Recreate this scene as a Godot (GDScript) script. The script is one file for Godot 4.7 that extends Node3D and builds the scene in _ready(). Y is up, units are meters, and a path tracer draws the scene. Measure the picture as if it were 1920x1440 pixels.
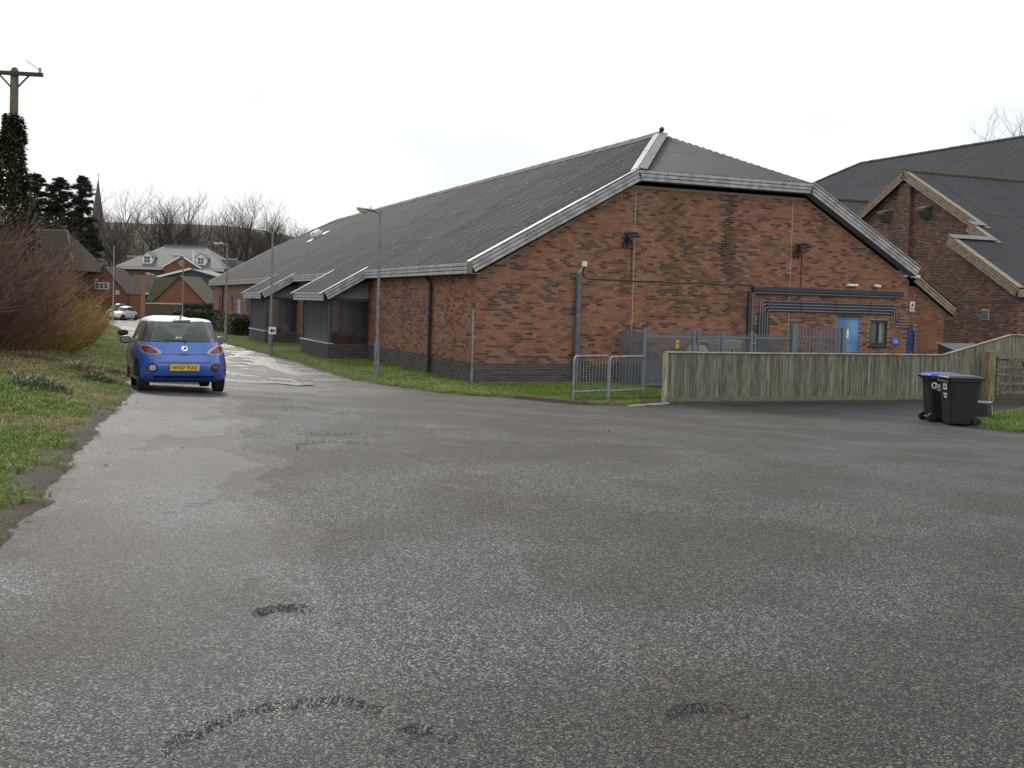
extends Node3D
# A lane beside a brick sports hall on a bright overcast winter day. x runs along the hall's gable wall, z towards the viewer, y up, metres.

const TH := 0.386764
const EYE := Vector3(-10.7788, 2.3, 29.2985)
var rng := RandomNumberGenerator.new()
var taken := {}
var mats := {}
var noise_a := FastNoiseLite.new()
var noise_b := FastNoiseLite.new()
var T := {}


class MB:
	var v := PackedVector3Array()
	var n := PackedVector3Array()
	var c := PackedColorArray()
	var u := PackedVector2Array()
	var ix := PackedInt32Array()
	var col := Color(1, 1, 1)
	func quad(a: Vector3, b: Vector3, d: Vector3, e: Vector3) -> void:
		var k := v.size()
		var m := ((b - a).cross(d - a) + (d - a).cross(e - a)).normalized()
		v.append(a); v.append(b); v.append(d); v.append(e)
		for i in 4:
			n.append(m); c.append(col)
		u.append(Vector2(0, 0)); u.append(Vector2(1, 0)); u.append(Vector2(1, 1)); u.append(Vector2(0, 1))
		ix.append(k); ix.append(k + 2); ix.append(k + 1); ix.append(k); ix.append(k + 3); ix.append(k + 2)
	func tri(a: Vector3, b: Vector3, d: Vector3) -> void:
		var k := v.size()
		var m := (b - a).cross(d - a).normalized()
		v.append(a); v.append(b); v.append(d)
		for i in 3:
			n.append(m); c.append(col); u.append(Vector2(i * 0.5, i % 2))
		ix.append(k); ix.append(k + 2); ix.append(k + 1)
	func box(p: Vector3, s: Vector3, bs := Basis()) -> void:
		var x := bs.x * s.x * 0.5
		var y := bs.y * s.y * 0.5
		var z := bs.z * s.z * 0.5
		quad(p - x - y + z, p + x - y + z, p + x + y + z, p - x + y + z)
		quad(p + x - y - z, p - x - y - z, p - x + y - z, p + x + y - z)
		quad(p + x - y + z, p + x - y - z, p + x + y - z, p + x + y + z)
		quad(p - x - y - z, p - x - y + z, p - x + y + z, p - x + y - z)
		quad(p - x + y + z, p + x + y + z, p + x + y - z, p - x + y - z)
		quad(p - x - y - z, p + x - y - z, p + x - y + z, p - x - y + z)
	func span(lo: Vector3, hi: Vector3) -> void:
		box((lo + hi) * 0.5, (hi - lo).abs())
	func bbox(p: Vector3, s: Vector3, e: float, bs := Basis()) -> void:
		# a box with chamfered edges
		var h := s * 0.5
		for ax in 3:
			var b1 := (ax + 1) % 3
			var b2 := (ax + 2) % 3
			for sg in [-1.0, 1.0]:
				var q := []
				for w in [[-1, -1], [1, -1], [1, 1], [-1, 1]]:
					var t := Vector3()
					t[ax] = h[ax] * sg
					t[b1] = (h[b1] - e) * w[0]
					t[b2] = (h[b2] - e) * w[1]
					q.append(p + bs * t)
				if sg > 0:
					quad(q[0], q[1], q[2], q[3])
				else:
					quad(q[3], q[2], q[1], q[0])
			for w in [[-1, -1], [1, -1], [1, 1], [-1, 1]]:
				var q := []
				for k in [[0, -1], [1, -1], [1, 1], [0, 1]]:
					var t := Vector3()
					t[ax] = (h[ax] - e) * k[1]
					t[b1] = (h[b1] - (e if k[0] == 1 else 0.0)) * w[0]
					t[b2] = (h[b2] - (0.0 if k[0] == 1 else e)) * w[1]
					q.append(p + bs * t)
				if w[0] * w[1] < 0:
					quad(q[0], q[1], q[2], q[3])
				else:
					quad(q[3], q[2], q[1], q[0])
	func bar(a: Vector3, b: Vector3, w: float, h: float, up := Vector3.UP) -> void:
		var z := (b - a).normalized()
		if absf(z.dot(up)) > 0.98:
			up = Vector3.RIGHT
		var x := up.cross(z).normalized()
		box((a + b) * 0.5, Vector3(w, h, a.distance_to(b)), Basis(x, z.cross(x), z))
	func tube(pts: Array, radii: Array, sides := 8, capped := true) -> void:
		var k0 := v.size()
		var m := pts.size()
		var side := Vector3()
		for i in m:
			var d: Vector3 = (pts[mini(i + 1, m - 1)] - pts[maxi(i - 1, 0)]).normalized()
			if i == 0:
				side = d.cross(Vector3.UP if absf(d.y) < 0.9 else Vector3.RIGHT).normalized()
			else:
				side = (side - d * side.dot(d)).normalized()
			var o := d.cross(side)
			var r: float = radii[mini(i, radii.size() - 1)]
			for j in sides + 1:
				var an := TAU * j / sides
				var q := side * cos(an) + o * sin(an)
				v.append(pts[i] + q * r); n.append(q); c.append(col); u.append(Vector2(float(j) / sides, i))
		for i in m - 1:
			for j in sides:
				var a := k0 + i * (sides + 1) + j
				var b := a + sides + 1
				ix.append(a); ix.append(b); ix.append(a + 1); ix.append(a + 1); ix.append(b); ix.append(b + 1)
		if capped:
			for e in [0, m - 1]:
				var d: Vector3 = (pts[1] - pts[0]).normalized() * -1.0 if e == 0 else (pts[m - 1] - pts[m - 2]).normalized()
				var k := v.size()
				v.append(pts[e]); n.append(d); c.append(col); u.append(Vector2())
				for j in sides + 1:
					v.append(v[k0 + e * (sides + 1) + j]); n.append(d); c.append(col); u.append(Vector2())
				for j in sides:
					if e == 0:
						ix.append(k); ix.append(k + 1 + j); ix.append(k + 2 + j)
					else:
						ix.append(k); ix.append(k + 2 + j); ix.append(k + 1 + j)
	func grid(rows: Array) -> void:
		# rows of equally many points, smooth normals
		var k0 := v.size()
		var m := rows.size()
		var w: int = rows[0].size()
		for i in m:
			for j in w:
				var p: Vector3 = rows[i][j]
				var dx: Vector3 = rows[i][mini(j + 1, w - 1)] - rows[i][maxi(j - 1, 0)]
				var dy: Vector3 = rows[mini(i + 1, m - 1)][j] - rows[maxi(i - 1, 0)][j]
				v.append(p); n.append(dx.cross(dy).normalized()); c.append(col); u.append(Vector2(float(j) / (w - 1), float(i) / (m - 1)))
		for i in m - 1:
			for j in w - 1:
				var a := k0 + i * w + j
				ix.append(a); ix.append(a + w); ix.append(a + 1); ix.append(a + 1); ix.append(a + w); ix.append(a + w + 1)
	func ring_loft(rings: Array) -> void:
		# closed rings joined, smooth
		var rows := []
		for r in rings:
			var q: Array = r.duplicate()
			q.append(r[0])
			rows.append(q)
		var k0 := v.size()
		grid(rows)
		var w: int = rows[0].size()
		for i in rows.size():
			var a := k0 + i * w
			var m := rows.size()
			var dx: Vector3 = rows[i][1] - rows[i][w - 2]
			var dy: Vector3 = rows[mini(i + 1, m - 1)][0] - rows[maxi(i - 1, 0)][0]
			var q := dx.cross(dy).normalized()
			n[a] = q
			n[a + w - 1] = q
	func prism(poly: PackedVector2Array, o: Vector3, ax: Vector3, ay: Vector3, depth: Vector3) -> void:
		var tr := Geometry2D.triangulate_polygon(poly)
		var f := func(p: Vector2) -> Vector3: return o + ax * p.x + ay * p.y
		var flip := (ax.cross(ay).dot(depth) < 0.0)
		var area := 0.0
		for i in poly.size():
			area += poly[i].cross(poly[(i + 1) % poly.size()])
		for i in range(0, tr.size(), 3):
			var a := poly[tr[i]]
			var b := poly[tr[i + 1]]
			var d := poly[tr[i + 2]]
			if (b - a).cross(d - a) < 0:
				var t := b
				b = d
				d = t
			if flip:
				tri(f.call(a), f.call(b), f.call(d)); tri(f.call(a) + depth, f.call(d) + depth, f.call(b) + depth)
			else:
				tri(f.call(a) + depth, f.call(b) + depth, f.call(d) + depth); tri(f.call(a), f.call(d), f.call(b))
		for i in poly.size():
			var a: Vector3 = f.call(poly[i])
			var b: Vector3 = f.call(poly[(i + 1) % poly.size()])
			if (area > 0) != flip:
				quad(a, b, b + depth, a + depth)
			else:
				quad(b, a, a + depth, b + depth)
	func mesh() -> ArrayMesh:
		var a := []
		a.resize(Mesh.ARRAY_MAX)
		a[Mesh.ARRAY_VERTEX] = v
		a[Mesh.ARRAY_NORMAL] = n
		a[Mesh.ARRAY_COLOR] = c
		a[Mesh.ARRAY_TEX_UV] = u
		a[Mesh.ARRAY_INDEX] = ix
		var m := ArrayMesh.new()
		m.add_surface_from_arrays(Mesh.PRIMITIVE_TRIANGLES, a)
		return m


# ---------- naming and scene helpers
func numbered(called: String) -> String:
	taken[called] = taken.get(called, -1) + 1
	return called if taken[called] == 0 else "%s_%03d" % [called, taken[called]]


func tag(o: Node, label: String, category: String, group := "", kind := "") -> void:
	o.set_meta("label", label)
	if category:
		o.set_meta("category", category)
	if group:
		o.set_meta("group", group)
	if kind:
		o.set_meta("kind", kind)


func thing(called: String, label: String, category: String, at := Vector3.ZERO, turn := 0.0, group := "") -> Node3D:
	var o := Node3D.new()
	o.name = numbered(called)
	add_child(o)
	o.position = at
	o.rotation.y = turn
	tag(o, label, category, group)
	return o


func put(called: String, m: Mesh, mat: Material, parent: Node, at := Transform3D()) -> MeshInstance3D:
	var o := MeshInstance3D.new()
	o.name = called if parent != self else numbered(called)
	o.mesh = m
	o.material_override = mat
	o.transform = at
	parent.add_child(o, true)
	return o


func part(called: String, b: MB, mat: Material, parent: Node) -> MeshInstance3D:
	return put(called, b.mesh(), mat, parent)


func structure(called: String, b: MB, mat: Material, label: String) -> MeshInstance3D:
	var o := part(called, b, mat, self)
	tag(o, label, "", "", "structure")
	return o


func copy(o: Node3D, label := "") -> Node3D:
	var r := o.duplicate()
	r.name = numbered(String(o.name).rstrip("0123456789").trim_suffix("_"))
	add_child(r)
	if label:
		r.set_meta("label", label)
	return r


func stuff(called: String, m: Mesh, mat: Material, parent: Node, xf: Array, cols: Array) -> MultiMeshInstance3D:
	var mm := MultiMesh.new()
	mm.transform_format = MultiMesh.TRANSFORM_3D
	mm.use_colors = true
	mm.mesh = m
	mm.instance_count = xf.size()
	for i in xf.size():
		mm.set_instance_transform(i, xf[i])
		mm.set_instance_color(i, cols[i])
	var o := MultiMeshInstance3D.new()
	o.name = called if parent != self else numbered(called)
	o.multimesh = mm
	o.material_override = mat
	parent.add_child(o, true)
	o.set_meta("kind", "stuff")
	return o


# ---------- materials
func lin(r: float, g: float, b: float) -> Color:
	return Color(r, g, b).linear_to_srgb()


func mat(key: String, c := Color(0.5, 0.5, 0.5), rough := 0.7, metal := 0.0, extra := {}) -> StandardMaterial3D:
	if mats.has(key):
		return mats[key]
	var m := StandardMaterial3D.new()
	m.resource_name = key
	m.albedo_color = Color(c.r, c.g, c.b).linear_to_srgb()
	m.roughness = rough
	m.metallic = metal
	for k in extra:
		m.set(k, extra[k])
	mats[key] = m
	return m


func grained(key: String, c: Color, rough: float, texture: Texture2D, scale: Vector3, vertex := false, metal := 0.0) -> StandardMaterial3D:
	# colour times a grey grain laid on in world space
	return mat(key, c, rough, metal, {"albedo_texture": texture, "uv1_triplanar": true, "uv1_world_triplanar": true, "uv1_scale": scale, "vertex_color_use_as_albedo": vertex})


func noise_tex(sd: int, freq: float, kind: int, octaves: int, size: int, stops: Array, normal := false, bump := 4.0, cells := false) -> NoiseTexture2D:
	var f := FastNoiseLite.new()
	f.seed = sd
	f.frequency = freq
	f.noise_type = kind
	f.fractal_octaves = octaves
	f.fractal_type = FastNoiseLite.FRACTAL_FBM if octaves > 1 else FastNoiseLite.FRACTAL_NONE
	if kind == FastNoiseLite.TYPE_CELLULAR:
		f.cellular_jitter = 0.9
	if cells:
		f.cellular_return_type = FastNoiseLite.RETURN_CELL_VALUE
	var t := NoiseTexture2D.new()
	t.width = size
	t.height = size
	t.seamless = kind != FastNoiseLite.TYPE_CELLULAR and sd != 9
	t.noise = f
	if normal:
		t.as_normal_map = true
		t.invert = true
		t.bump_strength = bump
	else:
		var g := Gradient.new()
		g.offsets = PackedFloat32Array()
		var offs := PackedFloat32Array()
		var cs := PackedColorArray()
		for s in stops:
			offs.append(s[0])
			cs.append(s[1])
		g.offsets = offs
		g.colors = cs
		t.color_ramp = g
	return t


func grey(x: float) -> Color:
	return Color(x, x, x)


func make_textures() -> void:
	noise_a.seed = 11
	noise_a.frequency = 0.5
	noise_a.fractal_octaves = 4
	noise_b.seed = 5
	noise_b.frequency = 0.12
	noise_b.fractal_octaves = 3
	T.grain = noise_tex(1, 0.09, FastNoiseLite.TYPE_SIMPLEX, 4, 512, [[0.2, grey(0.72)], [0.5, grey(0.9)], [0.8, grey(1.0)]])
	T.blotch = noise_tex(2, 0.012, FastNoiseLite.TYPE_SIMPLEX, 6, 512, [[0.2, grey(0.80)], [0.5, grey(0.92)], [0.75, grey(1.0)]])
	T.stone = noise_tex(3, 0.25, FastNoiseLite.TYPE_CELLULAR, 1, 2048, [[0.0, Color(0.09, 0.09, 0.092)], [0.35, Color(0.29, 0.29, 0.29)], [0.6, Color(0.47, 0.47, 0.47)], [0.84, Color(0.70, 0.70, 0.70)], [1.0, Color(1.0, 1.0, 1.0)]], false, 1.0, true)
	T.stone_n = noise_tex(3, 0.25, FastNoiseLite.TYPE_CELLULAR, 1, 2048, [], true, 7.0)
	T.patch = noise_tex(9, 0.012, FastNoiseLite.TYPE_SIMPLEX, 8, 1024, [[0.25, Color(0.80, 0.785, 0.765)], [0.5, Color(0.89, 0.88, 0.87)], [0.7, Color(1, 1, 1)]])
	T.lichen = noise_tex(4, 0.06, FastNoiseLite.TYPE_SIMPLEX, 5, 512, [[0.0, Color(0.55, 0.56, 0.6)], [0.45, Color(0.72, 0.72, 0.76)], [0.62, Color(0.82, 0.81, 0.8)], [0.72, Color(0.95, 0.93, 0.86)], [0.8, Color(1, 1, 0.98)]])
	T.wood = noise_tex(6, 0.02, FastNoiseLite.TYPE_SIMPLEX, 6, 512, [[0.2, Color(0.64, 0.63, 0.56)], [0.36, Color(0.84, 0.835, 0.77)], [0.5, Color(0.87, 0.86, 0.80)], [0.65, Color(0.94, 0.93, 0.90)], [0.8, Color(1, 0.99, 0.96)]])
	T.soil = noise_tex(7, 0.05, FastNoiseLite.TYPE_SIMPLEX, 6, 512, [[0.2, grey(0.5)], [0.5, grey(0.8)], [0.8, grey(1.0)]])
	T.far_brick = noise_tex(8, 0.2, FastNoiseLite.TYPE_VALUE, 2, 512, [[0.15, grey(0.6)], [0.5, grey(0.85)], [0.9, grey(1.0)]])


# ---------- the lay of the land
func dx_of(x: float, z: float) -> Vector2:
	# how far ahead along the lane's view, and how far across
	var a := x - EYE.x
	var b := z - EYE.z
	return Vector2(cos(TH) * a + sin(TH) * b, sin(TH) * a - cos(TH) * b)


func lane(across: float, y: float, ahead: float) -> Vector3:
	return Vector3(EYE.x + cos(TH) * across + sin(TH) * ahead, y, EYE.z + sin(TH) * across - cos(TH) * ahead)


func level(x: float, z: float) -> float:
	var q := dx_of(x, z)
	return 0.65 * (1.0 - smoothstep(10.0, 30.0, q.y + 0.55 * q.x)) - 0.5 * smoothstep(60.0, 120.0, q.y)


var road_edge := PackedVector2Array([Vector2(-14, 62), Vector2(-11.8, 30), Vector2(-11.25, 22.1), Vector2(-11.05, 20.7), Vector2(-10.9, 19.6), Vector2(-10.62, 16.4), Vector2(-10.15, 13.1), Vector2(-9.72, 9), Vector2(-9.55, 4), Vector2(-8.98, -6), Vector2(-8.35, -20), Vector2(-8.0, -27), Vector2(-7.4, -45), Vector2(-7.3, -58), Vector2(-7.4, -74), Vector2(-17, -84), Vector2(-17, -118), Vector2(12, -118), Vector2(12, -74), Vector2(-3.6, -66), Vector2(-3.62, -25), Vector2(-3.4, -17.5), Vector2(-3.15, -9.6), Vector2(-3.28, -1.6), Vector2(-3.0, 0.2), Vector2(-2.2, 3.9), Vector2(-1.2, 5.3), Vector2(-0.5, 6.7), Vector2(0.1, 7.4), Vector2(1.1, 7.35), Vector2(2.74, 6.3), Vector2(11.4, 6.3), Vector2(13.4, 6.75), Vector2(16, 6.9), Vector2(40, 6.9), Vector2(40, 62)])
var island := PackedVector2Array([Vector2(7.05, 11.2), Vector2(6.66, 12.3), Vector2(6.6, 13.4), Vector2(9, 15.4), Vector2(22, 17), Vector2(22, 8.3), Vector2(11.8, 8.5), Vector2(9.9, 9.2)])


func poly_sd(p: Vector2, poly: PackedVector2Array) -> float:
	var best := 1e9
	var inside := false
	var a := poly[poly.size() - 1]
	for b in poly:
		var e := b - a
		var w := p - a
		var d := w - e * clampf(w.dot(e) / e.length_squared(), 0.0, 1.0)
		best = minf(best, d.length_squared())
		if (a.y > p.y) != (b.y > p.y) and p.x < e.x * (p.y - a.y) / e.y + a.x:
			inside = not inside
		a = b
	return -sqrt(best) if inside else sqrt(best)


func road_sd(x: float, z: float) -> float:
	var p := Vector2(x, z)
	var d := poly_sd(p, road_edge)
	if x > 0.0 and z > 2.0 and z < 24.0:
		d = maxf(d, -poly_sd(p, island))
	return d


func land(x: float, z: float, sd: float) -> float:
	# height of the soil: sunk below the tarmac inside the road, rising from its ragged edge outside
	var g := level(x, z)
	var ragged := noise_a.get_noise_2d(x * 1.3, z * 1.3) * 0.04 + noise_a.get_noise_2d(x * 5.0, z * 5.0) * 0.03
	var left := smoothstep(-5.0, -8.0, x) * smoothstep(-80.0, -40.0, z)
	var rise := 0.30 if left > 0.5 else 0.16
	var h := clampf(sd * rise + ragged, -0.16, 0.035 + 0.55 * left * smoothstep(0.0, 4.5, sd))
	h += left * clampf(sd, 0.0, 6.0) * 0.02
	if sd > 0.3:
		h += noise_a.get_noise_2d(x * 0.7 + 40.0, z * 0.7) * 0.05 * (1.0 + 2.0 * left) * smoothstep(0.3, 1.5, sd)
	if x > -0.8 and x < 40.0 and z < 5.0 and z > -66.0:
		h = minf(h, 0.03)
	return g + h


func soil(x: float, z: float) -> float:
	return land(x, z, road_sd(x, z))


func _ready() -> void:
	rng.seed = 7
	var cam := Camera3D.new()
	cam.name = "camera"
	cam.basis = Basis(Vector3.UP, -TH) * Basis(Vector3.RIGHT, deg_to_rad(-2.2)) * Basis(Vector3.BACK, 0.028)
	cam.position = EYE
	cam.projection = Camera3D.PROJECTION_FRUSTUM
	cam.near = 0.1
	cam.far = 3000.0
	cam.size = 0.1 * 1440.0 / 2050.0
	cam.frustum_offset = Vector2(0, -0.1 * 70.0 / 2050.0)
	add_child(cam)
	cam.current = true
	var sun := DirectionalLight3D.new()
	sun.name = "sun"
	var to_sun := Vector3(sin(deg_to_rad(2.0)) * cos(deg_to_rad(34.0)), sin(deg_to_rad(34.0)), -cos(deg_to_rad(2.0)) * cos(deg_to_rad(34.0)))
	add_child(sun)
	sun.look_at_from_position(to_sun * 50.0, Vector3.ZERO)
	sun.light_energy = 0.5
	sun.light_color = Color(1.0, 0.965, 0.92)
	sun.light_angular_distance = 10.0
	sun.shadow_enabled = true
	var env := Environment.new()
	env.background_mode = Environment.BG_SKY
	env.tonemap_mode = Environment.TONE_MAPPER_LINEAR
	env.tonemap_exposure = 1.0
	env.sdfgi_enabled = true
	env.ssao_enabled = true
	env.ssil_enabled = true
	var sky := Sky.new()
	var pano := PanoramaSkyMaterial.new()
	pano.panorama = ImageTexture.create_from_image(cloudy(to_sun))
	sky.sky_material = pano
	env.sky = sky
	var we := WorldEnvironment.new()
	we.name = "air"
	we.environment = env
	add_child(we)

	make_textures()
	build_ground()
	build_hall()
	build_right_hall()
	build_yard()
	build_lane_things()
	build_blue_car()
	build_far_cars()
	build_far_houses()
	build_far_land()
	build_plants()


func cloudy(to_sun: Vector3) -> Image:
	# thin bright cloud with a few pale blue gaps, the same all round
	var f := FastNoiseLite.new()
	f.seed = 21
	f.frequency = 1.6
	f.fractal_octaves = 5
	var im := Image.create(512, 256, false, Image.FORMAT_RGBF)
	for j in 256:
		var up := PI * (0.5 - (j + 0.5) / 256.0)
		for i in 512:
			var az := TAU * (i + 0.5) / 512.0
			var d := Vector3(sin(az) * cos(up), sin(up), cos(az) * cos(up))
			var q := f.get_noise_3d(d.x, d.y * 3.2, d.z)
			var blue := smoothstep(0.12, 0.42, q) * 0.55
			var base := 1.05 + 0.1 * f.get_noise_3d(d.x * 2.0 + 9.0, d.y * 5.0, d.z * 2.0)
			var halo := 0.5 * exp(-pow(d.angle_to(to_sun) / 0.45, 2.0))
			var c := Color(1.0, 1.0, 1.0).lerp(Color(0.80, 0.90, 0.97), blue)
			im.set_pixel(i, j, Color(c.r * (base + halo), c.g * (base + halo), c.b * (base + halo * 0.95)))
	return im


# ---------- ground, road, puddles
func lines_of(spec: Array) -> PackedFloat32Array:
	# [from, to, step, to, step, ...]
	var out := PackedFloat32Array()
	var at: float = spec[0]
	out.append(at)
	for i in range(1, spec.size(), 2):
		var n := maxi(1, int(round((spec[i] - at) / spec[i + 1])))
		for k in n:
			out.append(lerpf(at, spec[i], float(k + 1) / n))
		at = spec[i]
	return out


var holes := [
	# centre x, z, half sizes, depth, turn
	[-9.72, 23.6, 0.17, 0.13, 0.035, 0.2], [-9.98, 25.2, 0.40, 0.36, 0.034, 0.4], [-9.6, 25.42, 0.26, 0.16, 0.03, -0.5], [-8.33, 25.54, 0.21, 0.13, 0.038, -0.3],
	[-7.95, 17.05, 0.42, 0.62, 0.05, -0.3], [-7.6, 16.1, 0.5, 0.45, 0.04, 0.1], [-7.15, 12.4, 0.42, 1.3, 0.05, 0.1], [-7.0, 9.6, 0.4, 0.9, 0.045, -0.2], [-8.75, 22.0, 0.1, 0.07, 0.016, 0.0],
	[-5.5, 1.0, 0.7, 1.4, 0.03, 0.2], [-6.2, 5.0, 0.6, 1.2, 0.03, -0.2]]


func hole_at(x: float, z: float) -> Vector2:
	# depth of the worn patch here, and how far inside it
	for h in holes:
		var p := Vector2(x - h[0], z - h[1])
		if absf(p.x) > h[2] * 1.5 + h[3] or absf(p.y) > h[3] * 1.5 + h[2]:
			continue
		p = p.rotated(h[5])
		var r := sqrt(pow(p.x / h[2], 2.0) + pow(p.y / h[3], 2.0)) + noise_b.get_noise_2d(x * 18.0 + 7.0, z * 18.0) * 0.42
		var k := 1.0 - smoothstep(0.94, 1.0, r)
		if k > 0.0:
			# a worn floor, with a deeper crevice added to shade the far rim
			var rim := 0.036 / maxf(0.12, minf(h[2], h[3]))
			var gap := smoothstep(1.0 - rim * 1.3, 1.0 - rim * 0.7, r) * smoothstep(-0.25, 0.15, noise_b.get_noise_2d(x * 9.0 + 3.0, z * 9.0) - p.y * 0.5 / h[3])
			return Vector2(k * (h[4] * 0.6 + 0.013 * gap), k)
	return Vector2.ZERO


func build_ground() -> void:
	# soil and grass, out to the horizon
	var xs := lines_of([-900, -200, 50, -60, 10, -16, 1.5, -12, 0.4, -8.6, 0.12, -7, 0.3, -5, 1.0, -3.8, 0.4, 3.5, 0.35, 6, 0.6, 13, 0.35, 45, 2, 200, 15, 900, 50])
	var zs := lines_of([-1000, -300, 50, -130, 10, -70, 2, -30, 0.8, 6, 0.32, 25, 0.13, 27, 0.3, 66, 3, 200, 20, 700, 100])
	var b := MB.new()
	var w := xs.size()
	for z in zs:
		for x in xs:
			var near := x > -40 and x < 45 and z > -126 and z < 66
			var sd := road_sd(x, z) if near else 9.0
			var y := land(x, z, sd) if near else level(x, z) - 0.02
			var q := noise_a.get_noise_2d(x * 0.9, z * 0.9)
			var s := noise_a.get_noise_2d(x * 3.1 + 90.0, z * 3.1)
			var grass := Color(0.085, 0.13, 0.028).lerp(Color(0.13, 0.13, 0.05), clampf(q * 1.6 + 0.3, 0.0, 1.0))
			var mud := Color(0.10, 0.075, 0.05).lerp(Color(0.055, 0.04, 0.028), clampf(s + 0.5, 0.0, 1.0))
			b.v.append(Vector3(x, y, z))
			b.c.append(mud.lerp(grass, smoothstep(0.1, 0.55, sd + s * 0.5)))
			b.u.append(Vector2(x, z) * 0.4)
	smooth_sheet(b, w, zs.size(), func(_i: int) -> bool: return true)
	var m := mat("soil", Color(1, 1, 1), 0.95, 0.0, {"albedo_texture": T.soil, "uv1_triplanar": true, "uv1_world_triplanar": true, "uv1_scale": Vector3(0.9, 0.9, 0.9), "vertex_color_use_as_albedo": true})
	structure("ground", b, m, "grass and bare soil verges either side of the lane")

	# the tarmac
	xs = lines_of([-17, -12, 0.8, -10.6, 0.1, -7.1, 0.028, 8, 0.1, 40, 1.5])
	zs = lines_of([-118, -70, 4, -30, 1.0, 4, 0.3, 8, 0.15, 18, 0.08, 22.8, 0.11, 26.6, 0.028, 62, 3])
	b = MB.new()
	w = xs.size()
	var keep := PackedByteArray()
	for z in zs:
		for x in xs:
			var sd := road_sd(x, z)
			var worn := hole_at(x, z)
			var low := noise_b.get_noise_2d(x, z)
			var mid := noise_a.get_noise_2d(x * 1.1 + 3.0, z * 0.8)
			b.v.append(Vector3(x, level(x, z) - worn.x + low * 0.012 + mid * 0.004, z))
			# worn grey chippings, browner where dusty
			var seam := x - lerpf(-8.75, -7.35, clampf((26.0 - z) / 6.5, 0.0, 1.0)) - clampf(19.5 - z, 0.0, 30.0) * 0.16 + mid * 0.5
			var dusty := clampf(0.75 * smoothstep(-0.1, 0.25, seam) + 0.5 * smoothstep(0.1, 0.4, noise_b.get_noise_2d(x * 2.0 + 31.0, z * 1.3) + 0.5 * mid), 0.0, 1.0)
			dusty = maxf(dusty, 0.85 * smoothstep(0.5, 0.0, absf(sd + 0.5 + mid * 0.7)))
			var c := Color(0.465, 0.468, 0.48) * (1.0 + 0.25 * mid)
			c = c.lerp(Color(0.37, 0.352, 0.335), dusty)
			# newer darker tarmac on the drive by the board fence
			c = c.lerp(Color(0.21, 0.21, 0.22), smoothstep(9.6, 8.6, z + mid * 1.2) * smoothstep(2.0, 3.2, x) * smoothstep(5.0, 6.0, z))
			b.c.append(c)
			b.u.append(Vector2(x, z) * 0.23)
			# water lies along the left edge and over the lane beyond the parked cars
			var wet := smoothstep(1.5, 0.5, absf(sd + 0.75)) * smoothstep(-7.4, -8.2, x) * 1.1 + smoothstep(9.0, 3.0, z) * smoothstep(-2.8, -3.6, x) + mid * 0.7
			keep.append((3 if wet > 0.85 else (2 if wet > 0.4 else 1)) if sd < 0.35 else 0)
	var ww := w
	var wetb := MB.new()
	wetb.v = b.v
	wetb.c = b.c
	wetb.u = b.u
	var on_road := func(i: int) -> bool: return keep[i] > 0 or keep[i + 1] > 0 or keep[i + ww] > 0 or keep[i + ww + 1] > 0
	var damp := MB.new()
	damp.v = b.v
	damp.c = b.c
	damp.u = b.u
	smooth_sheet(b, w, zs.size(), func(i: int) -> bool: return on_road.call(i) and keep[i] < 2)
	smooth_sheet(damp, w, zs.size(), func(i: int) -> bool: return on_road.call(i) and keep[i] == 2)
	smooth_sheet(wetb, w, zs.size(), func(i: int) -> bool: return on_road.call(i) and keep[i] == 3)
	m = mat("tarmac", Color(1, 1, 1), 0.64, 0.0, {"uv1_triplanar": true, "uv1_world_triplanar": true, "uv1_scale": Vector3(0.23, 0.23, 0.23), "metallic_specular": 0.45, "albedo_texture": T.stone, "normal_enabled": true, "normal_texture": T.stone_n, "normal_scale": 1.0, "vertex_color_use_as_albedo": true, "detail_enabled": true, "detail_albedo": T.patch, "detail_blend_mode": BaseMaterial3D.BLEND_MODE_MUL, "detail_uv_layer": BaseMaterial3D.DETAIL_UV_2, "uv2_triplanar": true, "uv2_world_triplanar": true, "uv2_scale": Vector3(0.03, 0.03, 0.03)})
	structure("road", b, m, "worn chipped tarmac lane and forecourt with potholes")
	var mw: StandardMaterial3D = m.duplicate()
	mw.resource_name = "wet_chippings"
	mw.roughness = 0.38
	mw.normal_scale = 0.9
	var md: StandardMaterial3D = m.duplicate()
	md.resource_name = "damp_chippings"
	md.roughness = 0.54
	structure("damp_road", damp, md, "damp tarmac between the wet edge and the dry forecourt")
	structure("wet_road", wetb, mw, "wet tarmac along the left edge and far lane")

	# standing water
	var water := mat("wet_tarmac", Color(0.24, 0.235, 0.23), 0.2, 0.0, {"albedo_texture": T.stone, "normal_enabled": true, "normal_texture": T.stone_n, "normal_scale": 0.22})
	var pools := [
		[Vector4(-5.0, -36, -3.2, -0.5), -0.22, "long shallow puddle along the grass edge of the lane by the lamp posts", 0.5],
		[Vector4(-8.4, -20, -4.6, 4.5), 0.06, "wet sheen of water on the lane ahead of the blue car", 0.6],
		[Vector4(-8.9, -62, -4.0, -22), 0.02, "wide film of water on the far lane", 0.8],
		[Vector4(-6.1, 0.0, -4.6, 3.2), -0.15, "small puddle filling a pothole beyond the blue car", 0.5]]
	for p in pools:
		puddle(p[0], p[1], p[2], p[3], water)


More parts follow.
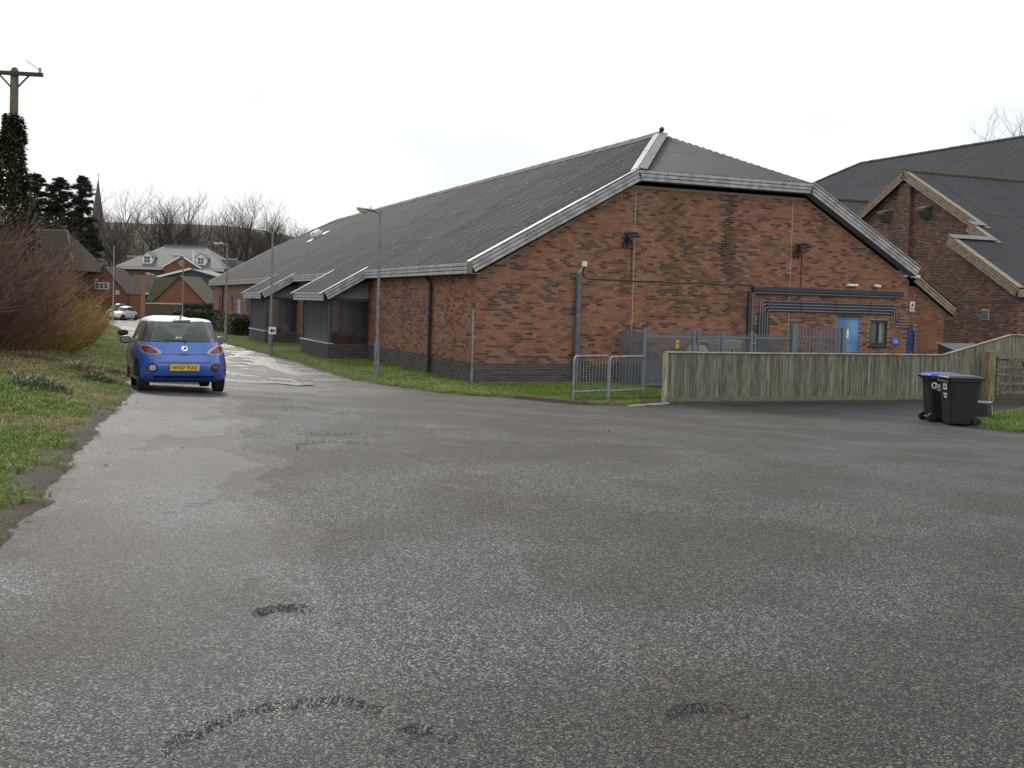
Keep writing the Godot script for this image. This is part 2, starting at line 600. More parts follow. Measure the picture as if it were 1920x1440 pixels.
func smooth_sheet(b: MB, w: int, h: int, keep: Callable) -> void:
	b.n.resize(b.v.size())
	for j in h:
		for i in w:
			var k := j * w + i
			var dx := b.v[j * w + mini(i + 1, w - 1)] - b.v[j * w + maxi(i - 1, 0)]
			var dz := b.v[mini(j + 1, h - 1) * w + i] - b.v[maxi(j - 1, 0) * w + i]
			b.n[k] = dz.cross(dx).normalized()
	for j in h - 1:
		for i in w - 1:
			var k := j * w + i
			if keep.call(k):
				b.ix.append(k); b.ix.append(k + 1); b.ix.append(k + w); b.ix.append(k + 1); b.ix.append(k + w + 1); b.ix.append(k + w)


func puddle(area: Vector4, cut: float, label: String, size: float, m: Material) -> void:
	var b := MB.new()
	var st := 0.06 if area.w - area.y < 8.0 else (0.1 if area.w - area.y < 24.0 else 0.2)
	var nx := int((area.z - area.x) / st)
	var nz := int((area.w - area.y) / st)
	var depth := func(x: float, z: float) -> float:
		var ex := minf(x - area.x, area.z - x) / (area.z - area.x)
		var ez := minf(z - area.y, area.w - z) / (area.w - area.y)
		return noise_b.get_noise_2d(x / size * 3.0 + 17.0, z / size * 1.3) + noise_a.get_noise_2d(x * 2.0, z * 0.9) * 0.22 - cut - 0.35 * smoothstep(0.28, 0.0, minf(ex, ez * 2.0))
	for j in nz:
		for i in nx:
			var q := []
			var some := 0
			for o in [[0, 0], [0, 1], [1, 1], [1, 0]]:
				var x: float = area.x + (i + o[0]) * st
				var z: float = area.y + (j + o[1]) * st
				if depth.call(x, z) > 0.0:
					some += 1
				q.append(Vector3(x, level(x, z) + noise_b.get_noise_2d(x, z) * 0.012 + noise_a.get_noise_2d(x * 1.1 + 3.0, z * 0.8) * 0.004 + 0.005, z))
			if some == 4:
				b.quad(q[0], q[1], q[2], q[3])
			elif some == 3:
				for k in 4:
					if depth.call(q[k].x, q[k].z) <= 0.0:
						b.tri(q[(k + 1) % 4], q[(k + 2) % 4], q[(k + 3) % 4])
	if b.v.size():
		for i in b.v.size():
			b.u[i] = Vector2(b.v[i].x, b.v[i].z) * 0.23
		var o := structure("puddle", b, m, label)
		o.set_meta("kind", "structure")


# ---------- brickwork and sheet roofs
const RED := [Color(0.40, 0.175, 0.096), Color(0.345, 0.143, 0.079), Color(0.29, 0.12, 0.072), Color(0.19, 0.09, 0.063), Color(0.135, 0.07, 0.057), Color(0.10, 0.062, 0.057), Color(0.35, 0.18, 0.115)]
const PLINTH := [Color(0.10, 0.10, 0.105), Color(0.085, 0.08, 0.085), Color(0.12, 0.11, 0.11), Color(0.07, 0.062, 0.065), Color(0.11, 0.085, 0.085)]
const PURPLE := [Color(0.25, 0.115, 0.078), Color(0.18, 0.085, 0.064), Color(0.115, 0.064, 0.054), Color(0.075, 0.05, 0.046), Color(0.31, 0.145, 0.09)]


func brick_mat(key: String, c: Color) -> Material:
	return grained(key, c, 0.88, T.grain, Vector3(4, 4, 4))


func bricks(parent: Node, o: Vector3, ax: Vector3, nrm: Vector3, u0: float, u1: float, y0: float, y1: float, ok: Callable, tone: Callable, palette: Array, key: String, single := 0) -> void:
	# stretcher bond, faces standing 9 mm proud of the mortar
	var list := []
	var r := int(round(y0 / 0.075))
	while r * 0.075 < y1 - 0.02:
		var y := r * 0.075 + 0.0375
		var u := u0 + (0.1125 if r % 2 else 0.0) - 0.1125
		while u < u1 - 0.03:
			var a := maxf(u, u0) + 0.005
			var e := minf(u + 0.225, u1) - 0.005
			if e - a > 0.03 and ok.call((a + e) * 0.5, y):
				list.append([(a + e) * 0.5, y, e - a])
			u += 0.225
		r += 1
	if single > 0:
		var near := func(p: Array, q: Array) -> bool: return (o + ax * p[0] + Vector3.UP * p[1]).distance_squared_to(EYE) * (1.0 if p[2] > 0.2 else 9.0) < (o + ax * q[0] + Vector3.UP * q[1]).distance_squared_to(EYE) * (1.0 if q[2] > 0.2 else 9.0)
		list.sort_custom(near)
	var b := MB.new()
	var sb := MB.new()
	var bs := Basis(ax, Vector3.UP, nrm)
	brick_faces(sb, Vector3.ZERO, 0.2150, Basis())
	var one: ArrayMesh = sb.mesh() if single > 0 else null
	for i in list.size():
		var q: Array = list[i]
		var got: Array = tone.call(q[0], q[1])
		var p: Vector3 = o + ax * q[0] + Vector3.UP * q[1] + nrm * rng.randf_range(-0.0015, 0.0015)
		if i < single:
			put("brick", one, brick_mat("%s_%d" % [key, got[0]], palette[got[0]]), parent, Transform3D(bs, p))
		else:
			b.col = palette[got[0]] * got[1]
			b.col *= rng.randf_range(0.85, 1.15)
			brick_faces(b, p, q[2], bs)
	if b.v.size():
		var rest := part("brickwork", b, grained(key + "_all", Color(1, 1, 1), 0.88, T.grain, Vector3(4, 4, 4), true), parent)
		rest.set_meta("kind", "stuff")


func brick_faces(b: MB, p: Vector3, l: float, bs: Basis) -> void:
	var x := bs.x * l * 0.5
	var y := bs.y * 0.0325
	var z := bs.z * -0.012
	var e := 0.003
	var xi := bs.x * (l * 0.5 - e)
	var yi := bs.y * (0.0325 - e)
	b.quad(p - xi - yi, p + xi - yi, p + xi + yi, p - xi + yi)
	b.quad(p - xi + yi, p + xi + yi, p + x + y + z, p - x + y + z)
	b.quad(p + xi - yi, p - xi - yi, p - x - y + z, p + x - y + z)
	b.quad(p - xi - yi, p - xi + yi, p - x + y + z, p - x - y + z)
	b.quad(p + xi + yi, p + xi - yi, p + x - y + z, p + x + y + z)


func sheets(parent: Node, called: String, o: Vector3, a: Vector3, up: Vector3, width: float, length: float, rows: int, m: Array, lo: Callable, hi: Callable, fine := 8) -> void:
	# overlapping corrugated sheets; a runs across, up up the slope, o the lower corner
	var nrm := up.cross(a).normalized()
	if nrm.y < 0:
		nrm = -nrm
	var bs := Basis(a, nrm, a.cross(nrm))
	var cols := int(ceil(width / 1.022))
	var step := length / rows
	var whole: ArrayMesh = null
	for j in cols:
		for r in rows:
			var a0 := j * 1.022
			var b0 := r * step
			var l0: float = lo.call(a0 + 0.01)
			var l1: float = lo.call(a0 + 1.012)
			var h0: float = hi.call(a0 + 0.01)
			var h1: float = hi.call(a0 + 1.012)
			if maxf(h0, h1) <= b0 + 0.02 or minf(l0, l1) >= b0 + step - 0.02:
				continue
			var tilt := Transform3D(bs, o + a * (a0 + rng.randf_range(-0.006, 0.006)) + up * (b0 + rng.randf_range(-0.012, 0.012)) + nrm * rng.randf_range(0.0, 0.004))
			var mm: Material = m[rng.randi() % m.size()]
			if maxf(l0, l1) <= b0 + 0.001 and minf(h0, h1) >= b0 + step - 0.001 and a0 + 1.022 < width + 0.03:
				if whole == null:
					whole = sheet_mesh(0.0, 1.05, func(_x: float) -> float: return 0.0, func(_x: float) -> float: return step + 0.12, fine)
				put(called, whole, mm, parent, tilt)
			else:
				var w := minf(1.05, width - a0)
				if w < 0.06:
					continue
				var q := sheet_mesh(0.0, w, func(x: float) -> float: return clampf(lo.call(a0 + x) - b0, 0.0, step), func(x: float) -> float: return clampf(hi.call(a0 + x) - b0, 0.0, step + 0.12), fine)
				put(called, q, mm, parent, tilt)


func sheet_mesh(x0: float, x1: float, lo: Callable, hi: Callable, fine: int) -> ArrayMesh:
	var b := MB.new()
	var n := int(ceil((x1 - x0) / 0.146 * fine))
	var low := []
	var high := []
	for i in n + 1:
		var x := lerpf(x0, x1, float(i) / n)
		var y := 0.026 * cos(TAU * x / 0.146)
		var l: float = lo.call(x)
		var h: float = maxf(hi.call(x), l)
		low.append(Vector3(x, y + 0.008, -l))
		high.append(Vector3(x, y, -h))
	b.grid([high, low])
	var under := []
	for p in low:
		under.append(p + Vector3(0, -0.007, 0))
	b.grid([low, under])
	return b.mesh()


func clad(parent: Node, called: String, a: Vector3, e: Vector3, out: Vector3, h: float, m: Material, back: Material, piece := 4.0) -> void:
	# a fascia of three planks with dark grooves between, from a to e along its top edge
	var d := (e - a).normalized()
	var down := out.cross(d).normalized()
	if down.y > 0:
		down = -down
	var n := maxi(1, int(round(a.distance_to(e) / piece)))
	var bs := Basis(d, -down, d.cross(-down))
	for k in 3:
		for i in n:
			var p := a.lerp(e, float(i) / n)
			var q := a.lerp(e, float(i + 1) / n)
			var b := MB.new()
			b.bbox((p + q) * 0.5 + down * h * (k + 0.5) / 3.0 + out * 0.02, Vector3(p.distance_to(q) - 0.005, h / 3.0 - 0.02, 0.04), 0.006, bs)
			part(called, b, m, parent)
	var g := MB.new()
	g.box((a + e) * 0.5 + down * h * 0.5 - out * 0.008, Vector3(a.distance_to(e) - 0.01, h - 0.01, 0.03), bs)
	part("fascia_backing", g, back, parent)


func build_hall() -> void:
	var hall := thing("sports_hall", "long red brick sports hall with dark corrugated roof and grey plank fascia", "building")
	var mortar := grained("mortar", Color(0.33, 0.285, 0.24), 0.95, T.grain, Vector3(3, 3, 3))
	var grey_plank := grained("grey_plank", Color(0.43, 0.42, 0.44), 0.5, T.blotch, Vector3(0.3, 0.3, 0.3))
	var groove := mat("groove", Color(0.045, 0.045, 0.05), 0.9)
	var trim := grained("verge_metal", Color(0.50, 0.50, 0.51), 0.4, T.blotch, Vector3(0.4, 0.4, 0.4), false, 0.35)
	var roofs := []
	for i in 8:
		roofs.append(mat("roof_sheet_%d" % i, Color(0.076, 0.075, 0.08) * [1.0, 0.8, 1.15, 0.9, 0.72, 1.05, 0.86, 1.25][i], 0.7, 0.0, {"albedo_texture": T.lichen, "uv1_triplanar": true, "uv1_scale": Vector3(1.6, 1.0, 0.22), "uv1_offset": Vector3(i * 0.37, i * 0.17, i * 0.29)}))
	var L := 60.5
	var rake := func(x: float) -> float: return minf(minf(3.15 + x * 0.573, 6.0), 3.15 + (16.2 - x) * 0.573)

	# gable wall towards the forecourt
	var b := MB.new()
	var thick := Vector3(0, 0, -0.28)
	var zf := Vector3(0, 0, -0.009)
	b.prism(PackedVector2Array([Vector2(0.009, -0.3), Vector2(12.67, -0.3), Vector2(12.67, 2.18), Vector2(13.67, 2.18), Vector2(13.67, -0.3), Vector2(13.9, -0.3), Vector2(13.9, rake.call(13.9)), Vector2(11.22, 6.0), Vector2(5.0, 6.0), Vector2(0.009, 3.15)]), zf, Vector3.RIGHT, Vector3.UP, thick)
	for r in [[13.9, 14.03, 1.28, 2.12], [14.77, 15.6, 1.28, 2.12], [13.9, 15.6, -0.3, 1.28]]:
		b.span(Vector3(r[0], r[2], -0.009), Vector3(r[1], r[3], -0.289))
	b.prism(PackedVector2Array([Vector2(13.9, 2.12), Vector2(15.6, 2.12), Vector2(15.6, rake.call(15.6)), Vector2(13.9, rake.call(13.9))]), zf, Vector3.RIGHT, Vector3.UP, thick)
	var front := part("wall", b, mortar, hall)
	front.set_meta("label", "gable wall of mottled red brick facing the forecourt")
	var holes_in := func(u: float, y: float) -> bool: return (u > 12.62 and u < 13.72 and y < 2.42) or (u > 14.0 and u < 14.8 and y > 1.22 and y < 2.16)
	var red := func(u: float, y: float) -> Array:
		var dark := 0.32 + noise_a.get_noise_2d(u * 1.0, y * 2.4) * 0.5 + noise_a.get_noise_2d(u * 0.22 + 7.0, y * 0.3) * 0.35
		var k := 0
		if rng.randf() < dark:
			k = [3, 4, 4, 5, 3, 2][rng.randi() % 6]
		else:
			k = [0, 0, 1, 1, 2, 6][rng.randi() % 6]
		var t := Color(1, 1, 1)
		# green and black water stains with ragged edges
		var ragged := noise_a.get_noise_2d(u * 2.3 + 5.0, y * 1.1)
		if absf(u - 8.4 + ragged * 0.3) < 0.2 and y > 3.3 + ragged:
			t = Color(0.36, 0.40, 0.30)
		elif absf(u - 6.9 + ragged * 2.0) < 0.75 and y > 2.0 and ragged > -0.2:
			t = Color(0.72, 0.80, 0.55)
		elif absf(u - 9.0 + ragged * 1.4) < 0.4 and y < 3.4 and y > 1.4:
			t = Color(0.75, 0.74, 0.62)
		return [k, t]
	bricks(front, Vector3(0, 0, 0), Vector3.RIGHT, Vector3.BACK, 0.0, 15.6, 0.6, 6.0, func(u: float, y: float) -> bool: return y < rake.call(u) - 0.05 and not holes_in.call(u, y), red, RED, "red_brick", 200)
	var grey_tone := func(_u: float, _y: float) -> Array: return [rng.randi() % PLINTH.size(), Color(1, 1, 1)]
	bricks(front, Vector3(0, 0, 0), Vector3.RIGHT, Vector3.BACK, 0.0, 15.6, -0.15, 0.6, func(u: float, y: float) -> bool: return not holes_in.call(u, y), grey_tone, PLINTH, "grey_brick", 40)
	for x in [5.05, 10.75]:
		b = MB.new()
		b.box(Vector3(x, 2.85, 0.0), Vector3(0.022, 6.1, 0.008))
		part("movement_joint", b, mat("mastic", Color(0.42, 0.36, 0.28), 0.8), front)

	# long wall along the lane
	b = MB.new()
	b.span(Vector3(0.009, -0.3, -0.2), Vector3(0.289, 3.15, -L))
	var side := part("wall", b, mortar, hall)
	side.set_meta("label", "long low side wall along the lane")
	var paler := func(u: float, y: float) -> Array:
		var got: Array = red.call(u + 31.0, y)
		got[1] = Color(1.0, 0.96, 0.92)
		if u > L - 3.4 and y > 1.2 + noise_a.get_noise_2d(u * 1.5, y * 1.5) and noise_a.get_noise_2d(u * 3.0, y * 3.0) > -0.15:
			got[1] = Color(1.15, 1.1, 1.15)
		return got
	bricks(side, Vector3(0, 0, -L), Vector3.BACK, Vector3.LEFT, 0.0, L, 0.6, 3.15, func(_u: float, _y: float) -> bool: return true, paler, RED, "red_brick", 50)
	bricks(side, Vector3(0, 0, -L), Vector3.BACK, Vector3.LEFT, 0.0, L, -0.15, 0.6, func(_u: float, _y: float) -> bool: return true, grey_tone, PLINTH, "grey_brick", 10)
	# the two walls out of sight
	b = MB.new()
	b.span(Vector3(15.32, -0.3, -0.3), Vector3(15.6, 3.5, -L))
	part("wall", b, mortar, hall)
	b = MB.new()
	b.prism(PackedVector2Array([Vector2(0, -0.3), Vector2(15.6, -0.3), Vector2(15.6, 3.4), Vector2(11.22, 6.0), Vector2(5.0, 6.0), Vector2(0, 3.15)]), Vector3(0, 0, -L), Vector3.RIGHT, Vector3.UP, Vector3(0, 0, -0.28))
	part("wall", b, grained("red_wall_far", Color(0.25, 0.11, 0.075), 0.9, T.far_brick, Vector3(2, 2, 2)), hall)

	# roof: long slope to the lane, its twin, half hips at both ends
	var c30 := cos(deg_to_rad(30.0))
	var s30 := 0.5
	var eave := Vector3(-0.32, 3.44, 0)
	var len_up := 8.42 / c30
	var up := Vector3(c30, s30, 0)
	var zero := func(_x: float) -> float: return 0.0
	var near_end := 0.32
	var hip_back := 4.0
	var far_end := -L - 0.32
	var hip := func(a: float) -> float:
		# a runs towards the viewer from the far end
		var z := far_end + a
		if z > -hip_back:
			return minf(len_up, (5.25 + (near_end - z) / (near_end + hip_back) * 3.17) / c30)
		if z < -53.0:
			return minf(len_up, (5.25 + (z - far_end) / (-53.0 - far_end) * 3.17) / c30)
		return len_up
	sheets(hall, "roof_sheet", Vector3(eave.x, eave.y, far_end), Vector3.BACK, up, near_end - far_end, len_up, 4, roofs, zero, hip)
	b = MB.new()
	b.quad(Vector3(15.8, 3.85, near_end), Vector3(15.8, 3.85, far_end), Vector3(11.27, 6.44, far_end), Vector3(11.27, 6.44, near_end))
	b.quad(Vector3(11.27, 6.44, near_end), Vector3(11.27, 6.44, far_end), Vector3(8.1, 8.3, -53), Vector3(8.1, 8.3, -hip_back))
	part("roof_slope", b, roofs[1], hall)
	# the front half hip
	var hl := Vector2(hip_back + near_end, 8.3 - 6.4).length()
	var hup := Vector3(0, (8.3 - 6.4) / hl, -(hip_back + near_end) / hl)
	sheets(hall, "roof_sheet", Vector3(4.93, 6.42, near_end), Vector3.RIGHT, hup, 6.34, hl, 2, [mat("hip_sheet", Color(0.10, 0.10, 0.108), 0.55, 0.0, {"albedo_texture": T.lichen, "uv1_triplanar": true, "uv1_world_triplanar": true, "uv1_scale": Vector3(1.2, 1.2, 1.2)})], zero, func(a: float) -> float: return hl * (1.0 - absf(a - 3.17) / 3.17))
	b = MB.new()
	b.tri(Vector3(11.27, 6.42, far_end), Vector3(4.93, 6.42, far_end), Vector3(8.1, 8.3, -53))
	part("roof_slope", b, roofs[0], hall)
	# a closed deck under the sheets
	b = MB.new()
	var dk := -0.06
	b.quad(Vector3(-0.3, 3.44 + dk, far_end), Vector3(-0.3, 3.44 + dk, near_end), Vector3(4.93, 6.44 + dk, near_end), Vector3(4.93, 6.44 + dk, far_end))
	b.quad(Vector3(4.93, 6.44 + dk, far_end), Vector3(4.93, 6.44 + dk, near_end), Vector3(8.1, 8.3 + dk, -hip_back), Vector3(8.1, 8.3 + dk, -53))
	b.tri(Vector3(4.93, 6.42 + dk, near_end), Vector3(11.27, 6.42 + dk, near_end), Vector3(8.1, 8.3 + dk, -hip_back))
	part("roof_deck", b, groove, hall)
	# ridge caps, finial, hip flashing
	var cap := MB.new()
	var prof := [Vector3(-0.3, -0.15, 0), Vector3(-0.12, -0.02, 0), Vector3(-0.06, 0.06, 0), Vector3(0, 0.09, 0), Vector3(0.06, 0.06, 0), Vector3(0.12, -0.02, 0), Vector3(0.3, -0.15, 0)]
	var r1 := []
	var r2 := []
	for p in prof:
		r1.append(p)
		r2.append(p + Vector3(0, -0.012, -1.04))
	cap.grid([r1, r2])
	cap.grid([r1, prof.map(func(p: Vector3) -> Vector3: return p + Vector3(0, -0.02, 0))])
	var cap_mesh := cap.mesh()
	for i in 49:
		put("ridge_cap", cap_mesh, mat("ridge_cap_%d" % (i % 3), Color(0.06, 0.06, 0.063) * (0.8 + 0.2 * (i % 3)), 0.8), hall, Transform3D(Basis(), Vector3(8.1 + rng.randf_range(-0.01, 0.01), 8.34 + rng.randf_range(-0.006, 0.006), -hip_back - i)))
	var ball := SphereMesh.new()
	ball.radius = 0.09
	ball.height = 0.18
	put("finial", ball, mat("finial_black", Color(0.02, 0.02, 0.024), 0.35), hall, Transform3D(Basis(), Vector3(8.1, 8.47, -hip_back + 0.05)))
	var h0 := Vector3(4.93, 6.46, near_end)
	var h1 := Vector3(8.1, 8.36, -hip_back)
	var along := (h1 - h0).normalized()
	var ln := Vector3(-s30, c30, 0)
	b = MB.new()
	b.box((h0 + h1) * 0.5 + along.cross(ln) * -0.13 + ln * 0.03, Vector3(0.25, 0.012, h0.distance_to(h1)), Basis(ln.cross(-along).normalized(), ln, -along))
	part("hip_flashing", b, mat("hip_metal", Color(0.17, 0.175, 0.19), 0.45), hall)
	var fn := Vector3(0, 4.32, 1.9).normalized()
	b = MB.new()
	b.box((h0 + h1) * 0.5 + along.cross(fn) * 0.13 + fn * 0.04, Vector3(0.26, 0.012, h0.distance_to(h1)), Basis(fn.cross(-along).normalized(), fn, -along))
	part("hip_flashing", b, mat("hip_metal"), hall)

	# fascias and verge trims
	var fh := 0.33
	var zf2 := near_end
	var corner := Vector3(-0.33, 3.46, zf2)
	var knee := Vector3(4.93, 6.43, zf2)
	var knee2 := Vector3(11.27, 6.43, zf2)
	var foot := Vector3(15.75, 3.9, zf2)
	clad(hall, "fascia_plank", corner, knee, Vector3.BACK, fh, grey_plank, groove, 3.0)
	clad(hall, "fascia_plank", knee, knee2, Vector3.BACK, fh, grey_plank, groove, 3.2)
	clad(hall, "fascia_plank", knee2, foot, Vector3.BACK, fh, grey_plank, groove, 2.6)
	for e in [[corner, knee], [knee2, foot]]:
		b = MB.new()
		var d: Vector3 = (e[1] - e[0]).normalized()
		b.bbox((e[0] + e[1]) * 0.5 + Vector3(0, 0.03, -0.06), Vector3(e[0].distance_to(e[1]) + 0.06, 0.035, 0.24), 0.01, Basis(d, d.cross(Vector3.FORWARD), Vector3.BACK))
		part("verge_trim", b, trim, hall)
	# boxed soffit under the gable verge
	for e in [[corner, knee], [knee, knee2], [knee2, foot]]:
		b = MB.new()
		var d: Vector3 = (e[1] - e[0]).normalized()
		var dn := Vector3.BACK.cross(d)
		if dn.y > 0:
			dn = -dn
		b.box((e[0] + e[1]) * 0.5 + dn * (fh - 0.02) + Vector3(0, 0, -0.17), Vector3(e[0].distance_to(e[1]) - 0.02, 0.02, 0.31), Basis(d, dn, d.cross(dn)))
		part("soffit", b, mat("soffit", Color(0.25, 0.24, 0.24), 0.7), hall)
	# the eaves along the lane, broken by the two porches
	var bays := [[-11.4, -17.2], [-25.8, -31.5]]
	for e in [[near_end, -11.4], [-17.2, -25.8], [-31.5, far_end]]:
		clad(hall, "fascia_plank", Vector3(-0.34, 3.46, e[0]), Vector3(-0.34, 3.46, e[1]), Vector3.LEFT, fh, grey_plank, groove, 3.6)
		b = MB.new()
		b.span(Vector3(-0.33, 3.14, e[0] - 0.02), Vector3(0.0, 3.16, e[1] + 0.02))
		part("soffit", b, mat("soffit"), hall)
	b = MB.new()
	b.bbox(Vector3(-0.33, 3.3, near_end), Vector3(0.14, 0.36, 0.14), 0.02)
	part("fascia_corner", b, grained("mossy_corner", Color(0.24, 0.23, 0.2), 0.7, T.wood, Vector3(3, 3, 3)), hall)
	# far verge trim
	b = MB.new()
	b.bar(Vector3(-0.33, 3.5, far_end), Vector3(4.93, 6.5, far_end), 0.2, 0.05)
	b.bar(Vector3(4.93, 6.5, far_end), Vector3(8.1, 8.36, -53), 0.2, 0.05)
	part("verge_trim", b, trim, hall)
	clad(hall, "fascia_plank", Vector3(-0.33, 3.46, far_end), Vector3(4.93, 6.43, far_end), Vector3.FORWARD, fh, grey_plank, groove, 6.0)
	for e in bays:
		porch(hall, e[0], e[1], roofs, grey_plank, groove, trim, mortar)

	# lichen and moss cushions on the old sheets
	var lx := []
	var lc := []
	for i in 1100:
		var u := rng.randf() * len_up
		if rng.randf() < 0.22:
			u = (rng.randi() % 4) * len_up / 4.0 + rng.randf_range(-0.05, 0.12)
		var z := -rng.randf() * rng.randf() * 58.0 + 0.1
		if u > hip.call(z - far_end) - 0.1 or u < 0.05:
			continue
		var s := rng.randf_range(0.2, 0.6) * (1.0 if rng.randf() < 0.9 else 1.8)
		lx.append(Transform3D(Basis(Vector3.BACK, ln, Vector3.BACK.cross(ln)).rotated(ln, rng.randf() * TAU).scaled(Vector3(s, s, s)), Vector3(eave.x, eave.y, z) + up * u + ln * 0.03))
		lc.append(Color(0.34, 0.33, 0.29) if rng.randf() < 0.55 else Color(0.13, 0.125, 0.06).lerp(Color(0.07, 0.075, 0.04), rng.randf()))
	var pad := MB.new()
	for k in 6:
		pad.tri(Vector3.UP * 0.02, Vector3(cos(k * TAU / 6), 0, -sin(k * TAU / 6)) * 0.05, Vector3(cos((k + 1) * TAU / 6), 0, -sin((k + 1) * TAU / 6)) * 0.05)
	stuff("lichen", pad.mesh(), mat("lichen_pad", Color(1, 1, 1), 0.95, 0.0, {"vertex_color_use_as_albedo": true}), hall, lx, lc)

	# roof vent with its flashing
	var vent := MB.new()
	var vp := Vector3(5.0, 6.52, -45.0)
	var vb := Basis(Vector3.BACK, ln, Vector3.BACK.cross(ln))
	vent.bbox(vp + ln * 0.28, Vector3(1.0, 0.42, 0.75), 0.12, vb)
	var vo := part("roof_vent", vent, mat("vent_white", Color(0.66, 0.67, 0.68), 0.5), hall)
	vent = MB.new()
	vent.box(vp + ln * 0.05, Vector3(1.3, 0.02, 1.6), vb)
	part("flashing", vent, mat("lead", Color(0.45, 0.46, 0.48), 0.4, 0.5), vo)

	# gable door, its soldier-brick lintel, and the window
	door(hall, Vector3(13.17, 0.03, -0.07), 0.98, 2.14, Color(0.15, 0.31, 0.60), true)
	for i in 13:
		b = MB.new()
		b.bbox(Vector3(12.625 + 0.0375 + i * 0.085, 2.295, -0.006), Vector3(0.075, 0.215, 0.02), 0.003)
		part("lintel_brick", b, brick_mat("grey_brick_%d" % (i % 5), PLINTH[i % 5]), front)
	var wf := MB.new()
	for r in [[14.03, 14.09, 1.28, 2.12], [14.71, 14.77, 1.28, 2.12], [14.09, 14.71, 2.05, 2.12], [14.09, 14.71, 1.28, 1.36], [14.37, 14.44, 1.36, 2.05]]:
		wf.span(Vector3(r[0], r[2], -0.03), Vector3(r[1], r[3], -0.10))
	var win := part("window", wf, mat("brown_frame", Color(0.03, 0.024, 0.022), 0.5), hall)
	for r in [[14.09, 14.37], [14.44, 14.71]]:
		b = MB.new()
		b.span(Vector3(r[0], 1.36, -0.075), Vector3(r[1], 2.05, -0.082))
		part("pane", b, glass(), win)
	b = MB.new()
	b.bbox(Vector3(14.4, 1.25, 0.02), Vector3(0.86, 0.05, 0.12), 0.01)
	part("sill", b, mat("brown_frame"), win)
	b = MB.new()
	b.span(Vector3(14.5, 1.36, -0.2), Vector3(14.68, 2.05, -0.21))
	part("curtain", b, mat("curtain", Color(0.5, 0.52, 0.5), 0.9), win)
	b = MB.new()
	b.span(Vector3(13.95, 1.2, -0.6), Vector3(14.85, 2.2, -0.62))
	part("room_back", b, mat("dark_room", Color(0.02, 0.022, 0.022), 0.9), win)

	# far windows and the narrow blue door on the lane side
	for zc in [-42.5, -50.0, -56.7]:
		b = MB.new()
		b.span(Vector3(-0.03, 1.35, zc - 0.6), Vector3(0.02, 2.4, zc + 0.6))
		var f := part("window", b, mat("brown_frame"), hall)
		b = MB.new()
		b.span(Vector3(-0.04, 1.42, zc - 0.53), Vector3(-0.032, 2.33, zc + 0.53))
		part("pane", b, mat("far_pane", Color(0.10, 0.13, 0.14), 0.12), f)
	b = MB.new()
	b.bbox(Vector3(-0.03, 1.06, -46.1), Vector3(0.08, 2.12, 1.0), 0.01)
	var fd := part("door", b, mat("pale_blue_door", Color(0.28, 0.38, 0.56), 0.45), hall)
	b = MB.new()
	b.bbox(Vector3(-0.09, 1.05, -45.75), Vector3(0.05, 0.14, 0.05), 0.01)
	part("handle", b, mat("steel", Color(0.45, 0.46, 0.48), 0.35, 0.7), fd)

	# rainwater pipes down the lane wall
	for z in [-4.0, -22.0, -54.5]:
		b = MB.new()
		b.tube([Vector3(-0.32, 3.2, z), Vector3(-0.12, 3.0, z), Vector3(-0.08, 2.9, z), Vector3(-0.08, 0.0, z)], [0.055], 10)
		var pipe := part("downpipe", b, mat("black_pipe", Color(0.016, 0.017, 0.02), 0.45), hall)
		for y in [2.75, 1.75, 0.55]:
			b = MB.new()
			b.tube([Vector3(-0.08, y - 0.03, z), Vector3(-0.08, y + 0.03, z)], [0.068], 10)
			b.box(Vector3(-0.03, y, z), Vector3(0.05, 0.05, 0.2))
			part("clip", b, mat("black_pipe"), pipe)


func glass() -> StandardMaterial3D:
	return mat("glass", Color(0.75, 0.82, 0.8), 0.04, 0.0, {"transparency": BaseMaterial3D.TRANSPARENCY_ALPHA, "albedo_color": Color(0.75, 0.82, 0.8, 0.12)})


func door(parent: Node, at: Vector3, w: float, h: float, c: Color, notice: bool) -> void:
	var b := MB.new()
	b.bbox(at + Vector3(0, h * 0.5, 0), Vector3(w - 0.1, h - 0.06, 0.045), 0.008)
	var d := part("door", b, grained("door_%s" % c.to_html(), c, 0.4, T.blotch, Vector3(0.15, 0.15, 0.15)), parent)
	b = MB.new()
	for s in [-1.0, 1.0]:
		b.box(at + Vector3(s * (w * 0.5 - 0.025), h * 0.5, 0.01), Vector3(0.05, h, 0.09))
	b.box(at + Vector3(0, h - 0.015, 0.012), Vector3(w - 0.1, 0.03, 0.09))
	part("frame", b, grained("door_%s" % c.to_html(), c, 0.4, T.blotch, Vector3(0.15, 0.15, 0.15)), d)
	b = MB.new()
	b.tube([at + Vector3(w * 0.38, 1.0, 0.03), at + Vector3(w * 0.38, 1.0, 0.07), at + Vector3(w * 0.26, 1.0, 0.07)], [0.012], 8)
	part("handle", b, mat("steel", Color(0.45, 0.46, 0.48), 0.35, 0.7), d)
	if notice:
		b = MB.new()
		b.box(at + Vector3(-0.08, 1.62, 0.026), Vector3(0.2, 0.29, 0.004))
		part("notice", b, mat("paper", Color(0.8, 0.8, 0.8), 0.8), d)


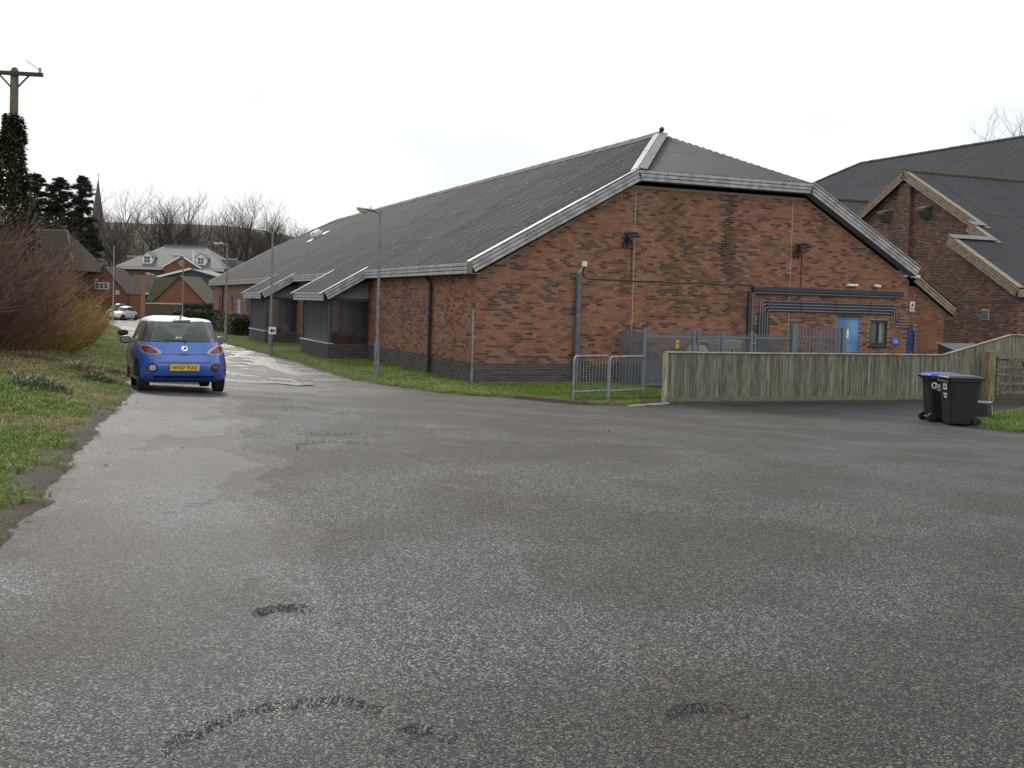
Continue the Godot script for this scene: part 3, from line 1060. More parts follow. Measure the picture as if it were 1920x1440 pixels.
func porch(hall: Node, za: float, zb: float, roofs: Array, plank: Material, groove: Material, trim: Material, mortar: Material) -> void:
	# the main slope carried down over a dwarf wall with a barred front and meshed ends
	var up := Vector3(cos(deg_to_rad(30.0)), 0.5, 0)
	var xo := -1.86
	var low := Vector3(xo, 3.44 + (xo + 0.32) * 0.57735, zb)
	sheets(hall, "roof_sheet", low, Vector3.BACK, up, za - zb, 1.54 / up.x, 1, roofs, func(_x: float) -> float: return 0.0, func(_x: float) -> float: return 1.54 / up.x + 0.05)
	var top := Vector3(-0.34, 3.46, 0)
	var bot := Vector3(xo - 0.02, low.y + 0.02, 0)
	for e in [[za, Vector3.BACK], [zb, Vector3.FORWARD]]:
		var a := Vector3(top.x, top.y, e[0])
		var q := Vector3(bot.x, bot.y, e[0])
		clad(hall, "fascia_plank", q, a, e[1], 0.33, plank, groove, 4.0)
		var b := MB.new()
		var d := (a - q).normalized()
		b.bbox((a + q) * 0.5 + Vector3(0, 0.03, 0) - e[1] * 0.05, Vector3(a.distance_to(q) + 0.35, 0.035, 0.2), 0.01, Basis(d, d.cross(Vector3.FORWARD), Vector3.BACK))
		part("verge_trim", b, trim, hall)
	clad(hall, "fascia_plank", Vector3(bot.x, bot.y, za), Vector3(bot.x, bot.y, zb), Vector3.LEFT, 0.33, plank, groove, 6.0)
	var dark := mat("porch_dim_panel", Color(0.16, 0.15, 0.17), 0.5)
	var b := MB.new()
	b.quad(Vector3(bot.x + 0.03, bot.y - 0.3, za - 0.02), Vector3(bot.x + 0.03, bot.y - 0.3, zb + 0.02), Vector3(-0.02, 3.1, zb + 0.02), Vector3(-0.02, 3.1, za - 0.02))
	part("soffit", b, mat("soffit"), hall)
	# dwarf walls
	var z0 := za - 0.4
	var z1 := zb + 0.2
	var xf := -1.6
	b = MB.new()
	b.span(Vector3(xf + 0.009, -0.3, z0 - 0.009), Vector3(xf + 0.21, 0.6, z1))
	b.span(Vector3(xf + 0.21, -0.3, z0 - 0.009), Vector3(-0.002, 0.6, z0 - 0.21))
	b.span(Vector3(xf + 0.21, -0.3, z1), Vector3(-0.002, 0.6, z1 + 0.2))
	var dwarf := part("dwarf_wall", b, mortar, hall)
	var tone := func(_u: float, _y: float) -> Array: return [rng.randi() % PLINTH.size(), Color(0.8, 0.78, 0.78)]
	bricks(dwarf, Vector3(xf, 0, z1), Vector3.BACK, Vector3.LEFT, 0.0, z0 - z1, -0.15, 0.6, func(_u: float, _y: float) -> bool: return true, tone, PLINTH, "grey_brick")
	bricks(dwarf, Vector3(xf, 0, z0), Vector3.RIGHT, Vector3.BACK, 0.0, -xf, -0.15, 0.6, func(_u: float, _y: float) -> bool: return true, tone, PLINTH, "grey_brick")
	b = MB.new()
	b.bbox(Vector3(xf + 0.1, 0.625, (z0 + z1) * 0.5), Vector3(0.28, 0.05, z0 - z1 + 0.06), 0.012)
	part("coping", b, mat("coping", Color(0.40, 0.39, 0.38), 0.6), hall)
	# bars, posts, end mesh
	var steel := mat("porch_steel", Color(0.055, 0.062, 0.085), 0.5, 0.2)
	for z in [z0 - 0.1, z1 + 0.1]:
		b = MB.new()
		b.bbox(Vector3(xf + 0.1, 1.52, z), Vector3(0.14, 1.75, 0.14), 0.01)
		part("post", b, steel, hall)
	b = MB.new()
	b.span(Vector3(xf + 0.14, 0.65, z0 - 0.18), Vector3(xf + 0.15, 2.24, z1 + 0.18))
	part("pane", b, mat("porch_glass", Color(0.06, 0.07, 0.09), 0.08, 0.0, {"transparency": BaseMaterial3D.TRANSPARENCY_ALPHA, "albedo_color": Color(0.2, 0.22, 0.26, 0.72)}), hall)  # dark tint puts the dimness of the porch interior into the glass
	for i in 12:
		b = MB.new()
		b.bbox(Vector3(xf + 0.1, 1.47, lerpf(z0 - 0.35, z1 + 0.35, i / 11.0)), Vector3(0.05, 1.64, 0.05), 0.006)
		part("bar", b, mat("bar_grey", Color(0.16, 0.17, 0.19), 0.5, 0.2), hall)
	b = MB.new()
	b.bar(Vector3(xf + 0.1, 2.3, z0 - 0.1), Vector3(xf + 0.1, 2.3, z1 + 0.1), 0.1, 0.12)
	b.bar(Vector3(xf + 0.1, 2.3, z0 - 0.1), Vector3(-0.02, 2.3, z0 - 0.1), 0.1, 0.12)
	b.bar(Vector3(xf + 0.1, 2.3, z1 + 0.1), Vector3(-0.02, 2.3, z1 + 0.1), 0.1, 0.12)
	part("head_rail", b, steel, hall)
	for z in [z0 - 0.1, z1 + 0.1]:
		b = MB.new()
		b.prism(PackedVector2Array([Vector2(xf + 0.05, 2.36), Vector2(-0.03, 2.36), Vector2(-0.03, 3.08), Vector2(xf + 0.05, 2.42)]), Vector3(0, 0, z), Vector3.RIGHT, Vector3.UP, Vector3(0, 0, -0.03))
		part("end_board", b, mat("soffit"), hall)
	b = MB.new()
	lattice(b, Vector3(xf + 0.18, 0.62, z0 - 0.1), Vector3.RIGHT, -xf - 0.2, 1.62, 0.06, 0.011)
	part("mesh_panel", b, steel, hall)
	# wide dark panel added to stand for the dim porch interior
	b = MB.new()
	b.span(Vector3(-0.05, 0.0, z0 - 1.0), Vector3(-0.012, 2.3, z1 + 1.0))
	part("dim_interior_panel", b, dark, hall)


func lattice(b: MB, o: Vector3, ax: Vector3, w: float, h: float, gap: float, wire: float, diagonal := true) -> void:
	# crossing wires over a rectangle
	if not diagonal:
		for i in int(w / gap) + 1:
			b.bar(o + ax * minf(i * gap, w), o + ax * minf(i * gap, w) + Vector3.UP * h, wire, wire)
		for i in int(h / gap) + 1:
			b.bar(o + Vector3.UP * i * gap, o + ax * w + Vector3.UP * i * gap, wire, wire)
		return
	var k := -h
	while k < w:
		for s in [0, 1]:
			var a := Vector2(k, 0)
			var e := Vector2(k + h, h)
			if a.x < 0:
				a = Vector2(0, -k)
			if e.x > w:
				e = Vector2(w, w - k)
			if e.x - a.x > 0.02:
				if s == 1:
					a.x = w - a.x
					e.x = w - e.x
				b.bar(o + ax * a.x + Vector3.UP * a.y, o + ax * e.x + Vector3.UP * e.y, wire, wire)
		k += gap


func build_right_hall() -> void:
	var hall := thing("cross_gabled_hall", "tall brown brick hall with stepped tan verges and blue-black sheet roofs beyond the fence", "building")
	var mortar := grained("pale_mortar", Color(0.54, 0.455, 0.38), 0.95, T.grain, Vector3(3, 3, 3))
	var tan_plank := grained("tan_plank", Color(0.33, 0.27, 0.185), 0.6, T.blotch, Vector3(0.5, 0.5, 0.5))
	var groove := mat("groove")
	var slate := []
	for i in 3:
		slate.append(mat("blue_sheet_%d" % i, [Color(0.075, 0.082, 0.095), Color(0.066, 0.072, 0.085), Color(0.08, 0.084, 0.09)][i], 0.7, 0.0, {"albedo_texture": T.lichen, "uv1_triplanar": true, "uv1_world_triplanar": true, "uv1_scale": Vector3(0.9, 0.9, 0.9), "uv1_offset": Vector3(i * 0.4, i * 0.23, 0)}))
	var purple := func(_u: float, _y: float) -> Array:
		return [[0, 1, 1, 2, 2, 3, 4][rng.randi() % 7], Color(1, 1, 1)]
	var yes := func(_u: float, _y: float) -> bool: return true
	# gable wall, facing the sports hall
	var gx := 25.89
	var line := func(z: float) -> float: return 8.78 - absf(z + 11.75) * 0.577
	var b := MB.new()
	b.prism(PackedVector2Array([Vector2(-19.5, -0.3), Vector2(-3.0, -0.3), Vector2(-3.0, line.call(-3.0)), Vector2(-11.75, 8.78), Vector2(-19.5, line.call(-19.5))]), Vector3(gx + 0.009, 0, 0), Vector3.BACK, Vector3.UP, Vector3(0.28, 0, 0))
	var wall := part("wall", b, mortar, hall)
	bricks(wall, Vector3(gx, 0, -19.4), Vector3.BACK, Vector3.LEFT, 0.0, 14.0, 0.0, 8.7, func(u: float, y: float) -> bool: return y < line.call(u - 19.4) - 0.04, purple, PURPLE, "brown_brick")
	b = MB.new()
	b.span(Vector3(gx - 0.22, -0.2, -12.14), Vector3(gx + 0.008, 8.5, -11.36))
	var pil := part("pilaster", b, mortar, hall)
	bricks(pil, Vector3(gx - 0.229, 0, -12.15), Vector3.BACK, Vector3.LEFT, 0.0, 0.8, 0.0, 8.45, yes, purple, PURPLE, "brown_brick")
	bricks(pil, Vector3(gx - 0.229, 0, -11.35), Vector3.RIGHT, Vector3.BACK, 0.0, 0.225, 0.0, 8.3, yes, purple, PURPLE, "brown_brick")
	# the lower block standing forward
	var px := 22.88
	var low := func(z: float) -> float: return 3.2 + (-z - 1.96) * 0.577
	b = MB.new()
	b.prism(PackedVector2Array([Vector2(-5.5, -0.3), Vector2(-2.2, -0.3), Vector2(-2.2, low.call(-2.2)), Vector2(-5.5, low.call(-5.5))]), Vector3(px + 0.009, 0, 0), Vector3.BACK, Vector3.UP, Vector3(17, 0, 0))
	wall = part("wall", b, mortar, hall)
	wall.set_meta("label", "lower block of brown brick standing forward with a grey wall grille")
	bricks(wall, Vector3(px, 0, -5.51), Vector3.BACK, Vector3.LEFT, 0.0, 3.31, 0.0, 5.4, func(u: float, y: float) -> bool: return y < low.call(u - 5.51) - 0.04 and absf(y - 2.89) > 0.03, purple, PURPLE, "brown_brick")
	bricks(wall, Vector3(px, 0, -2.19), Vector3.RIGHT, Vector3.BACK, 0.0, 6.0, 0.0, 3.2, yes, purple, PURPLE, "brown_brick")
	b = MB.new()
	b.box(Vector3(px + 0.002, 2.89, -3.86), Vector3(0.012, 0.055, 3.26))
	part("damp_course", b, mat("groove"), wall)
	b = MB.new()
	b.bbox(Vector3(px - 0.02, 2.43, -3.76), Vector3(0.05, 0.42, 0.42), 0.01)
	var gr := part("wall_grille", b, mat("grille_grey", Color(0.36, 0.36, 0.39), 0.5), hall)
	for i in 6:
		b = MB.new()
		b.box(Vector3(px - 0.055, 2.28 + i * 0.06, -3.76), Vector3(0.03, 0.03, 0.34), Basis(Vector3.BACK, 0.5))
		part("slat", b, mat("grille_dark", Color(0.17, 0.18, 0.2), 0.5), gr)
	# vent cowls
	for z in [-13.06, -10.4]:
		b = MB.new()
		var y := 7.05
		b.prism(PackedVector2Array([Vector2(0, 0.30), Vector2(0.0, -0.26), Vector2(-0.14, -0.26), Vector2(-0.46, 0.08), Vector2(-0.46, 0.2)]), Vector3(gx, y, z - 0.22), Vector3.RIGHT, Vector3.UP, Vector3(0, 0, 0.44))
		var cowl := part("vent_cowl", b, mat("cowl_dark", Color(0.09, 0.088, 0.088), 0.6), hall)
		b = MB.new()
		b.box(Vector3(gx - 0.235, y + 0.262, z), Vector3(0.5, 0.02, 0.48), Basis(Vector3.BACK, 0.21))
		part("cowl_top", b, mat("cowl_top", Color(0.42, 0.40, 0.37), 0.5), cowl)
	# roofs
	var up := Vector3(0, 0.5, -0.866025)
	var o := Vector3(22.63, 3.47, -1.96)
	var full := 9.69 / 0.866025
	sheets(hall, "roof_sheet", o, Vector3.RIGHT, up, 14.5, full, 5, slate, func(_x: float) -> float: return 0.0, func(a: float) -> float: return 4.16 if a < 2.27 else (5.62 if a < 2.95 else full), 6)
	b = MB.new()
	b.quad(Vector3(37, 9.02, -11.65), Vector3(25.54, 9.02, -11.65), Vector3(25.54, 6.3, -16.3), Vector3(37, 6.3, -16.3))
	b.quad(Vector3(25.6, 5.9, -6.6), Vector3(36, 5.9, -6.6), Vector3(36, 8.95, -11.65), Vector3(25.6, 8.95, -11.65))
	b.quad(Vector3(22.7, 3.4, -2.0), Vector3(36, 3.4, -2.0), Vector3(36, 5.45, -5.5), Vector3(22.7, 5.45, -5.5))
	part("roof_deck", b, slate[1], hall)
	sheets(hall, "roof_sheet", Vector3(25.5, 8.48 - 3.6 * 0.577, -15.9), Vector3.RIGHT, up, 10.3, 3.6 / 0.866, 2, slate, func(_x: float) -> float: return 0.0, func(_a: float) -> float: return 99.0, 6)
	# main roof, facing the sports hall, hipped at its far end
	var hup := Vector3(0.866025, 0.5, 0)
	var hl := 13.5 / 0.866025
	sheets(hall, "roof_sheet", Vector3(31.5, 5.96, -50.0), Vector3.BACK, hup, 62.0, hl, 6, slate, func(_x: float) -> float: return 0.0, func(a: float) -> float: return minf(hl, a / 11.7 * hl), 6)
	b = MB.new()
	b.quad(Vector3(45, 13.75, -38.3), Vector3(45, 13.75, 12), Vector3(58, 5.9, 12), Vector3(58, 5.9, -50))
	b.tri(Vector3(45, 13.75, -38.3), Vector3(58, 5.9, -50), Vector3(31.5, 5.9, -50))
	b.quad(Vector3(31.6, 5.88, -49.9), Vector3(31.6, 5.88, 12), Vector3(45, 13.65, 12), Vector3(45, 13.65, -38.3))
	part("roof_slope", b, slate[0], hall)
	b = MB.new()
	b.span(Vector3(32.2, -0.3, -49.5), Vector3(57.5, 5.85, -2.3))
	part("wall", b, mortar, hall)
	# ridges with moss
	var moss := mat("mossy_ridge", Color(0.10, 0.105, 0.06), 0.95, 0.0, {"albedo_texture": T.soil, "uv1_triplanar": true, "uv1_world_triplanar": true, "uv1_scale": Vector3(3, 3, 3)})
	for e in [[Vector3(25.5, 9.06, -11.65), Vector3(37, 9.06, -11.65)], [Vector3(25.5, 8.5, -19.5), Vector3(36, 8.5, -19.5)], [Vector3(45, 13.78, -38.3), Vector3(45, 13.78, 12)], [Vector3(45, 13.78, -38.3), Vector3(31.5, 6.0, -50)]]:
		var n := int(e[0].distance_to(e[1]))
		for i in n:
			b = MB.new()
			b.tube([e[0].lerp(e[1], float(i) / n) + Vector3(0, rng.randf_range(-0.01, 0.02), 0), e[0].lerp(e[1], (i + 1.0) / n)], [0.13, 0.12], 8)
			part("ridge_cap", b, moss if e[0].y < 11 else slate[0], hall)
	# tan verges, stepping out as they come down
	var v := 25.52
	clad(hall, "verge_plank", Vector3(v, 9.07, -11.65), Vector3(v, 6.1, -6.5), Vector3.LEFT, 0.36, tan_plank, groove, 3.0)
	clad(hall, "verge_plank", Vector3(v, 9.07, -11.65), Vector3(v, 9.07 - 7.9 * 0.577, -19.55), Vector3.LEFT, 0.36, tan_plank, groove, 3.0)
	clad(hall, "verge_plank", Vector3(24.88, 6.3, -6.83), Vector3(24.88, 5.4, -5.27), Vector3.LEFT, 0.36, tan_plank, groove, 3.0)
	clad(hall, "verge_plank", Vector3(22.6, 5.58, -5.56), Vector3(22.6, 3.46, -1.9), Vector3.LEFT, 0.36, tan_plank, groove, 3.0)
	for e in [[v, 9.07, -11.65, 6.1, -6.5], [24.88, 6.3, -6.83, 5.4, -5.27], [22.6, 5.58, -5.56, 3.46, -1.9], [v, 9.07, -11.65, 9.07 - 7.9 * 0.577, -19.55]]:
		b = MB.new()
		var a := Vector3(e[0] + 0.1, e[1] + 0.03, e[2])
		var q := Vector3(e[0] + 0.1, e[3] + 0.03, e[4])
		var d := (q - a).normalized()
		b.bbox((a + q) * 0.5, Vector3(0.3, 0.03, a.distance_to(q)), 0.008, Basis(Vector3.RIGHT, d.cross(Vector3.RIGHT) * (-1.0 if d.cross(Vector3.RIGHT).y < 0 else 1.0), Vector3.RIGHT.cross(d.cross(Vector3.RIGHT) * (-1.0 if d.cross(Vector3.RIGHT).y < 0 else 1.0))))
		part("verge_trim", b, tan_plank, hall)
	for e in [[22.6, 24.95, 5.6, -5.56], [24.88, 25.6, 6.33, -6.83]]:
		b = MB.new()
		b.box(Vector3((e[0] + e[1]) * 0.5, e[2], e[3] + 0.1), Vector3(e[1] - e[0] + 0.1, 0.02, 0.34), Basis(Vector3.RIGHT, 0.5236))
		b.box(Vector3((e[0] + e[1]) * 0.5, e[2] - 0.14, e[3] - 0.06), Vector3(e[1] - e[0], 0.3, 0.03))
		part("step_flashing", b, mat("lead_grey", Color(0.17, 0.18, 0.19), 0.55), hall)
	# soffits that close the stepped overhangs
	b = MB.new()
	b.quad(Vector3(22.63, 5.2, -5.5), Vector3(gx, 5.2, -5.5), Vector3(gx, 3.15, -2.0), Vector3(22.63, 3.15, -2.0))
	b.quad(Vector3(24.9, 5.95, -6.8), Vector3(gx, 5.95, -6.8), Vector3(gx, 5.2, -5.5), Vector3(24.9, 5.2, -5.5))
	part("soffit", b, mat("tan_soffit", Color(0.16, 0.11, 0.08), 0.8), hall)
	b = MB.new()
	b.bar(Vector3(22.6, 3.28, -1.9), Vector3(35, 3.28, -1.9), 0.12, 0.3)
	part("eaves_board", b, tan_plank, hall)

	# small link building between the two halls
	var link := thing("link_annexe", "small red brick annexe with tan sloping verge tucked between the two halls", "building")
	b = MB.new()
	b.prism(PackedVector2Array([Vector2(15.61, -0.3), Vector2(18.05, -0.3), Vector2(18.05, 2.5), Vector2(16.75, 3.32), Vector2(15.61, 3.32)]), Vector3(0, 0, -0.909), Vector3.RIGHT, Vector3.UP, Vector3(0, 0, -5))
	wall = part("wall", b, mat("mortar"), link)
	var rust := func(_u: float, _y: float) -> Array: return [[0, 1, 1, 2, 2, 3][rng.randi() % 6], Color(0.86, 0.8, 0.72)]
	bricks(wall, Vector3(15.61, 0, -0.9), Vector3.RIGHT, Vector3.BACK, 0.0, 2.44, 0.0, 3.3, func(u: float, y: float) -> bool: return y < minf(3.3, 2.45 + (2.44 - u) * 0.638) and not (u < 1.14 and y < 2.0), rust, RED, "red_brick")
	clad(link, "verge_plank", Vector3(16.62, 3.74, -0.75), Vector3(18.42, 2.62, -0.75), Vector3.BACK, 0.3, tan_plank, groove, 2.0)
	b = MB.new()
	b.quad(Vector3(16.6, 3.76, -0.7), Vector3(18.45, 2.64, -0.7), Vector3(18.45, 2.64, -6.0), Vector3(16.6, 3.76, -6.0))
	b.quad(Vector3(15.6, 3.5, -6.0), Vector3(15.6, 3.5, -0.8), Vector3(16.6, 3.74, -0.8), Vector3(16.6, 3.74, -6.0))
	b.quad(Vector3(16.6, 3.4, -0.75), Vector3(18.4, 2.3, -0.75), Vector3(18.4, 2.3, -0.95), Vector3(16.6, 3.4, -0.95))
	part("roof", b, slate[2], link)
	b = MB.new()
	b.bbox(Vector3(16.5, 3.66, -0.7), Vector3(0.3, 0.1, 0.2), 0.02)
	part("gutter_end", b, mat("vent_white", Color(0.66, 0.67, 0.68), 0.5), link)
	door(link, Vector3(16.26, 0.03, -0.93), 0.96, 1.76, Color(0.025, 0.045, 0.22), false)
	for i in 12:
		b = MB.new()
		b.bbox(Vector3(15.7 + i * 0.086, 1.9, -0.905), Vector3(0.075, 0.2, 0.02), 0.003)
		part("lintel_brick", b, brick_mat("grey_brick_%d" % (i % 5), PLINTH[i % 5]), link)
	# television aerial behind the roofs
	var ae := thing("roof_aerial", "thin rooftop television aerial on a mast above the hipped roof", "aerial", Vector3(18.6, 6.4, -28.5))
	b = MB.new()
	b.tube([Vector3(0, -6, 0), Vector3(0, 4.25, 0)], [0.03], 6)
	part("mast", b, mat("steel"), ae)
	b = MB.new()
	b.tube([Vector3(-0.45, 4.2, 0.1), Vector3(0.5, 4.2, -0.1)], [0.02], 6)
	for i in 6:
		b.tube([Vector3(-0.4 + i * 0.16, 4.2, 0.35), Vector3(-0.4 + i * 0.16, 4.2, -0.35)], [0.01], 4)
	part("antenna", b, mat("steel"), ae)


# ---------- things on and by the gable wall
func text_on(parent: Node, words: String, at: Vector3, turn: float, size: float, c: Material, thin := 0.002, tilt := 0.0) -> MeshInstance3D:
	var t := TextMesh.new()
	var f := SystemFont.new()
	f.font_names = PackedStringArray(["Droid Sans"])
	f.font_weight = 700
	t.font = f
	t.text = words
	t.font_size = 64
	t.pixel_size = size / 64.0
	t.depth = thin
	return put("lettering", t, c, parent, Transform3D(Basis(Vector3.UP, turn) * Basis(Vector3.RIGHT, tilt), at))


func flood(at: Vector3, drop: float, label: String) -> void:
	var f := thing("floodlight", label, "floodlight", at)
	var black := mat("flood_black", Color(0.02, 0.021, 0.024), 0.45)
	var b := MB.new()
	b.bbox(Vector3(0.05, 0.1, 0.25), Vector3(0.42, 0.09, 0.30), 0.025, Basis(Vector3.RIGHT, 0.42) * Basis(Vector3.BACK, 0.12))
	var h := part("lamp_head", b, black, f)
	b = MB.new()
	b.box(Vector3(0.05, 0.048, 0.27), Vector3(0.36, 0.008, 0.24), Basis(Vector3.RIGHT, 0.42) * Basis(Vector3.BACK, 0.12))
	part("lens", b, mat("flood_lens", Color(0.20, 0.22, 0.24), 0.1), h)
	b = MB.new()
	b.bar(Vector3(-0.12, -0.18, 0.0), Vector3(-0.05, 0.06, 0.16), 0.03, 0.05)
	b.bar(Vector3(-0.05, -0.2, 0.0), Vector3(0.06, 0.06, 0.16), 0.03, 0.05)
	b.box(Vector3(-0.08, -0.2, 0.03), Vector3(0.14, 0.16, 0.06))
	part("bracket", b, black, f)
	b = MB.new()
	b.tube([Vector3(0.0, 0.0, 0.1), Vector3(-0.02, -0.24, 0.07), Vector3(0.03, -0.3, 0.05), Vector3(0.09, -0.1, 0.04), Vector3(0.15, -0.03, 0.03), Vector3(0.18, -0.12, 0.02), Vector3(0.18, drop, 0.02)], [0.012], 6)
	part("cable", b, black, f)


func build_yard() -> void:
	flood(Vector3(4.78, 4.38, 0.0), -1.2, "black floodlight on the brick gable beside the pale joint, over the grass")
	flood(Vector3(10.98, 4.34, 0.0), -1.3, "black floodlight on the brick gable above the pipe runs")
	var steel := mat("steel", Color(0.45, 0.46, 0.48), 0.35, 0.7)
	var galv := grained("galvanised", Color(0.30, 0.325, 0.35), 0.45, T.blotch, Vector3(0.6, 0.6, 0.6), false, 0.35)
	var dark_steel := grained("grey_blue_paint", Color(0.13, 0.155, 0.19), 0.5, T.blotch, Vector3(0.5, 0.5, 0.5))
	var pale_pipe := mat("pale_pipe", Color(0.22, 0.23, 0.25), 0.4, 0.3)
	var black := mat("black_pipe")
	var white := mat("white_plastic", Color(0.72, 0.72, 0.70), 0.5)

	var t := thing("wall_cable", "black cable clipped along the brick gable at door-head height", "cable")
	var b := MB.new()
	var pts := [Vector3(3.36, 3.46, 0.015), Vector3(3.38, 3.2, 0.015), Vector3(3.5, 3.13, 0.015)]
	for i in 14:
		pts.append(Vector3(4.0 + i * 0.41, 3.12 + sin(i * 1.7) * 0.012, 0.015))
	b.tube(pts, [0.014], 6)
	part("cable", b, black, t)
	for i in 9:
		b = MB.new()
		b.box(Vector3(4.0 + i * 0.66, 3.12, 0.014), Vector3(0.03, 0.05, 0.02))
		part("clip", b, black, t)
	t = thing("sensor_box", "small white sensor box high on the brick gable above the grey post", "sensor", Vector3(3.37, 3.56, 0))
	b = MB.new()
	b.bbox(Vector3(0, 0, 0.05), Vector3(0.16, 0.15, 0.1), 0.015)
	part("housing", b, white, t)
	b = MB.new()
	b.tube([Vector3(-0.04, -0.07, 0.05), Vector3(-0.2, -0.28, 0.12)], [0.01], 5)
	part("wire", b, white, t)
	t = thing("cable_post", "stout blue-grey steel post standing against the brick gable", "post", Vector3(3.17, 0, 0.14))
	b = MB.new()
	b.tube([Vector3(0, -0.2, 0), Vector3(0, 3.12, 0)], [0.085], 16)
	part("shaft", b, dark_steel, t)
	b = MB.new()
	b.tube([Vector3(0, 3.1, 0), Vector3(0, 3.18, 0), Vector3(0, 3.24, 0)], [0.095, 0.09, 0.05], 16)
	part("cap", b, dark_steel, t)
	t = thing("corner_pole", "thin galvanised pole standing close to the corner of the sports hall", "pole", Vector3(-0.1, 0, 0.1))
	b = MB.new()
	b.tube([Vector3(0, 0.05, 0), Vector3(0, 2.18, 0)], [0.026], 10)
	part("shaft", b, galv, t)
	b = MB.new()
	b.tube([Vector3(0, 0.0, 0), Vector3(0, 0.55, 0)], [0.034], 10)
	part("sleeve", b, galv, t)
	b = MB.new()
	b.box(Vector3(0.04, 1.35, -0.04), Vector3(0.1, 0.03, 0.14))
	part("bracket", b, galv, t)

	# duct and the bundle of conduits over the door
	t = thing("service_duct", "dark service duct with grey pipe running over the blue door then down the wall", "duct")
	b = MB.new()
	b.bbox(Vector3(12.3, 3.02, 0.07), Vector3(6.0, 0.15, 0.12), 0.012)
	part("trunking", b, mat("duct_dark", Color(0.03, 0.035, 0.045), 0.5), t)
	b = MB.new()
	b.tube([Vector3(9.3, 1.2, 0.07), Vector3(9.3, 2.78, 0.07), Vector3(9.33, 2.87, 0.07), Vector3(9.42, 2.9, 0.07), Vector3(15.28, 2.91, 0.07)], [0.035], 10)
	part("pipe", b, mat("duct_grey", Color(0.13, 0.14, 0.16), 0.5), t)
	b = MB.new()
	b.bbox(Vector3(9.2, 2.0, 0.05), Vector3(0.1, 1.9, 0.09), 0.01)
	part("trunking", b, mat("duct_dark"), t)
	t = thing("conduit_bundle", "four parallel metal conduits stepping round over the door and window", "conduit", Vector3.ZERO)
	for k in 4:
		b = MB.new()
		var d := k * 0.095
		var r := 0.08
		var path := [Vector3(9.62 + d, 1.0, 0.04), Vector3(9.62 + d, 2.64 - d - r, 0.04), Vector3(9.62 + d + r * 0.3, 2.64 - d - r * 0.3, 0.04), Vector3(9.62 + d + r, 2.64 - d, 0.04)]
		path.append_array([Vector3(15.18 - d - r, 2.64 - d, 0.04), Vector3(15.18 - d - r * 0.3, 2.64 - d - r * 0.3, 0.04), Vector3(15.18 - d, 2.64 - d - r, 0.04), Vector3(15.18 - d, 2.2 - d + r, 0.04), Vector3(15.18 - d + r * 0.3, 2.2 - d + r * 0.3, 0.04), Vector3(15.18 - d + r, 2.2 - d, 0.04), Vector3(15.62, 2.2 - d, 0.04)])
		b.tube(path, [0.017], 8)
		part("conduit", b, pale_pipe, t)
	b = MB.new()
	b.span(Vector3(9.55, 1.0, 0.003), Vector3(10.0, 2.3, 0.012))
	b.span(Vector3(9.85, 2.3, 0.003), Vector3(15.0, 2.68, 0.012))
	part("backing", b, mat("duct_dark"), t)
	for x in [9.9, 11.2, 12.6, 14.0]:
		b = MB.new()
		b.box(Vector3(x, 2.5, 0.03), Vector3(0.03, 0.4, 0.05))
		part("clip", b, mat("duct_dark"), t)

	t = thing("bulkhead_light", "white tube bulkhead light above the blue door", "light", Vector3(13.19, 3.25, 0))
	b = MB.new()
	b.tube([Vector3(-0.2, 0, 0.06), Vector3(0.2, 0, 0.06)], [0.05], 12)
	part("diffuser", b, white, t)
	b = MB.new()
	b.box(Vector3(0, 0, 0.02), Vector3(0.42, 0.09, 0.04))
	part("base", b, white, t)
	t = thing("security_camera", "small white security camera on the wall above the window", "camera", Vector3(14.11, 3.27, 0))
	b = MB.new()
	b.tube([Vector3(-0.06, 0.0, 0.12), Vector3(0.12, -0.03, 0.2)], [0.05], 10)
	part("housing", b, white, t)
	b = MB.new()
	b.tube([Vector3(-0.02, -0.02, 0.0), Vector3(-0.02, -0.02, 0.14)], [0.02], 8)
	part("bracket", b, white, t)
	b = MB.new()
	b.tube([Vector3(0.12, -0.03, 0.2), Vector3(0.125, -0.031, 0.203)], [0.04], 10)
	part("lens", b, black, t)
	t = thing("blue_door_sign", "small blue sign with white lines of writing between window and navy door", "sign", Vector3(15.12, 1.43, 0))
	b = MB.new()
	b.bbox(Vector3(0, 0, 0.012), Vector3(0.32, 0.24, 0.012), 0.003)
	part("plate", b, mat("sign_blue", Color(0.03, 0.07, 0.45), 0.4), t)
	b = MB.new()
	for i in 3:
		b.box(Vector3(0.0, 0.05 - i * 0.05, 0.02), Vector3([0.16, 0.22, 0.2][i], 0.016, 0.002))
	part("print", b, mat("print_white", Color(0.75, 0.75, 0.78), 0.6), t)
	t = thing("warning_sign", "white notice with black pictogram on the annexe wall", "sign", Vector3(16.58, 2.66, -0.9))
	b = MB.new()
	b.bbox(Vector3(0, 0.03, 0.012), Vector3(0.22, 0.22, 0.01), 0.003)
	part("plate", b, mat("paper", Color(0.8, 0.8, 0.8), 0.8), t)
	b = MB.new()
	b.bbox(Vector3(0, -0.16, 0.012), Vector3(0.22, 0.1, 0.01), 0.003)
	part("plate", b, mat("paper"), t)
	b = MB.new()
	b.tri(Vector3(-0.07, -0.03, 0.02), Vector3(0.07, -0.03, 0.02), Vector3(0.01, 0.11, 0.02))
	part("pictogram", b, mat("print_black", Color(0.02, 0.02, 0.022), 0.6), t)
	b = MB.new()
	b.box(Vector3(0, -0.145, 0.02), Vector3(0.16, 0.014, 0.002))
	b.box(Vector3(0, -0.175, 0.02), Vector3(0.16, 0.014, 0.002))
	part("print", b, mat("print_black", Color(0.02, 0.02, 0.022), 0.6), t)
	t = thing("handrail", "thin steel handrail in front of the window by the blue door", "handrail", Vector3(0, 0, 0.9))
	b = MB.new()
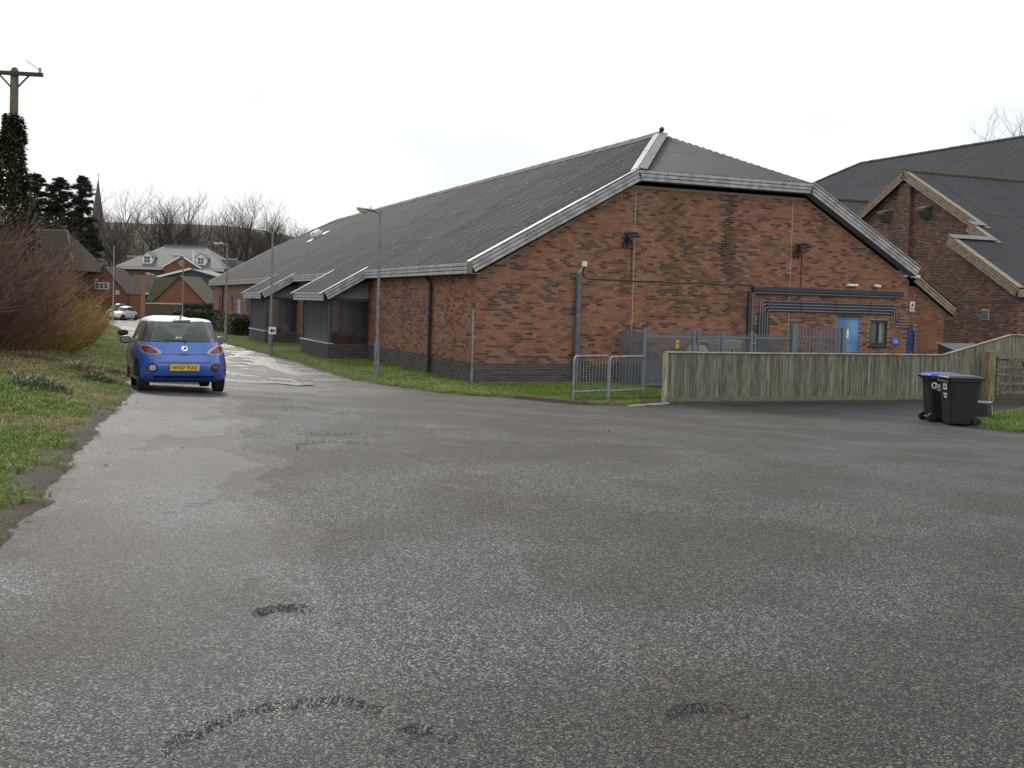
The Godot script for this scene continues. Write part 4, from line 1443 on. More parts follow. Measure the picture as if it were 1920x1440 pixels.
	b.tube([Vector3(12.4, 0, 0), Vector3(12.4, 1.06, 0), Vector3(13.0, 1.1, 0), Vector3(14.3, 1.13, 0), Vector3(14.3, 0, 0)], [0.02], 8)
	part("rail", b, mat("rail_brown", Color(0.16, 0.12, 0.1), 0.6), t)
	b = MB.new()
	b.tube([Vector3(13.35, 0, 0), Vector3(13.35, 1.12, 0)], [0.018], 8)
	part("post", b, mat("rail_brown"), t)

	# steel compound
	var z := 1.5
	var paint := mat("compound_paint", Color(0.145, 0.175, 0.215), 0.5)
	t = thing("steel_mesh_fence", "blue-grey steel mesh fence panels around the gas cabinets by the gable", "fence")
	for e in [[4.66, 1.72, 0.1], [6.32, 1.7, 0.09], [6.47, 1.7, 0.07], [7.31, 1.68, 0.09], [8.31, 1.68, 0.11], [8.45, 1.62, 0.07]]:
		b = MB.new()
		b.bbox(Vector3(e[0], e[1] * 0.5, z), Vector3(e[2], e[1], e[2]), 0.01)
		part("post", b, paint, t)
	for e in [[4.72, 6.27], [6.51, 7.26], [7.36, 8.25], [8.49, 9.74]]:
		b = MB.new()
		lattice(b, Vector3(e[0], 0.06, z), Vector3.RIGHT, e[1] - e[0], 1.56, 0.062, 0.009)
		part("mesh_panel", b, paint, t)
		for y in [0.1, 1.5]:
			b = MB.new()
			b.bar(Vector3(e[0], y, z + 0.012), Vector3(e[1], y, z + 0.012), 0.03, 0.05)
			part("rail", b, paint, t)
	b = MB.new()
	lattice(b, Vector3(4.66, 0.06, 0.02), Vector3.BACK, 1.42, 1.56, 0.062, 0.009)
	part("mesh_panel", b, paint, t)
	for k in 3:
		b = MB.new()
		b.box(Vector3(8.385, 0.5 + k * 0.42, z + 0.05), Vector3(0.16, 0.06, 0.03))
		part("hinge", b, paint, t)
	b = MB.new()
	lattice(b, Vector3(4.72, 0.06, z - 0.004), Vector3.RIGHT, 1.55, 0.74, 0.05, 0.02, false)
	part("kick_mesh", b, paint, t)
	t = thing("palisade_gate", "blue-grey steel bar gate between two tall posts near the blue door", "gate")
	for e in [[9.85, 1.95, 0.15], [11.73, 1.88, 0.15], [9.98, 1.9, 0.06]]:
		b = MB.new()
		b.bbox(Vector3(e[0], e[1] * 0.5, z), Vector3(e[2], e[1], e[2]), 0.012)
		part("post", b, paint, t)
	for y in [0.2, 1.55]:
		b = MB.new()
		b.bbox(Vector3(10.82, y, z), Vector3(1.52, 0.07, 0.05), 0.008)
		part("rail", b, paint, t)
	for i in 11:
		b = MB.new()
		b.bbox(Vector3(10.16 + i * 0.135, 0.95, z + 0.04), Vector3(0.035, 1.84, 0.025), 0.005)
		part("pale", b, paint, t)
	b = MB.new()
	lattice(b, Vector3(10.1, 0.1, z - 0.03), Vector3.RIGHT, 1.5, 1.75, 0.065, 0.008, false)
	part("mesh_panel", b, paint, t)
	b = MB.new()
	b.bbox(Vector3(11.55, 0.95, z + 0.05), Vector3(0.07, 1.5, 0.06), 0.01)
	part("slam_plate", b, paint, t)
	var cab := mat("cabinet_grey", Color(0.36, 0.39, 0.38), 0.55)
	t = thing("plant_cabinet", "pale grey plant cabinet with yellow warning labels behind the mesh fence", "cabinet", Vector3(7.85, 0, 0.85))
	b = MB.new()
	b.bbox(Vector3(0, 0.71, 0), Vector3(0.86, 1.42, 0.5), 0.02)
	var cb := part("body", b, cab, t)
	b = MB.new()
	b.bbox(Vector3(0.15, 1.1, 0.255), Vector3(0.36, 0.22, 0.01), 0.002)
	part("warning_label", b, mat("label_yellow", Color(0.62, 0.47, 0.03), 0.6), cb)
	b = MB.new()
	b.tri(Vector3(-0.01, 1.02, 0.263), Vector3(0.13, 1.02, 0.263), Vector3(0.06, 1.16, 0.263))
	b.box(Vector3(0.23, 1.12, 0.263), Vector3(0.12, 0.015, 0.002))
	b.box(Vector3(0.23, 1.08, 0.263), Vector3(0.12, 0.015, 0.002))
	part("print", b, mat("print_black"), cb)
	b = MB.new()
	b.bbox(Vector3(-0.01, 0.86, 0.255), Vector3(0.2, 0.08, 0.01), 0.002)
	part("warning_label", b, mat("label_yellow"), cb)
	t = thing("gas_tank", "low grey tank with domed end and valve behind the mesh fence", "tank", Vector3(6.9, 0, 0.8))
	b = MB.new()
	b.tube([Vector3(-0.36, 0.98, 0), Vector3(-0.3, 0.98, 0), Vector3(-0.24, 0.98, 0), Vector3(0.2, 0.98, 0), Vector3(0.26, 0.98, 0), Vector3(0.3, 0.98, 0)], [0.08, 0.22, 0.26, 0.26, 0.2, 0.06], 18)
	part("vessel", b, cab, t)
	b = MB.new()
	b.tube([Vector3(0.0, 1.2, 0), Vector3(0.0, 1.36, 0), Vector3(0.3, 1.36, 0), Vector3(0.42, 1.3, 0)], [0.03], 8)
	part("valve_pipe", b, cab, t)
	b = MB.new()
	b.box(Vector3(-0.15, 0.36, 0), Vector3(0.1, 0.74, 0.3))
	b.box(Vector3(0.15, 0.36, 0), Vector3(0.1, 0.74, 0.3))
	part("stand", b, cab, t)
	t = thing("hazard_sign", "small yellow hazard sign wired to the mesh fence left panel", "sign", Vector3(5.75, 1.28, z + 0.02))
	b = MB.new()
	b.bbox(Vector3(0, 0, 0.006), Vector3(0.1, 0.24, 0.01), 0.002)
	part("plate", b, mat("label_yellow"), t)
	b = MB.new()
	b.tri(Vector3(-0.035, 0.0, 0.014), Vector3(0.035, 0.0, 0.014), Vector3(0, 0.08, 0.014))
	b.box(Vector3(0, -0.06, 0.014), Vector3(0.07, 0.015, 0.002))
	part("print", b, mat("print_black"), t)

	# close-boarded fence in front of the yard
	t = thing("board_fence", "low weathered close-board timber fence with moss and a rising end", "fence")
	var boards := []
	for i in 16:
		boards.append(mat("fence_board_%d" % i, [Color(0.225, 0.22, 0.195), Color(0.20, 0.198, 0.168), Color(0.245, 0.24, 0.218), Color(0.175, 0.177, 0.142), Color(0.20, 0.203, 0.16), Color(0.26, 0.253, 0.232), Color(0.16, 0.158, 0.135)][i % 7] * (0.9 + 0.02 * i), 0.9, 0.0, {"albedo_texture": T.wood, "uv1_triplanar": true, "uv1_world_triplanar": true, "uv1_scale": Vector3(1.3, 0.11, 1.3), "uv1_offset": Vector3(i * 0.37, i * 0.61, i * 0.2)}))
	var newer := []
	for i in 3:
		newer.append(mat("grey_board_%d" % i, [Color(0.26, 0.25, 0.22), Color(0.29, 0.275, 0.245), Color(0.235, 0.23, 0.205)][i], 0.9, 0.0, {"albedo_texture": T.wood, "uv1_triplanar": true, "uv1_world_triplanar": true, "uv1_scale": Vector3(1.3, 0.11, 1.3), "uv1_offset": Vector3(i * 0.37, i * 0.61, i * 0.2)}))
	var x := 2.82
	var fz := 6.0
	while x < 17.5:
		var h := 1.22
		if x > 11.45:
			h = minf(1.82, 1.24 + (x - 11.45) * 0.242)
		b = MB.new()
		var ba := Basis(Vector3.UP, 0.09)
		b.bbox(Vector3(x + 0.05, 0.14 + (h - 0.14) * 0.5, fz + rng.randf_range(-0.006, 0.006)), Vector3(rng.randf_range(0.098, 0.112), h - 0.14, 0.016), 0.004, ba * Basis(Vector3.BACK, rng.randf_range(-0.006, 0.006)))
		part("board", b, boards[rng.randi() % 16] if x < 11.45 else newer[rng.randi() % 3], t)
		x += 0.094
	var capm := mat("cap_rail", Color(0.47, 0.43, 0.36), 0.75, 0.0, {"albedo_texture": T.wood, "uv1_triplanar": true, "uv1_world_triplanar": true, "uv1_scale": Vector3(0.12, 1.2, 1.2)})
	for e in [[Vector3(2.74, 1.245, fz + 0.01), Vector3(5.7, 1.245, fz + 0.01)], [Vector3(5.705, 1.245, fz + 0.01), Vector3(8.6, 1.25, fz + 0.01)], [Vector3(8.605, 1.25, fz + 0.01), Vector3(11.45, 1.255, fz + 0.01)], [Vector3(11.455, 1.255, fz + 0.01), Vector3(13.88, 1.835, fz + 0.01)], [Vector3(13.885, 1.84, fz + 0.01), Vector3(17.5, 1.84, fz + 0.01)]]:
		b = MB.new()
		var d: Vector3 = (e[1] - e[0]).normalized()
		b.bbox((e[0] + e[1]) * 0.5, Vector3(e[0].distance_to(e[1]), 0.04, 0.085), 0.012, Basis(d, Vector3.BACK.cross(d), Vector3.BACK))
		part("cap_rail", b, capm, t)
	for i in 5:
		b = MB.new()
		b.bbox(Vector3(2.8 + 1.48 + i * 2.96, 0.065, fz - 0.005), Vector3(2.95, 0.17, 0.03), 0.006)
		part("gravel_board", b, boards[4], t)
	for i in 6:
		b = MB.new()
		b.bbox(Vector3(2.9 + i * 2.9, 0.5, fz - 0.1), Vector3(0.1, 1.4 if i < 4 else 2.2, 0.1), 0.008)
		part("post", b, boards[2], t)
	for y in [0.35, 1.0]:
		b = MB.new()
		b.bar(Vector3(2.85, y, fz - 0.035), Vector3(17.4, y, fz - 0.035), 0.05, 0.09)
		part("arris_rail", b, boards[2], t)
	b = MB.new()
	b.bbox(Vector3(2.765, 0.6, fz + 0.0), Vector3(0.09, 1.24, 0.12), 0.01)
	part("end_post", b, mat("end_post_wood", Color(0.46, 0.43, 0.33), 0.85, 0.0, {"albedo_texture": T.wood, "uv1_triplanar": true, "uv1_world_triplanar": true, "uv1_scale": Vector3(1.5, 0.15, 1.5)}), t)

	# field gate and its post
	t = thing("gate_post", "thick square timber gate post in front of the rising fence", "post", Vector3(12.79, 0, 6.38))
	b = MB.new()
	b.bbox(Vector3(0, 0.6, 0), Vector3(0.24, 1.6, 0.24), 0.02)
	part("shaft", b, mat("post_wood", Color(0.27, 0.225, 0.13), 0.85, 0.0, {"albedo_texture": T.wood, "uv1_triplanar": true, "uv1_world_triplanar": true, "uv1_scale": Vector3(1.5, 0.15, 1.5)}), t)
	t = thing("field_gate", "five-bar timber field gate with diagonal brace hung on the thick post", "gate", Vector3(12.98, 0, 6.36))
	var gm := mat("gate_wood", Color(0.22, 0.195, 0.165), 0.9, 0.0, {"albedo_texture": T.wood, "uv1_triplanar": true, "uv1_world_triplanar": true, "uv1_scale": Vector3(0.12, 1.2, 1.2)})
	for y in [0.24, 0.48, 0.72, 0.95, 1.17]:
		b = MB.new()
		b.bbox(Vector3(1.4, y, 0), Vector3(2.6, 0.085, 0.03), 0.006)
		part("rail", b, gm, t)
	for gx in [0.13, 2.7]:
		b = MB.new()
		b.bbox(Vector3(gx, 0.71, 0), Vector3(0.11, 1.1, 0.06), 0.008)
		part("stile", b, gm, t)
	b = MB.new()
	b.bar(Vector3(0.2, 0.24, 0.035), Vector3(0.95, 1.17, 0.035), 0.03, 0.07, Vector3.BACK)
	part("brace", b, gm, t)
	b = MB.new()
	b.bar(Vector3(0.95, 1.17, 0.035), Vector3(1.6, 0.24, 0.035), 0.03, 0.07, Vector3.BACK)
	part("brace", b, gm, t)
	b = MB.new()
	b.tube([Vector3(0.0, 1.17, 0.04), Vector3(0.5, 1.17, 0.04)], [0.015], 6)
	b.tube([Vector3(-0.06, 1.1, 0.03), Vector3(-0.06, 1.24, 0.03)], [0.02], 6)
	part("hinge", b, black, t)

	# behind the fence: lidded skip and a dark screen
	t = thing("lidded_skip", "dark grey waste container with sloping lid just behind the board fence", "container", Vector3(17.1, 0, 1.2))
	b = MB.new()
	b.prism(PackedVector2Array([Vector2(-0.6, 0.1), Vector2(0.6, 0.1), Vector2(0.6, 1.05), Vector2(-0.6, 1.36)]), Vector3(-0.7, 0, 0), Vector3.BACK, Vector3.UP, Vector3(1.4, 0, 0))
	var sk := part("body", b, mat("skip_grey", Color(0.07, 0.075, 0.08), 0.6), t)
	b = MB.new()
	b.box(Vector3(0, 1.235, 0), Vector3(1.48, 0.04, 1.3), Basis(Vector3.RIGHT, 0.253))
	part("lid", b, mat("skip_lid", Color(0.10, 0.115, 0.125), 0.5), sk)
	b = MB.new()
	for s in [-0.74, 0.74]:
		b.box(Vector3(s, 1.27, 0), Vector3(0.03, 0.04, 1.32), Basis(Vector3.RIGHT, 0.253))
	part("lid_edge", b, mat("coping", Color(0.40, 0.39, 0.38), 0.6), sk)
	t = thing("timber_screen", "dark brown timber screen standing against the forward brick block", "screen", Vector3(21.0, 0, 0.2))
	for i in 16:
		b = MB.new()
		b.bbox(Vector3(-1.6 + i * 0.15, 0.7, 0), Vector3(0.14, 1.45, 0.03), 0.005)
		part("board", b, mat("screen_brown_%d" % (i % 3), [Color(0.05, 0.026, 0.02), Color(0.04, 0.022, 0.018), Color(0.06, 0.03, 0.022)][i % 3], 0.8), t)
	for y in [0.3, 1.2]:
		b = MB.new()
		b.bar(Vector3(-1.7, y, -0.04), Vector3(0.8, y, -0.04), 0.04, 0.08)
		part("rail", b, mat("screen_brown_0"), t)


# ---------- things beside the lane
func barrier(a: Vector3, e: Vector3, label: String) -> void:
	var t := thing("pedestrian_barrier", label, "barrier", a, 0.0, "galvanised barriers at the path mouth")
	var m := grained("galvanised", Color(0.30, 0.325, 0.35), 0.45, T.blotch, Vector3(0.6, 0.6, 0.6), false, 0.35)
	var w := e - a
	w.y = 0
	var d := w.normalized()
	var b := MB.new()
	var r := 0.09
	b.tube([Vector3(0, -0.2, 0), Vector3(0, 1.08 - r, 0), d * r * 0.3 + Vector3(0, 1.08 - r * 0.3, 0), d * r + Vector3(0, 1.08, 0), w - d * r + Vector3(0, 1.08, 0), w - d * r * 0.3 + Vector3(0, 1.08 - r * 0.3, 0), w + Vector3(0, 1.08 - r, 0), w + Vector3(0, -0.2, 0)], [0.027], 10)
	part("hoop", b, m, t)
	b = MB.new()
	b.tube([Vector3(0, 0.25, 0), w + Vector3(0, 0.25, 0)], [0.022], 8)
	part("lower_rail", b, m, t)
	for i in 10:
		b = MB.new()
		var p := w * ((i + 1.0) / 11.0)
		b.tube([p + Vector3(0, 0.25, 0), p + Vector3(0, 1.06, 0)], [0.007], 5)
		part("infill_bar", b, m, t)


func rounded(w: float, d: float, r: float, y: float, off := Vector2.ZERO) -> Array:
	var out := []
	for k in 4:
		var cx: float = [1, -1, -1, 1][k] * (w * 0.5 - r)
		var cz: float = [-1, -1, 1, 1][k] * (d * 0.5 - r)
		for i in 5:
			var an := (k + i / 4.0) * PI * 0.5
			out.append(Vector3(cx + cos(an) * r + off.x, y, cz - sin(an) * r + off.y))
	return out


func wheelie_bin(at: Vector3, turn: float, lid: Material, label: String) -> Node3D:
	# front is local +z, wheels at -z
	var t := thing("wheelie_bin", label, "bin", at, turn)
	var blk := mat("bin_black", Color(0.009, 0.009, 0.0105), 0.6)
	var b := MB.new()
	b.ring_loft([rounded(0.02, 0.02, 0.005, 0.03), rounded(0.44, 0.5, 0.05, 0.03), rounded(0.46, 0.52, 0.05, 0.06), rounded(0.55, 0.66, 0.06, 0.93), rounded(0.60, 0.71, 0.06, 0.935), rounded(0.60, 0.71, 0.06, 0.985), rounded(0.5, 0.6, 0.05, 0.99)])
	part("body", b, blk, t)
	b = MB.new()
	var o := Vector2(0, 0.01)
	b.ring_loft([rounded(0.58, 0.70, 0.06, 0.99, o), rounded(0.62, 0.76, 0.07, 0.995, o), rounded(0.62, 0.76, 0.07, 1.02, o), rounded(0.56, 0.68, 0.1, 1.055, o), rounded(0.3, 0.4, 0.1, 1.075, o), rounded(0.02, 0.02, 0.005, 1.08, o)])
	part("lid", b, lid, t)
	b = MB.new()
	b.tube([Vector3(-0.24, 1.0, -0.42), Vector3(0.24, 1.0, -0.42)], [0.02], 8)
	for s in [-0.22, 0.0, 0.22]:
		b.box(Vector3(s, 0.985, -0.37), Vector3(0.03, 0.05, 0.12))
	part("handle", b, blk, t)
	b = MB.new()
	b.tube([Vector3(-0.27, 0.1, -0.27), Vector3(0.27, 0.1, -0.27)], [0.012], 6)
	part("axle", b, mat("steel"), t)
	for s in [-1.0, 1.0]:
		b = MB.new()
		b.tube([Vector3(s * 0.22, 0.1, -0.27), Vector3(s * 0.235, 0.1, -0.27), Vector3(s * 0.265, 0.1, -0.27), Vector3(s * 0.28, 0.1, -0.27)], [0.085, 0.1, 0.1, 0.085], 18)
		part("wheel", b, blk, t)
	b = MB.new()
	for k in 2:
		b.bbox(Vector3(0, 0.955 - k * 0.03, 0.362), Vector3(0.5, 0.018, 0.03), 0.004)
	part("comb_rim", b, mat("bin_rim", Color(0.03, 0.03, 0.032), 0.3), t)
	return t


func lamp_post(at: Vector3, label: String) -> Node3D:
	var t := thing("street_lamp", label, "street lamp", at, 0.0, "grey lamp columns along the lane")
	var m := grained("column_paint", Color(0.22, 0.24, 0.25), 0.55, T.blotch, Vector3(0.6, 0.6, 0.6))
	var b := MB.new()
	b.tube([Vector3(0, -0.2, 0), Vector3(0, 0.98, 0), Vector3(0, 1.06, 0), Vector3(0, 1.1, 0)], [0.085, 0.085, 0.07, 0.045], 14)
	var base := part("base_column", b, m, t)
	b = MB.new()
	b.bbox(Vector3(0, 0.55, 0.082), Vector3(0.09, 0.5, 0.012), 0.004)
	part("access_door", b, m, base)
	b = MB.new()
	b.tube([Vector3(0, 1.05, 0), Vector3(0, 4.9, 0), Vector3(0, 4.98, 0)], [0.047, 0.04, 0.03], 12)
	part("column", b, m, t)
	b = MB.new()
	b.tube([Vector3(0, 4.92, 0), Vector3(-0.25, 4.97, 0)], [0.028], 8)
	part("bracket", b, m, t)
	b = MB.new()
	var rows := []
	for i in 9:
		var f := i / 8.0
		var w := 0.13 * sqrt(maxf(0.02, sin(PI * clampf(f * 0.93 + 0.05, 0, 1))))
		var ring := []
		for k in 12:
			var an := -TAU * k / 12.0
			ring.append(Vector3(-0.16 - f * 0.55, 4.98 + f * 0.03 + sin(an) * (0.05 if sin(an) > 0 else 0.035), cos(an) * w))
		rows.append(ring)
	b.ring_loft(rows)
	var head := part("lantern", b, mat("lantern_grey", Color(0.30, 0.29, 0.25), 0.6), t)
	b = MB.new()
	rows = []
	for i in 7:
		var f := i / 6.0
		var ring := []
		var s := sqrt(maxf(0.01, 1.0 - pow(f * 2.0 - 1.0, 2.0)))
		for k in 10:
			var an := PI + PI * k / 9.0
			ring.append(Vector3(-0.36 - f * 0.33, 4.965 + f * 0.02 + sin(an) * 0.085 * s, cos(an) * 0.1 * s))
		rows.append(ring)
	b.grid(rows)
	part("bowl", b, mat("bowl_clear", Color(0.55, 0.53, 0.42), 0.12), head)
	b = MB.new()
	b.tube([Vector3(-0.3, 5.02, 0), Vector3(-0.3, 5.1, 0)], [0.035, 0.03], 8)
	part("photocell", b, mat("white_plastic", Color(0.72, 0.72, 0.70), 0.5), head)
	return t


func build_lane_things() -> void:
	barrier(Vector3(0.13, level(0.13, 6.36), 6.36), Vector3(1.24, 0, 5.95), "galvanised hoop barrier at the path mouth beside the timber edging boards")
	barrier(Vector3(1.43, level(1.43, 5.66), 5.66), Vector3(2.64, 0, 5.19), "galvanised hoop barrier at the path mouth beside the board fence end")

	var lid_blue := mat("lid_blue", Color(0.03, 0.055, 0.42), 0.35)
	var lid_black := mat("lid_black", Color(0.022, 0.022, 0.025), 0.3)
	var near := Vector3(6.72, 0, 11.5)
	near.y = level(near.x, near.z)
	var t := wheelie_bin(near, -1.91, lid_black, "black wheelie bin with black lid and white sticker, half hiding a blue-lidded one")
	var prt := mat("print_white", Color(0.75, 0.75, 0.78), 0.6)
	var b := MB.new()
	for r in [[0.0, 0.82, 0.17, 0.13], [0.0, 0.66, 0.17, 0.045], [0.0, 0.60, 0.12, 0.03]]:
		b.box(Vector3(r[0], r[1], 0.3105 + (r[1] - 0.7) * 0.08), Vector3(r[2], r[3], 0.003), Basis(Vector3.RIGHT, 0.08))
	var st := part("sticker", b, prt, t)
	b = MB.new()
	b.tri(Vector3(-0.05, 0.79, 0.3215), Vector3(0.05, 0.79, 0.3215), Vector3(0, 0.86, 0.327))
	b.box(Vector3(0, 0.66, 0.3095), Vector3(0.12, 0.014, 0.002), Basis(Vector3.RIGHT, 0.08))
	part("print", b, mat("print_black", Color(0.02, 0.02, 0.022), 0.6), st)
	b = MB.new()
	b.box(Vector3(-0.2695, 0.8, 0.0), Vector3(0.004, 0.016, 0.14), Basis(Vector3.BACK, -0.05))
	part("maker_mark", b, prt, t)
	var far := Vector3(7.0, 0, 10.66)
	far.y = level(far.x, far.z)
	t = wheelie_bin(far, 1.184, lid_blue, "black wheelie bin with bright blue lid and recycling lettering")
	var wd := text_on(t, "recycle", Vector3(-0.276, 0.80, 0.02), -PI * 0.5, 0.15, prt, 0.002, -0.05)
	wd.name = "lettering"
	text_on(t, "for Wiltshire", Vector3(-0.270, 0.71, 0.05), -PI * 0.5, 0.075, prt, 0.002, -0.05)
	b = MB.new()
	for i in 14:
		var a0 := 0.6 + TAU * 0.84 * i / 14.0
		var a1 := 0.6 + TAU * 0.84 * (i + 1) / 14.0
		var c0 := Vector3(-0.275, 0.80, -0.24)
		b.quad(c0 + Vector3(0, sin(a0), cos(a0)) * 0.07, c0 + Vector3(0, sin(a1), cos(a1)) * 0.07, c0 + Vector3(0, sin(a1), cos(a1)) * 0.042, c0 + Vector3(0, sin(a0), cos(a0)) * 0.042)
	part("logo", b, prt, t)
	var bx := Vector3(8.6, 0, 10.3)
	bx.y = soil(bx.x, bx.z)
	t = thing("recycling_box", "black recycling box lying upside down beside the wheelie bins", "box", bx, 0.6)
	var blk := mat("bin_black")
	b = MB.new()
	b.ring_loft([rounded(0.62, 0.46, 0.05, 0.0), rounded(0.62, 0.46, 0.05, 0.03), rounded(0.57, 0.41, 0.05, 0.035), rounded(0.47, 0.34, 0.05, 0.36), rounded(0.45, 0.32, 0.05, 0.375), rounded(0.02, 0.02, 0.005, 0.365)])
	part("tub", b, blk, t)
	b = MB.new()
	b.tube(rounded(0.47, 0.34, 0.05, 0.375) + [rounded(0.47, 0.34, 0.05, 0.375)[0]], [0.009], 6, false)
	part("base_rim", b, mat("box_rim", Color(0.5, 0.5, 0.5), 0.4), t)
	b = MB.new()
	b.box(Vector3(0.06, 0.2, 0.193), Vector3(0.06, 0.22, 0.003), Basis(Vector3.RIGHT, -0.1))
	part("label_strip", b, mat("strip_green", Color(0.45, 0.62, 0.5), 0.6), t)
	b = MB.new()
	b.bbox(Vector3(0.36, 0.02, 0.1), Vector3(0.2, 0.02, 0.3), 0.005)
	part("hand_grip", b, blk, t)

	lamp_post(Vector3(-2.17, 0.0, -2.55), "grey street lamp on the verge opposite the unbroken stretch of brick wall")
	t = lamp_post(Vector3(-3.14, 0.0, -15.4), "grey street lamp carrying a small white arrow board by the porches")
	lamp_post(Vector3(-3.22, 0.0, -28.4), "grey street lamp past both porches near the narrow blue door")
	var p := lane(-22.05, 0, 73.0)
	lamp_post(Vector3(p.x, level(p.x, p.z), p.z), "grey street lamp standing by the clipped hedge in front of the brick gable")
	p = lane(-38.0, 0, 115.0)
	lamp_post(Vector3(p.x, level(p.x, p.z), p.z), "grey street lamp in the far car park by the slate-roofed house")
	t = thing("arrow_board", "small white square board with a black arrow tied to a lamp post", "sign", Vector3(-3.1, 0.98, -15.29))
	b = MB.new()
	b.bbox(Vector3(0, 0, 0), Vector3(0.3, 0.3, 0.01), 0.003)
	part("board", b, mat("paper"), t)
	b = MB.new()
	b.prism(PackedVector2Array([Vector2(-0.11, 0), Vector2(0.0, -0.09), Vector2(0.0, -0.035), Vector2(0.11, -0.035), Vector2(0.11, 0.035), Vector2(0.0, 0.035), Vector2(0.0, 0.09)]), Vector3(0, 0, 0.006), Vector3.RIGHT, Vector3.UP, Vector3(0, 0, 0.002))
	part("arrow", b, mat("print_black"), t)

	# edging at the path mouth
	var wood := mat("edging_wood", Color(0.17, 0.13, 0.10), 0.9, 0.0, {"albedo_texture": T.wood, "uv1_triplanar": true, "uv1_world_triplanar": true, "uv1_scale": Vector3(1, 3, 1)})
	for k in 2:
		var a := Vector3(-0.95 + k * 0.22, 0, 5.4)
		var e := Vector3(-0.1 + k * 0.2, 0, 7.3)
		a.y = level(a.x, a.z) + 0.03
		e.y = level(e.x, e.z) + 0.03
		t = thing("edging_board", ["weathered timber edging board at the path mouth, on the lane side", "weathered timber edging board at the path mouth, on the barrier side"][k], "board")
		b = MB.new()
		b.bar(a, e, 0.05, 0.12)
		part("plank", b, wood, t)
	t = thing("concrete_edging", "pale concrete edging strip leading to the end of the board fence", "kerb")
	for i in 4:
		var a := Vector3(1.05, 0, 7.38).lerp(Vector3(2.72, 0, 6.28), i / 4.0)
		var e := Vector3(1.05, 0, 7.38).lerp(Vector3(2.72, 0, 6.28), (i + 0.99) / 4.0)
		a.y = level(a.x, a.z) - 0.03
		e.y = level(e.x, e.z) - 0.03
		b = MB.new()
		b.bar(a, e, 0.06, 0.13)
		part("edging_block", b, mat("concrete", Color(0.42, 0.40, 0.36), 0.85), t)

	# odds and ends inside the porches
	var mats_red := [mat("mat_red", Color(0.50, 0.05, 0.045), 0.55), mat("mat_pink", Color(0.55, 0.16, 0.14), 0.6)]
	for k in 4:
		var c := Vector3(-0.76 + (k % 2) * 0.08, 0.31 + k * 0.2, -12.95 - 0.04 * k)
		t = thing("gym_mat", ["red padded mat lowest in the stack inside the porch", "red padded mat second from the floor inside the porch", "red padded mat third from the floor inside the porch", "red padded mat topmost of the stack inside the porch"][k], "mat", c, 0.1 * (k - 1), "stacked red mats in the porch")
		b = MB.new()
		b.bbox(Vector3.ZERO, Vector3(1.05, 0.19, 1.5), 0.05)
		part("cushion", b, mats_red[k % 2], t)
		b = MB.new()
		b.box(Vector3(0.1, 0, 0.752), Vector3(0.09, 0.2, 0.012))
		part("strap", b, mat("print_black"), t)
	t = thing("mat_pallet", "low timber pallet under the red mats inside the porch", "pallet", Vector3(-0.76, 0, -13.0))
	b = MB.new()
	b.span(Vector3(-0.5, -0.02, -0.7), Vector3(0.5, 0.2, 0.7))
	part("deck", b, wood, t)
	t = thing("plastic_canister", "white plastic canister standing on the dwarf wall inside the porch with the arrow lamp", "canister", Vector3(-0.5, 0.6, -26.5))
	b = MB.new()
	b.ring_loft([rounded(0.02, 0.02, 0.004, 0.0), rounded(0.36, 0.26, 0.05, 0.0), rounded(0.36, 0.26, 0.05, 0.3), rounded(0.2, 0.16, 0.05, 0.38), rounded(0.1, 0.1, 0.04, 0.42), rounded(0.02, 0.02, 0.004, 0.43)])
	part("body", b, mat("canister_white", Color(0.5, 0.52, 0.5), 0.5), t)
	b = MB.new()
	b.tube([Vector3(-0.06, 0.40, 0), Vector3(-0.04, 0.5, 0), Vector3(0.04, 0.5, 0), Vector3(0.06, 0.40, 0)], [0.018], 6)
	part("handle", b, mat("canister_white"), t)

	# telegraph pole
	var pp := Vector3(-12.42, 0, -8.0)
	pp.y = soil(pp.x, pp.z)
	t = thing("telegraph_pole", "old timber telegraph pole with crossarm, its lower part wrapped in ivy", "pole", pp)
	var h := 9.16 - pp.y
	b = MB.new()
	b.tube([Vector3(0, -0.4, 0), Vector3(0.02, h * 0.5, 0), Vector3(0.05, h - 0.1, 0), Vector3(0.05, h, 0)], [0.16, 0.14, 0.12, 0.06], 14)
	part("shaft", b, mat("pole_wood", Color(0.20, 0.175, 0.14), 0.9, 0.0, {"albedo_texture": T.wood, "uv1_triplanar": true, "uv1_scale": Vector3(3, 0.4, 3)}), t)
	b = MB.new()
	b.bbox(Vector3(0.05, h - 0.2, 0.14), Vector3(1.75, 0.12, 0.1), 0.01, Basis(Vector3.UP, -TH) * Basis(Vector3.BACK, -0.03))
	part("crossarm", b, mat("arm_dark", Color(0.05, 0.045, 0.042), 0.85), t)
	b = MB.new()
	var rgt := Vector3(cos(TH), 0, sin(TH))
	for s in [-1.0, 1.0]:
		b.bar(Vector3(0.05, h - 0.62, 0.13) + rgt * 0.1 * s, Vector3(0.05, h - 0.26, 0.15) + rgt * 0.45 * s, 0.02, 0.05)
	part("arm_brace", b, mat("arm_dark"), t)
	b = MB.new()
	b.tube([Vector3(0.05, h - 0.2, 0.14) + rgt * 0.78, Vector3(0.05, h - 0.02, 0.14) + rgt * 0.78], [0.04, 0.05], 10)
	b.tube([Vector3(0.05, h - 0.05, 0.14) + rgt * 0.72, Vector3(0.05, h + 0.2, 0.14) + rgt * 0.36], [0.012], 5)
	part("insulator", b, mat("insulator", Color(0.3, 0.3, 0.3), 0.3), t)
	b = MB.new()
	b.tube([Vector3(0.02, h - 1.9, 0.14) - rgt * 0.12, Vector3(0.02, h - 1.84, 0.18) - rgt * 0.34], [0.07, 0.05], 8)
